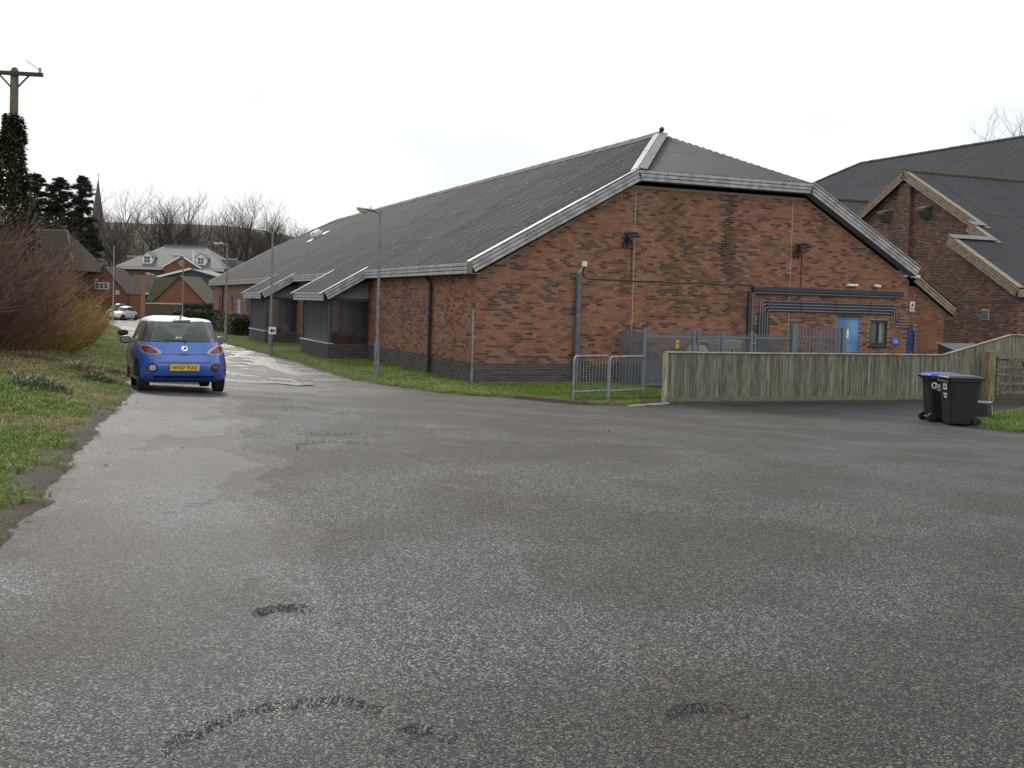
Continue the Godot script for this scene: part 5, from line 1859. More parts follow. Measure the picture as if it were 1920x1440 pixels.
	b.tube([Vector3(0.02, h - 1.9, 0.14) - rgt * 0.3, Vector3(0.02, h - 2.5, 0.14) - rgt * 0.1], [0.015], 5)
	part("junction_box", b, mat("insulator"), t)


# ---------- cars
class Shell:
	# a body as rounded plan outlines stacked up: rows of [y, half width, rear z, front z, squareness]
	var rows := []
	func at(y: float) -> Array:
		var i := 0
		while i < rows.size() - 2 and rows[i + 1][0] < y:
			i += 1
		var p0: Array = rows[maxi(i - 1, 0)]
		var p1: Array = rows[i]
		var p2: Array = rows[i + 1]
		var p3: Array = rows[mini(i + 2, rows.size() - 1)]
		var f := clampf((y - p1[0]) / (p2[0] - p1[0]), 0.0, 1.0)
		var out := [y]
		for k in range(1, 5):
			var m1: float = (p2[k] - p0[k]) / maxf(p2[0] - p0[0], 1e-4) * (p2[0] - p1[0])
			var m2: float = (p3[k] - p1[k]) / maxf(p3[0] - p1[0], 1e-4) * (p2[0] - p1[0])
			var f2 := f * f
			var f3 := f2 * f
			out.append((2 * f3 - 3 * f2 + 1) * p1[k] + (f3 - 2 * f2 + f) * m1 + (3 * f2 - 2 * f3) * p2[k] + (f3 - f2) * m2)
		return out
	func point(y: float, an: float) -> Vector3:
		var r := at(y)
		var q: float = 2.0 / r[4]
		var c := cos(an)
		var s := sin(an)
		return Vector3(r[1] * signf(c) * pow(absf(c), q), y, (r[2] + r[3]) * 0.5 - (r[2] - r[3]) * 0.5 * signf(s) * pow(absf(s), q))
	func ring(y: float, a0: float, a1: float, n: int) -> Array:
		var out := []
		for i in n:
			out.append(point(y, lerpf(a0, a1, float(i) / n)))
		return out
	func end_z(x: float, y: float, rear: bool) -> float:
		var r := at(y)
		var k := pow(maxf(0.0, 1.0 - pow(absf(x) / r[1], r[4])), 1.0 / r[4])
		return (r[2] + r[3]) * 0.5 + (r[2] - r[3]) * 0.5 * k * (1.0 if rear else -1.0)
	func side_x(z: float, y: float) -> float:
		var r := at(y)
		return r[1] * pow(maxf(0.0, 1.0 - pow(absf(z - (r[2] + r[3]) * 0.5) / ((r[2] - r[3]) * 0.5), r[4])), 1.0 / r[4])


func on_end(sh: Shell, rear: bool, poly: Array, lift: float) -> MB:
	# a patch of given outline [[x left, x right, y], ...] lying on the car's end
	var b := MB.new()
	var rows := []
	for r in poly:
		var row := []
		for i in 9:
			var x := lerpf(r[0], r[1], i / 8.0)
			row.append(Vector3(x, r[2], sh.end_z(x, r[2], rear) + (lift if rear else -lift)))
		rows.append(row)
	b.grid(rows)
	return b


func disc(sh: Shell, rear: bool, x: float, y: float, r: float, lift: float) -> MB:
	var rows := []
	for k in 9:
		var f := -1.0 + k / 4.0
		var w := sqrt(maxf(0.0, 1.0 - f * f)) * r
		rows.append([x - w, x + w, y + f * r])
	return on_end(sh, rear, rows, lift)


func on_side(sh: Shell, s: float, poly: Array, lift: float) -> MB:
	# [[z back, z front, y], ...]
	var b := MB.new()
	var rows := []
	for r in poly:
		var row := []
		for i in 9:
			var z := lerpf(r[0], r[1], i / 8.0)
			row.append(Vector3(s * (sh.side_x(z, r[2]) + lift), r[2], z))
		rows.append(row)
	b.grid(rows)
	return b


func make_car(t: Node3D, sh: Shell, paint: Material, roof_paint: Material, belt: float, head: float, top: float, wheel_r: float, wb: float) -> Dictionary:
	var got := {}
	var glassy := mat("car_glass", Color(0.3, 0.4, 0.38), 0.05, 0.0, {"transparency": BaseMaterial3D.TRANSPARENCY_ALPHA, "albedo_color": Color(0.22, 0.30, 0.29, 0.5)})
	var trim := mat("car_trim", Color(0.014, 0.014, 0.016), 0.4)
	var N := 72
	var rings := []
	var y0: float = sh.rows[0][0]
	for i in 22:
		rings.append(sh.ring(lerpf(y0, belt, i / 21.0), 0.0, TAU, N))
	var b := MB.new()
	b.ring_loft(rings)
	# shelf under the glass
	var inner := sh.ring(belt, 0.0, TAU, N).map(func(p: Vector3) -> Vector3: return Vector3(p.x * 0.86, p.y - 0.03, p.z * 0.9))
	b.ring_loft([sh.ring(belt, 0.0, TAU, N), inner])
	got.body = part("body", b, paint, t)
	b = MB.new()
	var flo := sh.ring(y0, 0.0, TAU, N)
	b.ring_loft([flo.map(func(_p: Vector3) -> Vector3: return Vector3(0, y0, 0)), flo])
	part("underbody", b, trim, t)
	# glass all round, in panes between pillars
	var sect := {"rear_window": [PI * 1.5 - 0.83, PI * 1.5 + 0.83], "windscreen": [PI * 0.5 - 0.83, PI * 0.5 + 0.83], "side_window": [-0.44, 0.48], "side_window_b": [PI - 0.48, PI + 0.44]}
	for k in sect:
		b = MB.new()
		var rr := []
		for i in 7:
			var row := []
			for j in 25:
				var p := sh.point(lerpf(belt + 0.012, head, i / 6.0), lerpf(sect[k][0], sect[k][1], j / 24.0))
				row.append(Vector3(p.x * 0.992, p.y, p.z * 0.996))
			rr.append(row)
		b.grid(rr)
		got[k] = part(k.trim_suffix("_b"), b, glassy, t)
	for e in [[0.46, PI * 0.5 - 0.8, true], [PI * 0.5 + 0.8, PI - 0.46, true], [PI + 0.42, PI * 1.5 - 0.79, false], [PI * 1.5 + 0.79, TAU - 0.42, false]]:
		b = MB.new()
		var rr := []
		for i in 7:
			var row := []
			for j in 9:
				row.append(sh.point(lerpf(belt - 0.005, head + 0.01, i / 6.0), lerpf(e[0], e[1], j / 8.0)))
			rr.append(row)
		b.grid(rr)
		part("pillar", b, trim, t)
	rings = []
	for i in 9:
		rings.append(sh.ring(lerpf(head - 0.005, top, i / 8.0), 0.0, TAU, N))
	rings.append(sh.ring(top, 0.0, TAU, N).map(func(p: Vector3) -> Vector3: return Vector3(p.x * 0.02, top + 0.004, (p.z - sh.at(top)[2] * 0.5 - sh.at(top)[3] * 0.5) * 0.02 + (sh.at(top)[2] + sh.at(top)[3]) * 0.5)))
	b = MB.new()
	b.ring_loft(rings)
	got.roof = part("roof", b, roof_paint, t)
	# wheels in dark arches
	var tyre := mat("tyre", Color(0.016, 0.016, 0.017), 0.85)
	for z in [wb * 0.5, -wb * 0.5]:
		for s in [-1.0, 1.0]:
			var xw: float = s * (sh.at(0.45)[1] - 0.17)
			b = MB.new()
			b.tube([Vector3(xw - 0.1, wheel_r, z), Vector3(xw - 0.085, wheel_r, z), Vector3(xw + 0.085, wheel_r, z), Vector3(xw + 0.1, wheel_r, z)], [wheel_r * 0.88, wheel_r, wheel_r, wheel_r * 0.88], 28)
			var w := part("wheel", b, tyre, t)
			b = MB.new()
			b.tube([Vector3(xw + s * 0.09, wheel_r, z), Vector3(xw + s * 0.108, wheel_r, z)], [wheel_r * 0.66, wheel_r * 0.6], 20)
			part("rim", b, mat("rim", Color(0.3, 0.3, 0.31), 0.3, 0.8), w)
			var rows := []
			for k in 9:
				var f := k / 8.0
				var hw := sqrt(maxf(0.0, 1.0 - pow(f * 1.0, 2.0))) * (wheel_r + 0.05)
				rows.append([z + hw, z - hw, wheel_r + f * (wheel_r + 0.05)])
			b = on_side(sh, s, rows, 0.004)
			part("wheel_arch", b, trim, t)
	return got


func build_blue_car() -> void:
	var at := Vector3(-8.72, 0, 6.1)
	at.y = level(at.x, at.z - 0.2) - 0.004
	var t := thing("parked_hatchback", "small bright blue hatchback with white roof parked against the left verge, seen from behind", "car", at)
	t.rotation.x = -(level(at.x, at.z - 1.15) - level(at.x, at.z + 1.15)) / 2.3 * -1.0
	var sh := Shell.new()
	sh.rows = [[0.21, 0.79, 1.62, -1.66, 6.0], [0.28, 0.845, 1.76, -1.78, 5.6], [0.42, 0.865, 1.835, -1.84, 4.8], [0.58, 0.868, 1.85, -1.84, 4.2], [0.74, 0.855, 1.81, -1.78, 3.8], [0.86, 0.825, 1.755, -1.62, 3.5], [0.94, 0.785, 1.715, -1.30, 3.4], [1.0, 0.745, 1.67, -1.02, 3.3], [1.15, 0.69, 1.50, -0.72, 3.2], [1.30, 0.64, 1.28, -0.38, 3.1], [1.375, 0.605, 1.14, -0.16, 3.0], [1.42, 0.54, 0.95, 0.0, 2.8], [1.448, 0.38, 0.72, 0.15, 2.6]]
	var blue := mat("car_blue", Color(0.024, 0.11, 0.46), 0.28, 0.1, {"clearcoat_enabled": true, "clearcoat": 1.0, "clearcoat_roughness": 0.06})
	var white := mat("car_white", Color(0.72, 0.73, 0.75), 0.3, 0.0, {"clearcoat_enabled": true, "clearcoat": 1.0, "clearcoat_roughness": 0.06})
	var got := make_car(t, sh, blue, white, 0.97, 1.37, 1.448, 0.31, 2.31)
	var trim := mat("car_trim")
	var chrome := mat("chrome", Color(0.75, 0.76, 0.78), 0.12, 1.0)
	var red_lamp := mat("lamp_red", Color(0.16, 0.02, 0.03), 0.12)
	var pale_lamp := mat("lamp_pale", Color(0.45, 0.40, 0.40), 0.15)
	for s in [-1.0, 1.0]:
		var f := func(rows: Array) -> Array: return rows.map(func(r: Array) -> Array: return [r[0], r[1], r[2]] if s > 0 else [-r[1], -r[0], r[2]])
		part("tail_lamp", on_end(sh, true, f.call([[0.52, 0.62, 0.735], [0.405, 0.735, 0.76], [0.43, 0.77, 0.80], [0.50, 0.785, 0.85], [0.60, 0.785, 0.90], [0.70, 0.772, 0.935]]), 0.010), pale_lamp, t)
		part("tail_lamp_lens", on_end(sh, true, f.call([[0.53, 0.62, 0.752], [0.47, 0.70, 0.772], [0.50, 0.735, 0.81], [0.56, 0.75, 0.85], [0.64, 0.752, 0.89]]), 0.017), red_lamp, t)
		part("fog_surround", disc(sh, true, s * 0.57, 0.49, 0.085, 0.008), trim, t)
		part("fog_lamp", disc(sh, true, s * 0.575, 0.485, 0.06, 0.016), red_lamp if s > 0 else pale_lamp, t)
		var b := MB.new()
		var rows := []
		for i in 7:
			var an := i / 6.0 * PI
			var ring := []
			for k in 14:
				var q := -TAU * k / 14.0
				ring.append(Vector3(s * 0.94 + cos(q) * 0.125 * sin(an), 1.0 + sin(q) * 0.085 * sin(an), -0.58 - cos(an) * 0.09))
			rows.append(ring)
		b.ring_loft(rows)
		var mi := part("door_mirror", b, trim, t)
		b = MB.new()
		b.box(Vector3(s * 0.80, 0.965, -0.58), Vector3(0.14, 0.03, 0.06))
		part("mirror_arm", b, trim, mi)
		rows = []
		for i in 7:
			var fy := -1.0 + i / 3.0
			var row := []
			for k in 5:
				var hw := sqrt(maxf(0.0, 1.0 - fy * fy)) * 0.105
				row.append(Vector3(s * 0.94 + lerpf(-hw, hw, k / 4.0), 1.0 + fy * 0.07, -0.486))
			rows.append(row)
		b = MB.new()
		b.grid(rows)
		part("mirror_glass", b, mat("mirror", Color(0.10, 0.11, 0.12), 0.12), mi)
		part("door_shut_line", on_side(sh, s, [[0.52, 0.505, 0.4], [0.56, 0.545, 0.65], [0.53, 0.515, 0.93]], 0.003), trim, t)
		part("sill", on_side(sh, s, [[1.0, -1.0, 0.24], [1.0, -1.0, 0.33]], 0.006), trim, t)
		b = MB.new()
		b.bbox(Vector3(s * (sh.side_x(0.4, 0.84) + 0.012), 0.84, 0.38), Vector3(0.03, 0.03, 0.18), 0.008)
		part("door_handle", b, blue, t)
	var b := MB.new()
	b.bbox(Vector3(0.0, 0.49, 1.866), Vector3(0.53, 0.118, 0.012), 0.003)
	var plate := part("number_plate", b, mat("plate_yellow", Color(0.70, 0.43, 0.02), 0.4), t)
	text_on(plate, "HF67 YUU", Vector3(0, 0.49, 1.874), 0.0, 0.098, mat("print_black", Color(0.02, 0.02, 0.022), 0.6))
	part("plate_recess_edge", on_end(sh, true, [[-0.5, 0.5, 0.575], [-0.47, 0.47, 0.59]], 0.006), trim, t)
	part("boot_line", on_end(sh, true, [[-0.42, 0.42, 0.742], [-0.42, 0.42, 0.75]], 0.005), trim, t)
	part("boot_catch", on_end(sh, true, [[-0.07, 0.07, 0.728], [-0.085, 0.085, 0.745]], 0.012), trim, t)
	part("diffuser", on_end(sh, true, [[-0.62, 0.62, 0.23], [-0.72, 0.72, 0.3], [-0.70, 0.70, 0.335]], 0.006), trim, t)
	for s in [-1.0, 1.0]:
		part("tailgate_seam", on_end(sh, true, [[s * 0.60 - 0.004, s * 0.60 + 0.004, 0.935], [s * 0.625 - 0.004, s * 0.625 + 0.004, 0.965]], 0.004), trim, t)
		part("bumper_seam", on_side(sh, s, [[1.46, 1.452, 0.33], [1.5, 1.492, 0.5], [1.55, 1.542, 0.72]], 0.003), trim, t)
		part("reflector", on_end(sh, true, [[s * 0.62 - 0.07, s * 0.62 + 0.07, 0.345], [s * 0.62 - 0.07, s * 0.62 + 0.07, 0.365]], 0.01), red_lamp, t)
	part("badge", disc(sh, true, 0.0, 0.85, 0.056, 0.012), chrome, t)
	b = MB.new()
	for i in 8:
		var a0 := -0.4 + i * 0.3
		var c := Vector3(0, 0.85, 1.786)
		b.quad(c + Vector3(cos(a0), sin(a0), 0) * 0.038, c + Vector3(cos(a0 + 0.3), sin(a0 + 0.3), 0) * 0.038, c + Vector3(cos(a0 + 0.3) * 0.018, sin(a0 + 0.3) * 0.022, 0), c + Vector3(cos(a0) * 0.018, sin(a0) * 0.022, 0))
	b.quad(Vector3(-0.04, 0.82, 1.788), Vector3(-0.005, 0.825, 1.786), Vector3(0.02, 0.86, 1.784), Vector3(-0.02, 0.85, 1.785))
	part("badge_emblem", b, trim, t)
	b = MB.new()
	b.tube([Vector3(0.0, 1.43, 0.86), Vector3(0.0, 1.485, 0.88)], [0.022, 0.014], 8)
	part("aerial", b, trim, t)
	b = MB.new()
	b.bbox(Vector3(0, 1.395, 1.14), Vector3(0.34, 0.02, 0.05), 0.006)
	part("brake_lamp", b, red_lamp, t)
	b = MB.new()
	b.bar(Vector3(0.02, 0.99, 1.69), Vector3(-0.36, 1.015, 1.685), 0.02, 0.016)
	b.box(Vector3(0.02, 0.985, 1.69), Vector3(0.05, 0.04, 0.04))
	part("rear_wiper", b, trim, t)
	part("spoiler_edge", on_end(sh, true, [[-0.55, 0.55, 1.37], [-0.5, 0.5, 1.39]], 0.01), trim, t)
	# seats and dash seen through the glass
	for e in [[-0.34, 0.05], [0.34, 0.05], [-0.33, 1.0], [0.33, 1.0]]:
		b = MB.new()
		b.bbox(Vector3(e[0], 0.85, e[1]), Vector3(0.46, 0.55, 0.14), 0.05)
		b.bbox(Vector3(e[0], 1.2 if e[1] < 0.5 else 1.13, e[1]), Vector3(0.25, 0.16, 0.1), 0.04)
		part("seat", b, mat("seat_dark", Color(0.02, 0.02, 0.022), 0.8), t)
	b = MB.new()
	b.bbox(Vector3(0, 0.9, -0.85), Vector3(1.3, 0.16, 0.4), 0.04)
	part("dashboard", b, mat("seat_dark"), t)
	b = MB.new()
	b.bbox(Vector3(0.0, 1.29, -0.3), Vector3(0.24, 0.07, 0.04), 0.02)
	part("interior_mirror", b, mat("seat_dark"), t)


func front_bits(t: Node3D, sh: Shell, yl: float, grille: bool) -> void:
	for s in [-1.0, 1.0]:
		part("headlamp", disc(sh, false, s * 0.6, yl, 0.1, 0.01), mat("headlamp", Color(0.5, 0.52, 0.54), 0.1), t)
	var b := on_end(sh, false, [[-0.4, 0.4, 0.3], [-0.45, 0.45, 0.38]], 0.01)
	part("lower_grille", b, mat("car_trim"), t)
	b = on_end(sh, false, [[-0.26, 0.26, 0.44], [-0.26, 0.26, 0.54]], 0.014)
	part("number_plate", b, mat("paper"), t)
	if grille:
		part("grille", on_end(sh, false, [[-0.45, 0.45, yl - 0.1], [-0.45, 0.45, yl + 0.06]], 0.012), mat("car_trim"), t)
	for s in [-1.0, 1.0]:
		var bb := MB.new()
		bb.bbox(Vector3(s * (sh.at(0.9)[1] + 0.12), sh.rows[7][0] + 0.03, -0.6), Vector3(0.2, 0.14, 0.1), 0.03)
		part("door_mirror", bb, mat("car_trim") if grille else mat("car_white"), t)


func build_far_cars() -> void:
	var small := [[0.2, 0.72, 1.55, -1.62, 4.5], [0.3, 0.80, 1.72, -1.75, 4.2], [0.5, 0.815, 1.77, -1.77, 4.0], [0.7, 0.81, 1.72, -1.70, 3.6], [0.82, 0.79, 1.68, -1.55, 3.4], [0.92, 0.76, 1.62, -1.25, 3.3], [0.96, 0.74, 1.6, -1.1, 3.3], [1.0, 0.72, 1.56, -0.98, 3.2], [1.2, 0.65, 1.3, -0.6, 3.1], [1.38, 0.58, 1.0, -0.25, 3.0], [1.45, 0.48, 0.8, -0.05, 2.8], [1.49, 0.3, 0.6, 0.1, 2.6]]
	var p := lane(-41.3, 0, 116.0)
	p.y = level(p.x, p.z)
	var t := thing("parked_city_car", "small white city car parked nose-out in front of the brick gable", "car", p, PI - TH - 0.28)
	var sh := Shell.new()
	sh.rows = small
	make_car(t, sh, mat("car_white"), mat("car_white"), 0.94, 1.38, 1.49, 0.29, 2.3)
	front_bits(t, sh, 0.66, false)
	# the car parked ahead of the blue one
	p = Vector3(-8.5, 0, 0.5)
	p.y = level(p.x, p.z) - 0.004
	t = thing("parked_crossover", "pale silver car parked just ahead of the blue hatchback", "car", p, 0.015)
	sh = Shell.new()
	sh.rows = small.map(func(r: Array) -> Array: return [r[0] * 1.07, r[1] * 1.06, r[2] * 1.14, r[3] * 1.12, r[4]])
	make_car(t, sh, mat("car_silver", Color(0.5, 0.52, 0.54), 0.25, 0.4), mat("car_silver"), 1.005, 1.475, 1.592, 0.32, 2.55)
	for s in [-1.0, 1.0]:
		var bm := MB.new()
		bm.bbox(Vector3(s * 0.96, 1.13, -0.62), Vector3(0.26, 0.15, 0.1), 0.035)
		part("door_mirror", bm, mat("car_trim"), t)
	part("number_plate", on_end(sh, true, [[-0.26, 0.26, 0.5], [-0.26, 0.26, 0.61]], 0.012), mat("plate_yellow"), t)
	for s in [-1.0, 1.0]:
		part("tail_lamp", on_end(sh, true, [[s * 0.68 - 0.1, s * 0.68 + 0.1, 0.72], [s * 0.7 - 0.08, s * 0.7 + 0.08, 0.95]], 0.012), mat("lamp_red"), t)
	p = lane(-43.2, 0, 118.5)
	p.y = level(p.x, p.z)
	t = thing("parked_estate", "dark charcoal tall car parked beside the small white car", "car", p, PI - TH - 0.3)
	sh = Shell.new()
	sh.rows = small.map(func(r: Array) -> Array: return [r[0] * 1.16, r[1] * 1.14, r[2] * 1.22, r[3] * 1.2, r[4]])
	make_car(t, sh, mat("car_charcoal", Color(0.02, 0.022, 0.026), 0.25, 0.2), mat("car_charcoal"), 1.08, 1.6, 1.725, 0.34, 2.7)
	front_bits(t, sh, 0.8, true)
	p = lane(-45.4, 0, 119.5)
	p.y = level(p.x, p.z)
	t = thing("parked_saloon", "pale silver car behind the shrub at the end of the parked row", "car", p, PI - TH + 0.9)
	sh = Shell.new()
	sh.rows = small.map(func(r: Array) -> Array: return [r[0] * 0.97, r[1] * 1.06, r[2] * 1.2, r[3] * 1.18, r[4]])
	make_car(t, sh, mat("car_silver", Color(0.5, 0.52, 0.54), 0.25, 0.4), mat("car_silver"), 0.91, 1.34, 1.445, 0.31, 2.6)
	front_bits(t, sh, 0.64, true)


# ---------- houses at the end of the lane
func gable_roof(t: Node3D, called: String, x0: float, x1: float, z0: float, z1: float, eave: float, ridge: float, m: Material, over := 0.3, along_x := true) -> void:
	var b := MB.new()
	if along_x:
		var zm := (z0 + z1) * 0.5
		var a := Vector3(x0 - over, ridge, zm)
		var e := Vector3(x1 + over, ridge, zm)
		b.quad(Vector3(x0 - over, eave, z0 + over), Vector3(x1 + over, eave, z0 + over), e, a)
		b.quad(Vector3(x1 + over, eave, z1 - over), Vector3(x0 - over, eave, z1 - over), a, e)
		b.quad(Vector3(x0 - over, eave - 0.12, z0 + over), Vector3(x1 + over, eave - 0.12, z0 + over), Vector3(x1 + over, eave, z0 + over), Vector3(x0 - over, eave, z0 + over))
	else:
		var xm := (x0 + x1) * 0.5
		var a := Vector3(xm, ridge, z0 + over)
		var e := Vector3(xm, ridge, z1 - over)
		b.quad(Vector3(x0 - over, eave, z1), Vector3(x0 - over, eave, z0 + over), a, e)
		b.quad(Vector3(x1 + over, eave, z0 + over), Vector3(x1 + over, eave, z1), e, a)
		b.quad(Vector3(x0 - over, eave - 0.15, z0 + over), a - Vector3(0, 0.15, 0), a, Vector3(x0 - over, eave, z0 + over))
		b.quad(a - Vector3(0, 0.15, 0), Vector3(x1 + over, eave - 0.15, z0 + over), Vector3(x1 + over, eave, z0 + over), a)
	part(called, b, m, t)


func gable_wall(t: Node3D, x0: float, x1: float, z0: float, z1: float, eave: float, ridge: float, m: Material, low := -0.8) -> void:
	var b := MB.new()
	b.prism(PackedVector2Array([Vector2(x0, low), Vector2(x1, low), Vector2(x1, eave), Vector2((x0 + x1) * 0.5, ridge), Vector2(x0, eave)]), Vector3(0, 0, z1), Vector3.RIGHT, Vector3.UP, Vector3(0, 0, z0 - z1))
	part("wall", b, m, t)


func small_window(t: Node3D, x: float, y: float, z: float, w: float, h: float, lights: int) -> void:
	var white := mat("window_white", Color(0.72, 0.73, 0.75), 0.5)
	var b := MB.new()
	b.box(Vector3(x, y, z + 0.03), Vector3(w, h, 0.06))
	var f := part("window", b, white, t)
	var pw := (w - 0.1 * (lights + 1)) / lights
	for i in lights:
		var cx := x - w * 0.5 + 0.1 + pw * 0.5 + i * (pw + 0.1)
		for k in 2:
			b = MB.new()
			b.box(Vector3(cx, y + (k - 0.5) * (h - 0.2) * 0.53, z + 0.065), Vector3(pw, (h - 0.2) * 0.46, 0.012))
			part("pane", b, mat("far_pane", Color(0.10, 0.13, 0.14), 0.12), f)


func build_far_houses() -> void:
	var brick := grained("far_red_brick", Color(0.27, 0.115, 0.07), 0.9, T.far_brick, Vector3(1.4, 1.4, 1.4))
	var brown := grained("far_brown_brick", Color(0.19, 0.095, 0.065), 0.9, T.far_brick, Vector3(1.4, 1.4, 1.4))
	var slate := grained("far_slate", Color(0.17, 0.175, 0.185), 0.65, T.lichen, Vector3(0.7, 0.7, 0.7))
	var tile := grained("far_tile", Color(0.062, 0.043, 0.033), 0.85, T.soil, Vector3(0.8, 0.8, 0.8))
	var mossy := grained("mossy_tile", Color(0.085, 0.075, 0.042), 0.9, T.soil, Vector3(0.8, 0.8, 0.8))
	var white := mat("window_white", Color(0.72, 0.73, 0.75), 0.5)
	var dark := mat("dark_room")

	# slate-roofed house
	var t := thing("slate_roofed_house", "large brick house with hipped slate roof, two white dormers and a small front gable", "house", lane(-44.0, 0, 140.0), -TH)
	var b := MB.new()
	b.span(Vector3(-6.5, -1, -0.4), Vector3(6.6, 5.6, -11.6))
	part("wall", b, brown, t)
	b = MB.new()
	var r0 := Vector3(-2.6, 8.85, -6)
	var r1 := Vector3(2.8, 8.85, -6)
	b.quad(Vector3(-6.95, 5.85, 0.1), Vector3(6.95, 5.85, 0.1), r1, r0)
	b.quad(Vector3(6.95, 5.85, -12.1), Vector3(-6.95, 5.85, -12.1), r0, r1)
	b.tri(Vector3(-6.95, 5.85, -12.1), Vector3(-6.95, 5.85, 0.1), r0)
	b.tri(Vector3(6.95, 5.85, 0.1), Vector3(6.95, 5.85, -12.1), r1)
	var rf := part("roof", b, slate, t)
	b = MB.new()
	b.span(Vector3(-6.9, 5.5, 0.05), Vector3(6.9, 5.84, -0.3))
	part("fascia", b, mat("fascia_grey", Color(0.45, 0.45, 0.46), 0.6), rf)
	b = MB.new()
	b.tube([Vector3(-2.7, 8.88, -6), Vector3(2.9, 8.88, -6)], [0.12], 6)
	part("ridge", b, slate, rf)
	for dx in [-3.2, 3.7]:
		b = MB.new()
		b.prism(PackedVector2Array([Vector2(-0.6, 6.25), Vector2(0.6, 6.25), Vector2(0.6, 7.25), Vector2(0, 7.75), Vector2(-0.6, 7.25)]), Vector3(dx, 0, -3.6), Vector3.RIGHT, Vector3.UP, Vector3(0, 0, 2.8))
		var d := part("dormer", b, white, t)
		b = MB.new()
		b.quad(Vector3(dx - 0.8, 7.15, -0.65), Vector3(dx, 7.82, -0.65), Vector3(dx, 7.82, -4), Vector3(dx - 0.8, 7.15, -4))
		b.quad(Vector3(dx, 7.82, -0.65), Vector3(dx + 0.8, 7.15, -0.65), Vector3(dx + 0.8, 7.15, -4), Vector3(dx, 7.82, -4))
		part("dormer_roof", b, slate, d)
		for k in 4:
			b = MB.new()
			b.box(Vector3(dx - 0.2 + (k % 2) * 0.4, 6.6 + (k / 2) * 0.42, -0.79), Vector3(0.34, 0.36, 0.02))
			part("pane", b, mat("far_pane", Color(0.10, 0.13, 0.14), 0.12), d)
	b = MB.new()
	b.prism(PackedVector2Array([Vector2(-0.6, 5.0), Vector2(3.9, 5.0), Vector2(3.9, 5.85), Vector2(1.65, 7.2), Vector2(-0.6, 5.85)]), Vector3(0, 0, -4), Vector3.RIGHT, Vector3.UP, Vector3(0, 0, 4.5))
	b.span(Vector3(-0.6, -1, 0.5), Vector3(3.9, 5.0, -4))
	var g := part("front_gable", b, brick, t)
	b = MB.new()
	b.bar(Vector3(-0.9, 5.75, 0.55), Vector3(1.65, 7.3, 0.55), 0.25, 0.14)
	b.bar(Vector3(1.65, 7.3, 0.55), Vector3(4.2, 5.75, 0.55), 0.25, 0.14)
	part("bargeboard", b, white, g)
	b = MB.new()
	b.quad(Vector3(-0.9, 5.8, -3), Vector3(-0.9, 5.8, 0.6), Vector3(1.65, 7.35, 0.6), Vector3(1.65, 7.35, -3))
	b.quad(Vector3(4.2, 5.8, 0.6), Vector3(4.2, 5.8, -3), Vector3(1.65, 7.35, -3), Vector3(1.65, 7.35, 0.6))
	part("gable_roof", b, slate, g)
	b = MB.new()
	b.tube([Vector3(1.65, 6.4, 0.45), Vector3(1.65, 6.4, 0.56)], [0.34], 20)
	var rw := part("round_window", b, mat("stone_pale", Color(0.45, 0.42, 0.36), 0.8), g)
	b = MB.new()
	b.tube([Vector3(1.65, 6.4, 0.5), Vector3(1.65, 6.4, 0.575)], [0.24], 20)
	part("pane", b, mat("far_pane"), rw)
	b = MB.new()
	b.box(Vector3(1.65, 6.4, 0.585), Vector3(0.5, 0.05, 0.02))
	b.box(Vector3(1.65, 6.4, 0.587), Vector3(0.05, 0.5, 0.02))
	part("glazing_bar", b, mat("stone_pale"), rw)
	small_window(t, -2.6, 4.2, -0.4, 0.95, 1.5, 1)
	b = MB.new()
	b.tube([Vector3(3.0, 5.9, 0.1), Vector3(3.0, 8.1, 0.1)], [0.09], 8)
	part("flue", b, white, t)
	for s in [-1.0, 1.0]:
		b = MB.new()
		b.span(Vector3(s * 5.2, -1, -5.0), Vector3(s * 7.2, 7.15, -9.0))
		var wing := part("side_wing", b, slate, t)
		b = MB.new()
		for k in 9:
			b.box(Vector3(s * 6.2 - 1.0 + k * 0.25, 7.28, -5.0), Vector3(0.12, 0.22, 0.1))
		part("parapet", b, mat("stone_pale"), wing)
	# small brick gable
	t = thing("brick_outbuilding", "small brick building with steep gable and white three-light window behind the parked cars", "building", lane(-45.65, 0, 122.0), -TH)
	gable_wall(t, -2.6, 2.55, 0, -6, 2.35, 5.3, brick)
	gable_roof(t, "roof", -2.6, 2.55, 0, -6, 2.25, 5.32, tile, 0.12, false)
	small_window(t, -0.25, 3.12, 0.0, 1.6, 0.75, 3)
	b = MB.new()
	b.bbox(Vector3(1.5, 2.4, 0.04), Vector3(0.5, 0.5, 0.08), 0.02)
	part("vent_panel", b, mat("stone_pale"), t)
	b = MB.new()
	b.tube([Vector3(-0.85, 3.75, 0), Vector3(-0.85, 3.75, 0.1)], [0.17], 16)
	part("alarm_bell", b, white, t)
	b = MB.new()
	b.tube([Vector3(2.75, 2.4, 0.05), Vector3(2.7, -0.5, 0.05)], [0.06], 8)
	part("downpipe", b, mat("black_pipe"), t)
	# dark porch link
	t = thing("dark_porch", "dark tiled lean-to porch with white beam between brick outbuilding and slate house", "porch", lane(-43.3, 0, 127.0), -TH)
	b = MB.new()
	b.quad(Vector3(-2.2, 2.5, 0), Vector3(1.4, 2.5, 0), Vector3(1.4, 4.6, -4), Vector3(-2.2, 4.6, -4))
	part("roof", b, tile, t)
	b = MB.new()
	b.span(Vector3(-2.2, 2.28, 0.02), Vector3(1.4, 2.5, -0.15))
	part("beam", b, white, t)
	for x in [-1.5, 1.2]:
		b = MB.new()
		b.span(Vector3(x - 0.08, -0.8, -0.02), Vector3(x + 0.08, 2.28, -0.14))
		part("post", b, white, t)
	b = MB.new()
	b.span(Vector3(-2.2, -0.8, -3.8), Vector3(1.4, 4.4, -4.2))
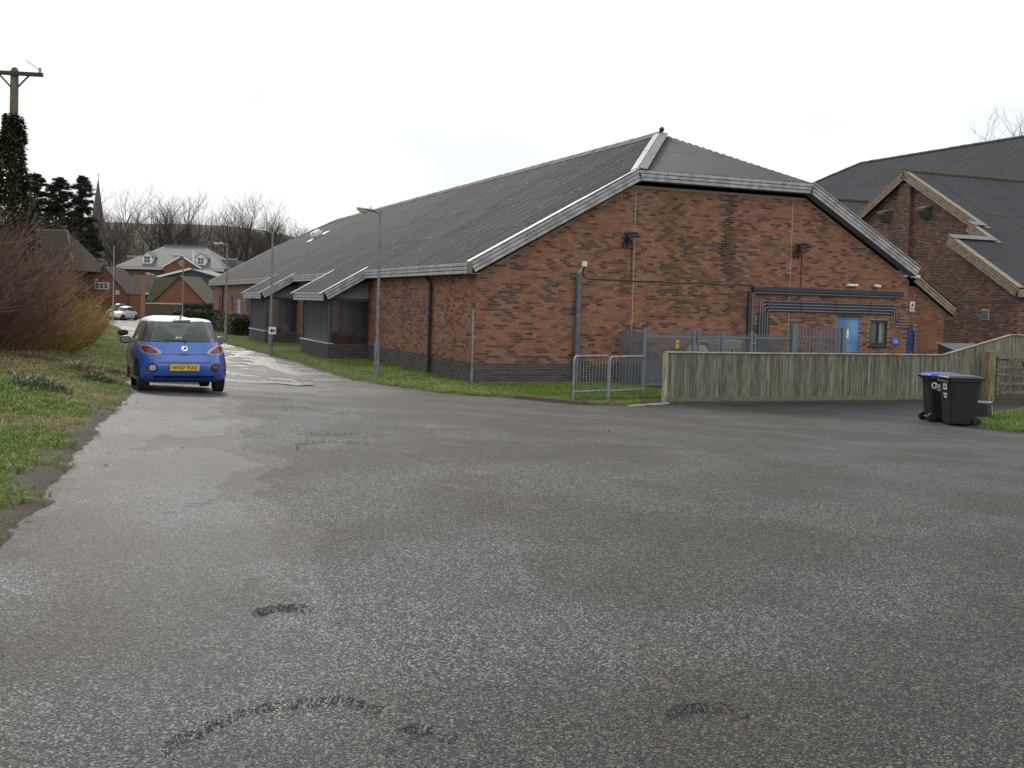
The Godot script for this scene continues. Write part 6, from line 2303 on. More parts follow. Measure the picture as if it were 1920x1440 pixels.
	part("back_wall", b, grained("porch_dark_wall", Color(0.09, 0.05, 0.04), 0.9, T.far_brick, Vector3(1, 1, 1)), t)
	# mossy-roofed cottage
	t = thing("mossy_cottage", "low brick cottage with mossy tiled roof and plain triangular gable behind the brick wall", "house", lane(-32.9, 0, 108.0), -TH)
	gable_wall(t, -2.55, 2.5, 0, -7, 1.7, 4.2, brick)
	gable_roof(t, "gable_roof", -2.55, 2.5, 0, -7, 1.6, 4.24, mossy, 0.15, false)
	b = MB.new()
	b.span(Vector3(-3.3, -0.8, -0.7), Vector3(-0.5, 1.6, -6.0))
	part("wall", b, brick, t)
	gable_roof(t, "roof", -3.2, 0.0, -0.3, -5.5, 1.7, 4.1, mossy, 0.2, true)
	# green shed behind
	t = thing("green_clad_shed", "dark green clad shed with shallow white-edged roof behind the mossy cottage", "shed", lane(-34.5, 0, 117.5), -TH)
	gable_wall(t, -3.6, 3.4, 0, -8, 4.2, 5.1, mat("green_clad", Color(0.035, 0.05, 0.045), 0.6))
	gable_roof(t, "roof", -3.6, 3.4, 0, -8, 4.2, 5.16, mat("green_roof", Color(0.06, 0.075, 0.07), 0.6), 0.2, false)
	b = MB.new()
	b.bar(Vector3(-3.8, 4.2, 0.22), Vector3(-0.1, 5.2, 0.22), 0.06, 0.2)
	part("verge_trim", b, white, t)
	# boundary wall, post, pole
	t = thing("boundary_wall", "low dark brick boundary wall across the end of the lane", "wall", lane(-30.2, 0, 100.0), -TH)
	b = MB.new()
	b.span(Vector3(-3.4, -0.9, 0), Vector3(3.6, 1.45, -0.23))
	part("brickwork", b, grained("dirty_brick", Color(0.13, 0.085, 0.065), 0.9, T.far_brick, Vector3(1.2, 1.2, 1.2)), t)
	for i in 7:
		b = MB.new()
		b.bbox(Vector3(-2.9 + i, 1.5, -0.11), Vector3(0.98, 0.1, 0.32), 0.02)
		part("coping", b, mat("stone_pale"), t)
	t = thing("timber_post", "tall orange-brown timber post at the corner of the boundary wall", "post", lane(-31.8, -0.4, 94.0), -TH)
	b = MB.new()
	b.bbox(Vector3(0, 2.0, 0), Vector3(0.3, 4.4, 0.3), 0.03)
	part("shaft", b, mat("post_orange", Color(0.26, 0.13, 0.06), 0.85), t)
	t = thing("thin_mast", "thin grey mast standing behind the brick outbuilding", "mast", lane(-38.75, -0.4, 106.0), -TH)
	b = MB.new()
	b.tube([Vector3(0, 0, 0), Vector3(0, 7.3, 0)], [0.07, 0.05], 8)
	part("shaft", b, mat("mast_grey", Color(0.25, 0.25, 0.25), 0.6), t)
	# house behind the shrubs
	t = thing("tile_roofed_house", "house with dark brown hipped tile roof and a pale rooflight behind the shrubs", "house", lane(-53.6, 0, 114.0), -TH)
	b = MB.new()
	b.span(Vector3(-6.5, -1, -0.3), Vector3(6.2, 4.7, -9.7))
	part("wall", b, brown, t)
	b = MB.new()
	r0 = Vector3(-4, 8.95, -5)
	r1 = Vector3(5.0, 8.95, -5)
	b.quad(Vector3(-7, 4.6, 0.2), Vector3(7.9, 4.6, 0.2), r1, r0)
	b.quad(Vector3(7.9, 4.6, -10.2), Vector3(-7, 4.6, -10.2), r0, r1)
	b.tri(Vector3(-7, 4.6, -10.2), Vector3(-7, 4.6, 0.2), r0)
	b.tri(Vector3(7.9, 4.6, 0.2), Vector3(7.9, 4.6, -10.2), r1)
	rf = part("roof", b, tile, t)
	b = MB.new()
	b.tube([r0, r1], [0.13], 6)
	b.tube([r1, Vector3(7.9, 4.65, 0.2)], [0.11], 6)
	part("ridge_tile", b, mat("ridge_pale", Color(0.15, 0.135, 0.10), 0.85), rf)
	b = MB.new()
	b.box(Vector3(1.6, 7.75, -3.45), Vector3(0.75, 0.06, 0.7), Basis(Vector3.RIGHT, 0.7))
	part("rooflight", b, mat("rooflight", Color(0.4, 0.44, 0.5), 0.15), rf)
	# church spire
	t = thing("church_spire", "slender grey church spire rising behind the conifers", "church", lane(-99.0, 0, 260.0), -TH)
	b = MB.new()
	b.span(Vector3(-2.6, -1, -2.6), Vector3(2.6, 10.5, 2.6))
	part("tower", b, mat("flint", Color(0.22, 0.2, 0.18), 0.9), t)
	b = MB.new()
	b.tube([Vector3(0, 10.4, 0), Vector3(0, 12, 0), Vector3(0, 29.3, 0)], [3.0, 2.6, 0.05], 8)
	part("spire", b, mat("shingle", Color(0.13, 0.105, 0.115), 0.85), t)
	b = MB.new()
	b.tube([Vector3(0, 29.2, 0), Vector3(0, 30.6, 0)], [0.06], 5)
	b.box(Vector3(0, 30.2, 0), Vector3(0.5, 0.1, 0.1))
	part("cross", b, mat("shingle"), t)


func build_far_land() -> void:
	# wooded hill closing the valley
	var prof := [[-320.0, 24.0], [-202.0, 26.2], [-160.0, 29.4], [-135.0, 29.7], [-108.0, 28.8], [-85.0, 25.7], [-60.0, 20.0], [-20.0, 15.0], [60.0, 12.0], [160.0, 10.0]]
	var crest := func(x: float) -> float:
		for i in prof.size() - 1:
			if x <= prof[i + 1][0]:
				return lerpf(prof[i][1], prof[i + 1][1], clampf((x - prof[i][0]) / (prof[i + 1][0] - prof[i][0]), 0.0, 1.0))
		return prof[-1][1]
	var height := func(x: float, d: float) -> float:
		var f := smoothstep(215.0, 430.0, d)
		return -1.5 + (crest.call(x) + 1.5) * pow(f, 0.8) + noise_b.get_noise_2d(x * 0.12, d * 0.12) * 1.5 * f
	var b := MB.new()
	var w := 0
	var h := 0
	for j in 26:
		var d := 210.0 + j * 13.0
		w = 0
		for i in 62:
			var x := -320.0 + i * 8.0
			b.v.append(lane(x * (0.6 + 0.4 * d / 430.0), height.call(x, d), d))
			var q := noise_b.get_noise_2d(x * 0.4, d * 0.4)
			b.c.append(Color(0.095, 0.078, 0.058).lerp(Color(0.13, 0.115, 0.085), clampf(q + 0.5, 0, 1)))
			b.u.append(Vector2(x, d) * 0.05)
			w += 1
		h += 1
	smooth_sheet(b, w, h, func(_i: int) -> bool: return true)
	structure("hill", b, mat("hillside", Color(1, 1, 1), 0.95, 0.0, {"albedo_texture": T.soil, "uv1_triplanar": true, "uv1_world_triplanar": true, "uv1_scale": Vector3(0.05, 0.05, 0.05), "vertex_color_use_as_albedo": true}), "wooded brown hillside beyond the houses")
	var tw := MB.new()
	rng.seed = 99
	twig_tree(tw, 6.0, 3, 3, 0.7, 3)
	var wood := tw.mesh()
	var xf := []
	var cs := []
	for i in 2600:
		var x := rng.randf_range(-230.0, 40.0)
		var d := rng.randf_range(225.0, 425.0)
		if d > 372.0:
			continue
		var s := rng.randf_range(0.7, 1.3)
		xf.append(Transform3D(Basis(Vector3.UP, rng.randf() * TAU).scaled(Vector3(s, s * 1.1, s)), lane(x * (0.6 + 0.4 * d / 430.0), height.call(x, d) - 0.3, d)))
		var k := rng.randf()
		cs.append(Color(0.085, 0.07, 0.055).lerp(Color(0.12, 0.09, 0.075), k) if rng.randf() < 0.85 else Color(0.07, 0.08, 0.035))
	var o := stuff("hillside_wood", wood, mat("twig_wood", Color(1, 1, 1), 0.95, 0.0, {"vertex_color_use_as_albedo": true}), self, xf, cs)
	tag(o, "leafless brown woodland covering the far hillside", "woodland", "", "stuff")


# ---------- plants
func twig_tree(b: MB, height: float, levels: int, kids: int, spread: float, sides: int) -> void:
	# one leafless tree into b; trunk first
	b.col = Color(1, 1, 1)
	branch(b, Vector3.ZERO, Vector3(rng.randf_range(-0.06, 0.06), 1, rng.randf_range(-0.06, 0.06)).normalized(), height * 0.42, height * 0.022, levels, kids, spread, sides, Vector3.UP)


func branch(b: MB, p: Vector3, d: Vector3, l: float, r: float, levels: int, kids: int, spread: float, sides: int, lift: Vector3) -> void:
	var pts := [p]
	var rad := [r]
	var n := 4 if levels > 2 else 3
	var q := p
	var dd := d
	for i in n:
		dd = (dd + Vector3(rng.randf_range(-1, 1), rng.randf_range(-0.6, 0.8), rng.randf_range(-1, 1)) * 0.13 + lift * 0.05).normalized()
		q += dd * l / n
		pts.append(q)
		rad.append(maxf(r * lerpf(1.0, 0.5, (i + 1.0) / n), 0.004))
	b.tube(pts, rad, sides if levels < 3 else sides + 2, false)
	if levels <= 0:
		return
	for k in kids + (1 if levels > 2 else 0):
		var f := rng.randf_range(0.45, 1.0) if k > 0 else 1.0
		var i := mini(int(f * n), n - 1)
		var at: Vector3 = pts[i].lerp(pts[i + 1], f * n - i)
		var side := Vector3(rng.randf_range(-1, 1), rng.randf_range(-0.2, 0.7), rng.randf_range(-1, 1)).normalized()
		var nd := (dd * (1.0 - spread * 0.45) + side * spread).normalized()
		branch(b, at, nd, l * rng.randf_range(0.55, 0.82), r * lerpf(0.85, 0.5, f) * 0.75, levels - 1, kids, spread, sides, lift)


func bare_tree(variants: Array, i: int, p: Vector3, s: float, label: String, group: String) -> void:
	var t := thing("bare_tree", label, "tree", p, i * 1.37, group)
	var m := mat("bark", Color(0.075, 0.062, 0.05), 0.95)
	var o := put("trunk", variants[i % variants.size()][0], m, t)
	o.scale = Vector3(s, s, s)
	o = put("crown", variants[i % variants.size()][1], m, t)
	o.scale = Vector3(s, s, s)


func leaf_quad(w: float, l: float) -> ArrayMesh:
	var b := MB.new()
	var a := Vector3(0, 0, 0)
	var e := Vector3(0, l * 0.25, l)
	var m1 := Vector3(-w * 0.5, l * 0.2, l * 0.45)
	var m2 := Vector3(w * 0.5, l * 0.2, l * 0.45)
	b.tri(a, m2, e)
	b.tri(a, e, m1)
	return b.mesh()


func needle_clump() -> ArrayMesh:
	var b := MB.new()
	for i in 16:
		var d := Vector3(rng.randf_range(-1, 1), rng.randf_range(-0.35, 0.6), rng.randf_range(-1, 1)).normalized()
		var s := d.cross(Vector3(rng.randf(), rng.randf(), rng.randf()).normalized()).normalized() * 0.09
		b.tri(-s, s, d * rng.randf_range(0.6, 1.0))
		b.tri(d * 0.3 - s, d * 0.3 + s, d * 0.5 + s.cross(d) * 4.0)
	return b.mesh()


func conifer(p: Vector3, h: float, r: float, clump: ArrayMesh, label: String, flat_top: bool) -> void:
	var t := thing("conifer_tree", label, "tree", p, 0.0, "dark conifers behind the tiled house")
	var b := MB.new()
	b.tube([Vector3.ZERO, Vector3(0.1, h * 0.5, 0), Vector3(0, h * 0.97, 0)], [h * 0.02, h * 0.014, 0.05], 8)
	part("trunk", b, mat("conifer_bark", Color(0.06, 0.045, 0.038), 0.95), t)
	var xf := []
	var cs := []
	b = MB.new()
	var y := h * 0.16
	while y < h * 0.98:
		var f := y / h
		var reach := r * (pow(1.0 - f, 0.75) * 1.25 + 0.12)
		if flat_top:
			reach = r * (0.55 + 0.6 * sin(clampf(f, 0, 1) * 2.6)) * (1.0 if f < 0.85 else (1.0 - f) / 0.15 * 0.8 + 0.2)
		for k in rng.randi_range(3, 5):
			var an := rng.randf() * TAU
			var l := reach * rng.randf_range(0.55, 1.15)
			var e := Vector3(cos(an) * l, y + l * rng.randf_range(-0.25, 0.2), sin(an) * l)
			b.tube([Vector3(0, y, 0), e], [0.06, 0.02], 4, false)
			var n := int(6 + l * 7.0)
			for j in n:
				var g := pow(rng.randf(), 0.6)
				var q := Vector3(0, y, 0).lerp(e, g) + Vector3(rng.randf_range(-0.4, 0.4), rng.randf_range(-0.25, 0.25), rng.randf_range(-0.4, 0.4))
				var s := rng.randf_range(0.4, 0.75)
				xf.append(Transform3D(Basis.from_euler(Vector3(rng.randf_range(-0.4, 0.4), rng.randf() * TAU, rng.randf_range(-0.4, 0.4))).scaled(Vector3(s, s * 0.7, s)), q))
				cs.append(Color(0.016, 0.026, 0.016).lerp(Color(0.035, 0.045, 0.024), rng.randf()))
		y += h * 0.027
	part("limbs", b, mat("conifer_bark"), t)
	stuff("crown", clump, mat("needles", Color(1, 1, 1), 0.9, 0.0, {"vertex_color_use_as_albedo": true}), t, xf, cs)


func shrub(p: Vector3, stems: int, height: float, width: float, lean: Vector3, c0: Color, c1: Color, label: String, group: String) -> void:
	# dense upright rods that fork into fine twigs
	var t := thing("twiggy_shrub", label, "shrub", p, 0.0, group)
	var b := MB.new()
	var tw := MB.new()
	for i in stems:
		var a := rng.randf() * TAU
		var rr := sqrt(rng.randf())
		var q := Vector3(cos(a) * rr * width * 0.5, -0.1, sin(a) * rr * width * 0.5)
		var d := (Vector3(cos(a) * rr * 0.75, 1.0, sin(a) * rr * 0.75) + lean * rng.randf_range(0.4, 1.2)).normalized()
		var l := height * rng.randf_range(0.55, 1.05)
		var f := clampf(rng.randf() * 0.7 + 0.3 * rr, 0, 1)
		b.col = c0.lerp(c1, f) * rng.randf_range(0.7, 1.2)
		var pts := [q]
		var n := 5
		for k in n:
			d = (d + Vector3(rng.randf_range(-1, 1), rng.randf_range(-0.4, 0.7), rng.randf_range(-1, 1)) * 0.26).normalized()
			q += d * l / n
			pts.append(q)
		b.tube(pts, [0.011, 0.010, 0.008, 0.007, 0.005, 0.003], 4, false)
		for k in 15:
			var g := rng.randf_range(0.12, 0.98) * n
			var j := mini(int(g), n - 1)
			var at: Vector3 = pts[j].lerp(pts[j + 1], g - j)
			var e := (d + Vector3(rng.randf_range(-1, 1), rng.randf_range(-0.5, 0.7), rng.randf_range(-1, 1)) * 1.5).normalized()
			var tl := rng.randf_range(0.2, 0.62)
			tw.col = c0.lerp(c1, clampf(f + rng.randf_range(-0.3, 0.4), 0, 1)) * rng.randf_range(0.8, 1.35)
			var mid := at + e * tl * 0.5 + Vector3(rng.randf_range(-0.04, 0.04), 0.03, rng.randf_range(-0.04, 0.04))
			tw.tube([at, mid, at + e * tl + Vector3(0, 0.08, 0)], [0.0055, 0.0045, 0.0025], 3, false)
	var m := mat("twigs", Color(1, 1, 1), 0.85, 0.0, {"vertex_color_use_as_albedo": true})
	part("stems", b, m, t)
	part("twigs", tw, m, t)


func tuft_mesh(blades: int, h: float, w: float, spread: float) -> ArrayMesh:
	var b := MB.new()
	for i in blades:
		var a := rng.randf() * TAU
		var o := Vector3(rng.randf_range(-1, 1), 0, rng.randf_range(-1, 1)) * spread
		var d := Vector3(cos(a), 0, sin(a))
		var s := Vector3(-sin(a), 0, cos(a)) * w
		var hh := h * rng.randf_range(0.6, 1.15)
		var m := o + d * hh * rng.randf_range(0.1, 0.3) + Vector3(0, hh * 0.6, 0)
		var e := o + d * hh * rng.randf_range(0.35, 0.95) + Vector3(0, hh * rng.randf_range(0.75, 1.0), 0)
		b.quad(o - s, o + s, m + s * 0.8, m - s * 0.8)
		b.tri(m - s * 0.8, m + s * 0.8, e)
	return b.mesh()


func hedge(p: Vector3, turn: float, s: Vector3, leaves: int, c: Color, label: String) -> void:
	var t := thing("clipped_hedge", label, "hedge", p, turn)
	var b := MB.new()
	b.box(Vector3(0, s.y * 0.47, 0), s * Vector3(0.9, 0.92, 0.86))
	part("inner_twigs", b, mat("hedge_core", Color(0.07, 0.055, 0.035), 0.95), t)
	var xf := []
	var cs := []
	for i in leaves:
		var q := Vector3(rng.randf_range(-0.5, 0.5), rng.randf(), rng.randf_range(-0.5, 0.5))
		var face := rng.randi() % 4
		if face == 0:
			q.y = 1.0
		elif face == 1:
			q.z = 0.5
		elif face == 2:
			q.x = 0.5 * signf(q.x)
		else:
			q.z = 0.5 if rng.randf() < 0.7 else -0.5
		q = q * s + Vector3(rng.randf_range(-0.1, 0.1), rng.randf_range(-0.12, 0.08), rng.randf_range(-0.1, 0.1)) * (1.0 + s.y * 0.3)
		var k := rng.randf_range(0.8, 1.6)
		xf.append(Transform3D(Basis.from_euler(Vector3(rng.randf_range(-1.2, 1.2), rng.randf() * TAU, rng.randf_range(-1, 1))).scaled(Vector3(k, k, k)), q))
		cs.append(c * rng.randf_range(0.6, 1.7))
	stuff("foliage", T.leaf, mat("leaf", Color(1, 1, 1), 0.7, 0.0, {"vertex_color_use_as_albedo": true}), t, xf, cs)


func build_plants() -> void:
	rng.seed = 4242
	T.leaf = leaf_quad(0.09, 0.13)
	# leafless trees
	var variants := []
	for k in 4:
		var tr := MB.new()
		var cr := MB.new()
		# limbs leave the trunk at several heights
		var lean := Vector3(rng.randf_range(-0.3, 0.3), 0, rng.randf_range(-0.3, 0.3))
		tr.tube([Vector3.ZERO, Vector3(0, 2.0, 0) + lean * 0.3, Vector3(0, 4.5, 0) + lean * 0.7, Vector3(0, 8.0, 0) + lean], [0.34, 0.27, 0.2, 0.1], 10, false)
		for i in 11:
			var f := 0.3 + 0.7 * i / 10.0
			var an := i * 2.4 + rng.randf()
			var p := Vector3(0, 8.0 * f, 0) + lean * f
			branch(cr, p, Vector3(cos(an) * 0.75, 1.0, sin(an) * 0.75).normalized(), rng.randf_range(2.6, 4.0), 0.10, 3, 4, 0.72, 3, Vector3.UP)
		variants.append([tr.mesh(), cr.mesh()])
	var spots := [[-62.6, 172, 17.2], [-64.8, 178, 15.0], [-62.8, 190, 17.6], [-60.4, 193, 18.6], [-58.0, 190, 18.0], [-55.8, 192, 17.4], [-54.6, 188, 14.2], [-52.2, 205, 18.4], [-50.2, 207, 19.4], [-47.6, 203, 18.4], [-45.0, 206, 17.6], [-42.4, 204, 16.2], [-39.8, 201, 14.4], [-37.0, 198, 12.8]]
	var tree_names := ["rounded leafless tree standing right beside the church spire", "leafless tree behind the brick outbuilding's gable top", "leafless tree rising behind the dormer nearer the brick outbuilding", "tall leafless tree over the middle of the slate roof ridge", "leafless tree rising behind the small front gable with round window", "leafless tree behind the dormer beside the white flue", "shortest leafless tree at the end of the slate roof nearer the sports hall", "leafless tree behind the lamp standing past both porches", "tallest leafless tree between the slate house and the sports hall roof", "leafless tree behind the lamp carrying the arrow board", "leafless tree just beyond the head of the arrow-board lamp", "leafless tree above the far verge of the sports hall roof", "low leafless tree half hidden by the sports hall roof slope", "lowest leafless tree behind the white roof vent"]
	for i in spots.size():
		var s: Array = spots[i]
		bare_tree(variants, i, lane(s[0], -0.8, s[1]), s[2] / 12.6, tree_names[i], ["leafless trees by the conifers", "leafless trees above the slate house", "leafless trees between slate house and sports hall"][0 if i < 2 else (1 if i < 7 else 2)])
	bare_tree(variants, 1, lane(37.2, -0.2, 79.0), 1.2, "leafless tree showing its crown over the cross-gabled hall roof", "")
	bare_tree(variants, 2, lane(-19.6, 0.2, 47.0), 0.4, "small pale leafless tree leaning out behind the twiggy shrubs", "")
	# conifers
	var clump := needle_clump()
	conifer(lane(-72.4, -0.5, 165), 20.6, 4.4, clump, "tall dark pine nearest the ivy-clad pole with open crown", true)
	conifer(lane(-69.0, -0.5, 166), 20.2, 5.0, clump, "broad dark conifer with pointed top between two pines", false)
	conifer(lane(-66.0, -0.5, 167), 20.8, 1.9, clump, "slim dark pine with tufted head beside the church spire", true)
	conifer(lane(-66.0, -0.5, 171), 13.0, 2.6, clump, "short dense dark conifer at the foot of the church spire", false)

	# rod shrubs along the left verge
	var purple := Color(0.062, 0.038, 0.034)
	var redd := Color(0.15, 0.082, 0.06)
	var gold := Color(0.32, 0.215, 0.06)
	var amber := Color(0.22, 0.125, 0.055)
	var list := [[-14.0, 8.2, 2.8, 1, 0], [-13.4, 5.2, 2.7, 1, 0], [-14.3, 2.6, 3.1, 1, 0], [-12.9, 2.0, 2.4, 2, 1], [-13.1, -1.4, 2.7, 2, 2], [-12.2, -4.0, 2.1, 3, 3], [-11.7, -8.0, 1.8, 3, 3], [-11.6, -12.0, 1.5, 3, 3], [-11.2, -17.0, 1.3, 3, 3]]
	var li := 0
	for e in list:
		var y := soil(e[0], e[1])
		var c0: Color = [purple, purple, redd, amber][e[3]] if e[3] else purple
		var c1: Color = [redd, redd, amber, gold][e[3]]
		var names := ["dark purple-red rod shrub nearest the open grass of the verge", "dark purple-red rod shrub behind the green tussock", "tall dark purple-red rod shrub set back from the verge edge", "shrub of reddish-brown leafless rods between the purple and golden shrubs", "tall shrub of amber-brown leafless rods near the telegraph pole foot", "tallest golden yellow rod shrub, next to the amber one", "golden yellow rod shrub beside the ivy-clad pole", "lower golden yellow rod shrub past the ivy-clad pole", "lowest golden yellow rod shrub where the verge narrows towards the car park"]
		shrub(Vector3(e[0], y, e[1]), 300, e[2], 3.0, Vector3(0.1, 0, 0.08), c0, c1, names[li], ["purple rod shrubs", "", "", "golden rod shrubs"][e[4]])
		li += 1

	# ivy on the telegraph pole
	var pp := Vector3(-12.42, 0, -8.0)
	pp.y = soil(pp.x, pp.z)
	var iv := thing("ivy", "dense dark green ivy climbing the telegraph pole", "ivy", pp)
	var xf := []
	var cs := []
	for i in 15000:
		var f := pow(rng.randf(), 0.9)
		var y := f * 7.0
		var an := rng.randf() * TAU
		var r: float = lerpf(0.95, 0.2, pow(f, 1.15)) * (1.0 + 0.8 * noise_a.get_noise_2d(y * 3.0, floor(an * 1.6) * 9.0)) * sqrt(rng.randf_range(0.45, 1.25))
		var q := Vector3(cos(an) * r, y + rng.randf_range(-0.1, 0.1), sin(an) * r)
		var s := rng.randf_range(0.6, 1.3)
		xf.append(Transform3D(Basis.from_euler(Vector3(rng.randf_range(-0.2, 1.3), PI * 0.5 - an + rng.randf_range(-0.8, 0.8), rng.randf_range(-0.5, 0.5))).scaled(Vector3(s, s, s)), q))
		cs.append(Color(0.02, 0.034, 0.013).lerp(Color(0.06, 0.075, 0.022), pow(rng.randf(), 2.0)))
	stuff("foliage", T.leaf, mat("leaf", Color(1, 1, 1), 0.7, 0.0, {"vertex_color_use_as_albedo": true}), iv, xf, cs)
	var b := MB.new()
	for k in 5:
		var pts := []
		for j in 9:
			var an := k * 1.3 + j * 0.35
			pts.append(Vector3(cos(an) * 0.18, j * 0.8, sin(an) * 0.18))
		b.tube(pts, [0.03, 0.025, 0.02, 0.02, 0.015, 0.012, 0.01, 0.008, 0.006], 5, false)
	part("stems", b, mat("bark"), iv)

	# hedges
	var p := lane(-24.0, 0, 84.0)
	hedge(Vector3(p.x, level(p.x, p.z) - 0.1, p.z), -TH, Vector3(3.6, 1.35, 2.4), 6000, Color(0.045, 0.055, 0.022), "clipped evergreen hedge at the far corner of the sports hall")
	p = lane(-27.8, 0, 97.5)
	hedge(Vector3(p.x, level(p.x, p.z), p.z), -TH, Vector3(3.2, 1.8, 1.0), 4000, Color(0.022, 0.032, 0.014), "dark hedge standing in front of the low boundary wall")
	hedge(Vector3(-1.0, 0, -40.5), 0.0, Vector3(1.6, 1.0, 9.0), 7000, Color(0.05, 0.042, 0.025), "low dark shrub border against the brick wall past the second porch")
	p = lane(-46.2, 0, 115.0)
	hedge(Vector3(p.x, level(p.x, p.z), p.z), 0.4, Vector3(2.6, 1.2, 1.6), 2500, Color(0.055, 0.05, 0.02), "rough low bush in front of the parked silver car")
	p = lane(-47.0, 0, 118.0)
	hedge(Vector3(p.x, level(p.x, p.z), p.z), 0.2, Vector3(1.1, 2.6, 1.2), 2500, Color(0.016, 0.028, 0.012), "small dark holly bush at the left end of the brick outbuilding")

	build_grass()


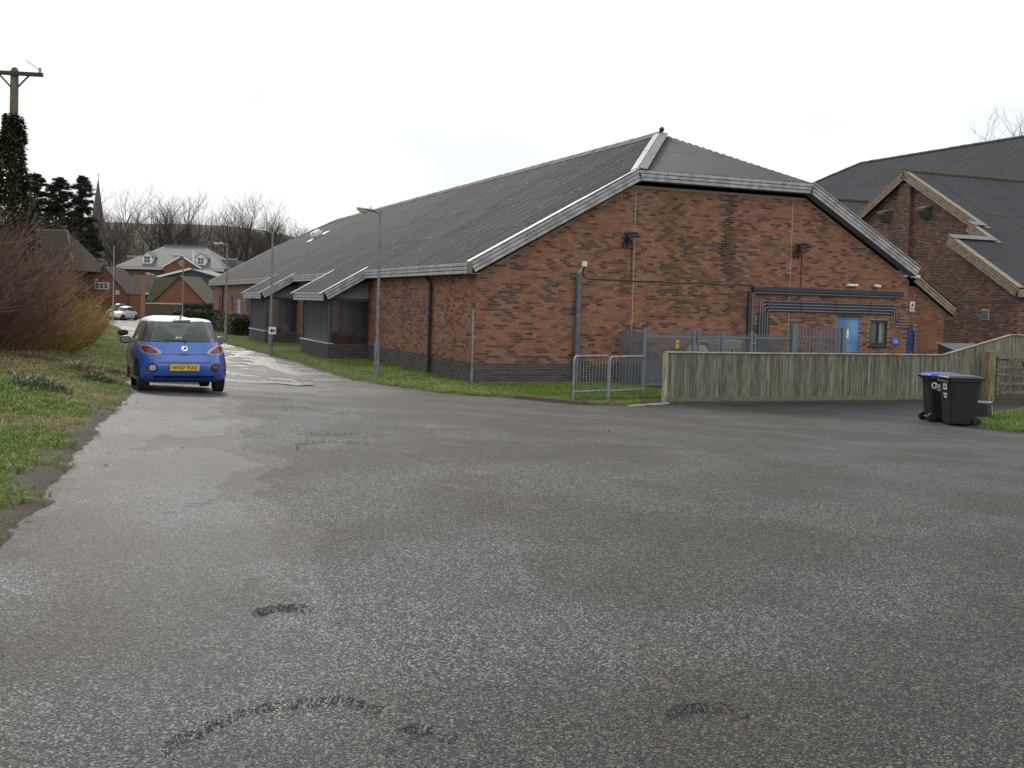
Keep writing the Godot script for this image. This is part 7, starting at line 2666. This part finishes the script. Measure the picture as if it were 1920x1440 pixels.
func build_grass() -> void:
	rng.seed = 808
	var short := tuft_mesh(8, 0.055, 0.004, 0.05)
	var long := tuft_mesh(11, 0.19, 0.0055, 0.07)
	var m := mat("grass_blade", Color(1, 1, 1), 0.6, 0.0, {"vertex_color_use_as_albedo": true, "backlight_enabled": true, "backlight": Color(0.3, 0.36, 0.1)})
	# mown grass by the hall, the path mouth and the island
	var xf := []
	var cs := []
	var areas := [[-3.6, -0.05, -45.0, 0.0, 42000], [-3.6, 0.0, 0.0, 7.4, 14000], [0.0, 4.6, 0.0, 7.3, 14000], [6.4, 14.5, 8.2, 16.5, 26000], [-1.6, 2.8, 5.0, 7.4, 3000]]
	for a in areas:
		for i in a[4]:
			var x := rng.randf_range(a[0], a[1])
			var z := rng.randf_range(a[2], a[3])
			var sd := road_sd(x, z)
			if sd < 0.06 or rng.randf() > smoothstep(0.0, 0.35, sd + noise_a.get_noise_2d(x * 2.0, z * 2.0) * 0.4):
				continue
			if x > -0.02 and z < 0.02:
				continue
			if x > -1.75 and ((z < -11.7 and z > -17.1) or (z < -26.1 and z > -31.4)):
				continue
			if x > -0.9 and z > 5.2 and z < 7.3 and noise_a.get_noise_2d(x * 1.5, z * 1.5) > -0.25:
				continue
			var s := rng.randf_range(0.7, 1.5)
			xf.append(Transform3D(Basis(Vector3.UP, rng.randf() * TAU).scaled(Vector3(s, s * rng.randf_range(0.7, 1.2), s)), Vector3(x, land(x, z, sd) - 0.004, z)))
			var q := clampf(noise_a.get_noise_2d(x * 0.8, z * 0.8) + 0.4 + rng.randf_range(-0.3, 0.3), 0, 1)
			cs.append(Color(0.115, 0.205, 0.022).lerp(Color(0.19, 0.235, 0.045), q))
	var o := stuff("mown_grass", short, m, self, xf, cs)
	tag(o, "short bright green mown grass along the sports hall and on the right-hand verge", "grass", "", "stuff")
	# rough verge on the left
	xf = []
	cs = []
	var xs := []
	var xc := []
	for i in 120000:
		var z := 25.0 - 75.0 * pow(rng.randf(), 1.25)
		var x := rng.randf_range(-16.5, -7.6)
		var sd := road_sd(x, z)
		if sd < -0.1 or rng.randf() > smoothstep(-0.05, 0.4, sd + noise_a.get_noise_2d(x * 1.6, z * 1.6) * 0.5):
			continue
		var q := noise_a.get_noise_2d(x * 0.55 + 12.0, z * 0.55)
		var straw := smoothstep(0.0, 0.35, q + smoothstep(0.8, 2.6, sd) * 0.42 * smoothstep(14.0, 9.0, z) - 0.05)
		var s := rng.randf_range(0.5, 1.1) * (0.55 + 0.6 * smoothstep(0.2, 2.5, sd))
		var tr := Transform3D(Basis.from_euler(Vector3(rng.randf_range(-0.3, 0.3), rng.randf() * TAU, rng.randf_range(-0.3, 0.3))).scaled(Vector3(s, s, s)), Vector3(x, land(x, z, sd) - 0.01, z))
		if rng.randf() < straw * 0.75:
			xs.append(tr)
			xc.append(Color(0.40, 0.32, 0.17).lerp(Color(0.26, 0.19, 0.11), rng.randf()))
		else:
			xf.append(tr)
			cs.append(Color(0.115, 0.205, 0.022).lerp(Color(0.24, 0.255, 0.06), clampf(rng.randf() * 0.8 + q * 0.5, 0, 1)))
	o = stuff("rough_grass", long, m, self, xf, cs)
	tag(o, "rough green grass on the left verge", "grass", "", "stuff")
	o = stuff("dead_grass", long, m, self, xs, xc)
	tag(o, "pale dead straw-coloured grass under the twiggy shrubs on the left verge", "grass", "", "stuff")
	# tussocks
	for e in [[-11.3, 11.4, 1.5, 0], [-10.6, 4.0, 1.5, 1], [-11.4, 2.6, 1.6, 2], [-10.2, 0.5, 1.4, 3], [-12.4, 9.0, 1.3, 4], [-10.35, 6.6, 1.0, 5]]:
		var p := Vector3(e[0], soil(e[0], e[1]), e[1])
		var t := thing("grass_tussock", ["dark green grass tussock on the verge below the purple shrubs", "tangled brown dead tussock beside the blue car's rear wheel", "tangled brown dead tussock at the foot of the reddish shrub", "pale straw tussock on the verge ahead of the blue car", "pale straw tussock under the purple shrubs", "small dark green tussock against the blue car's flank"][e[3]], "tussock", p)
		var ax := []
		var ac := []
		for i in 130:
			var an := rng.randf() * TAU
			var r: float = sqrt(rng.randf()) * 0.4 * e[2]
			var s: float = e[2] * rng.randf_range(0.7, 1.4) * (1.2 - r)
			ax.append(Transform3D(Basis.from_euler(Vector3(sin(an) * r * 0.8, rng.randf() * TAU, -cos(an) * r * 0.8)).scaled(Vector3(s, s, s)), Vector3(cos(an) * r, -0.02, sin(an) * r)))
			ac.append(Color(0.045, 0.075, 0.02).lerp(Color(0.12, 0.12, 0.05), rng.randf()) if e[3] in [0, 5] else Color(0.17, 0.11, 0.075).lerp(Color(0.30, 0.24, 0.13), rng.randf()))
		stuff("blades", long, m, t, ax, ac)
	# leaves and grit blown along the road
	xf = []
	cs = []
	for i in 900:
		var z := rng.randf_range(-20.0, 26.5)
		var x := rng.randf_range(-11.2, 8.0)
		var sd := road_sd(x, z)
		if sd > -0.02 or rng.randf() > 0.12 + 0.9 * smoothstep(-1.2, -0.1, sd):
			continue
		var s := rng.randf_range(0.15, 0.5)
		xf.append(Transform3D(Basis.from_euler(Vector3(rng.randf_range(-0.2, 0.2), rng.randf() * TAU, rng.randf_range(-0.3, 0.3))).scaled(Vector3(s, s, s)), Vector3(x, level(x, z) + noise_b.get_noise_2d(x, z) * 0.012 + 0.006, z)))
		cs.append(Color(0.07, 0.045, 0.025).lerp(Color(0.16, 0.11, 0.06), rng.randf()))
	o = stuff("fallen_leaves", T.leaf, mat("leaf"), self, xf, cs)
	tag(o, "scattered brown dead leaves along the edges of the tarmac", "leaves", "", "stuff")
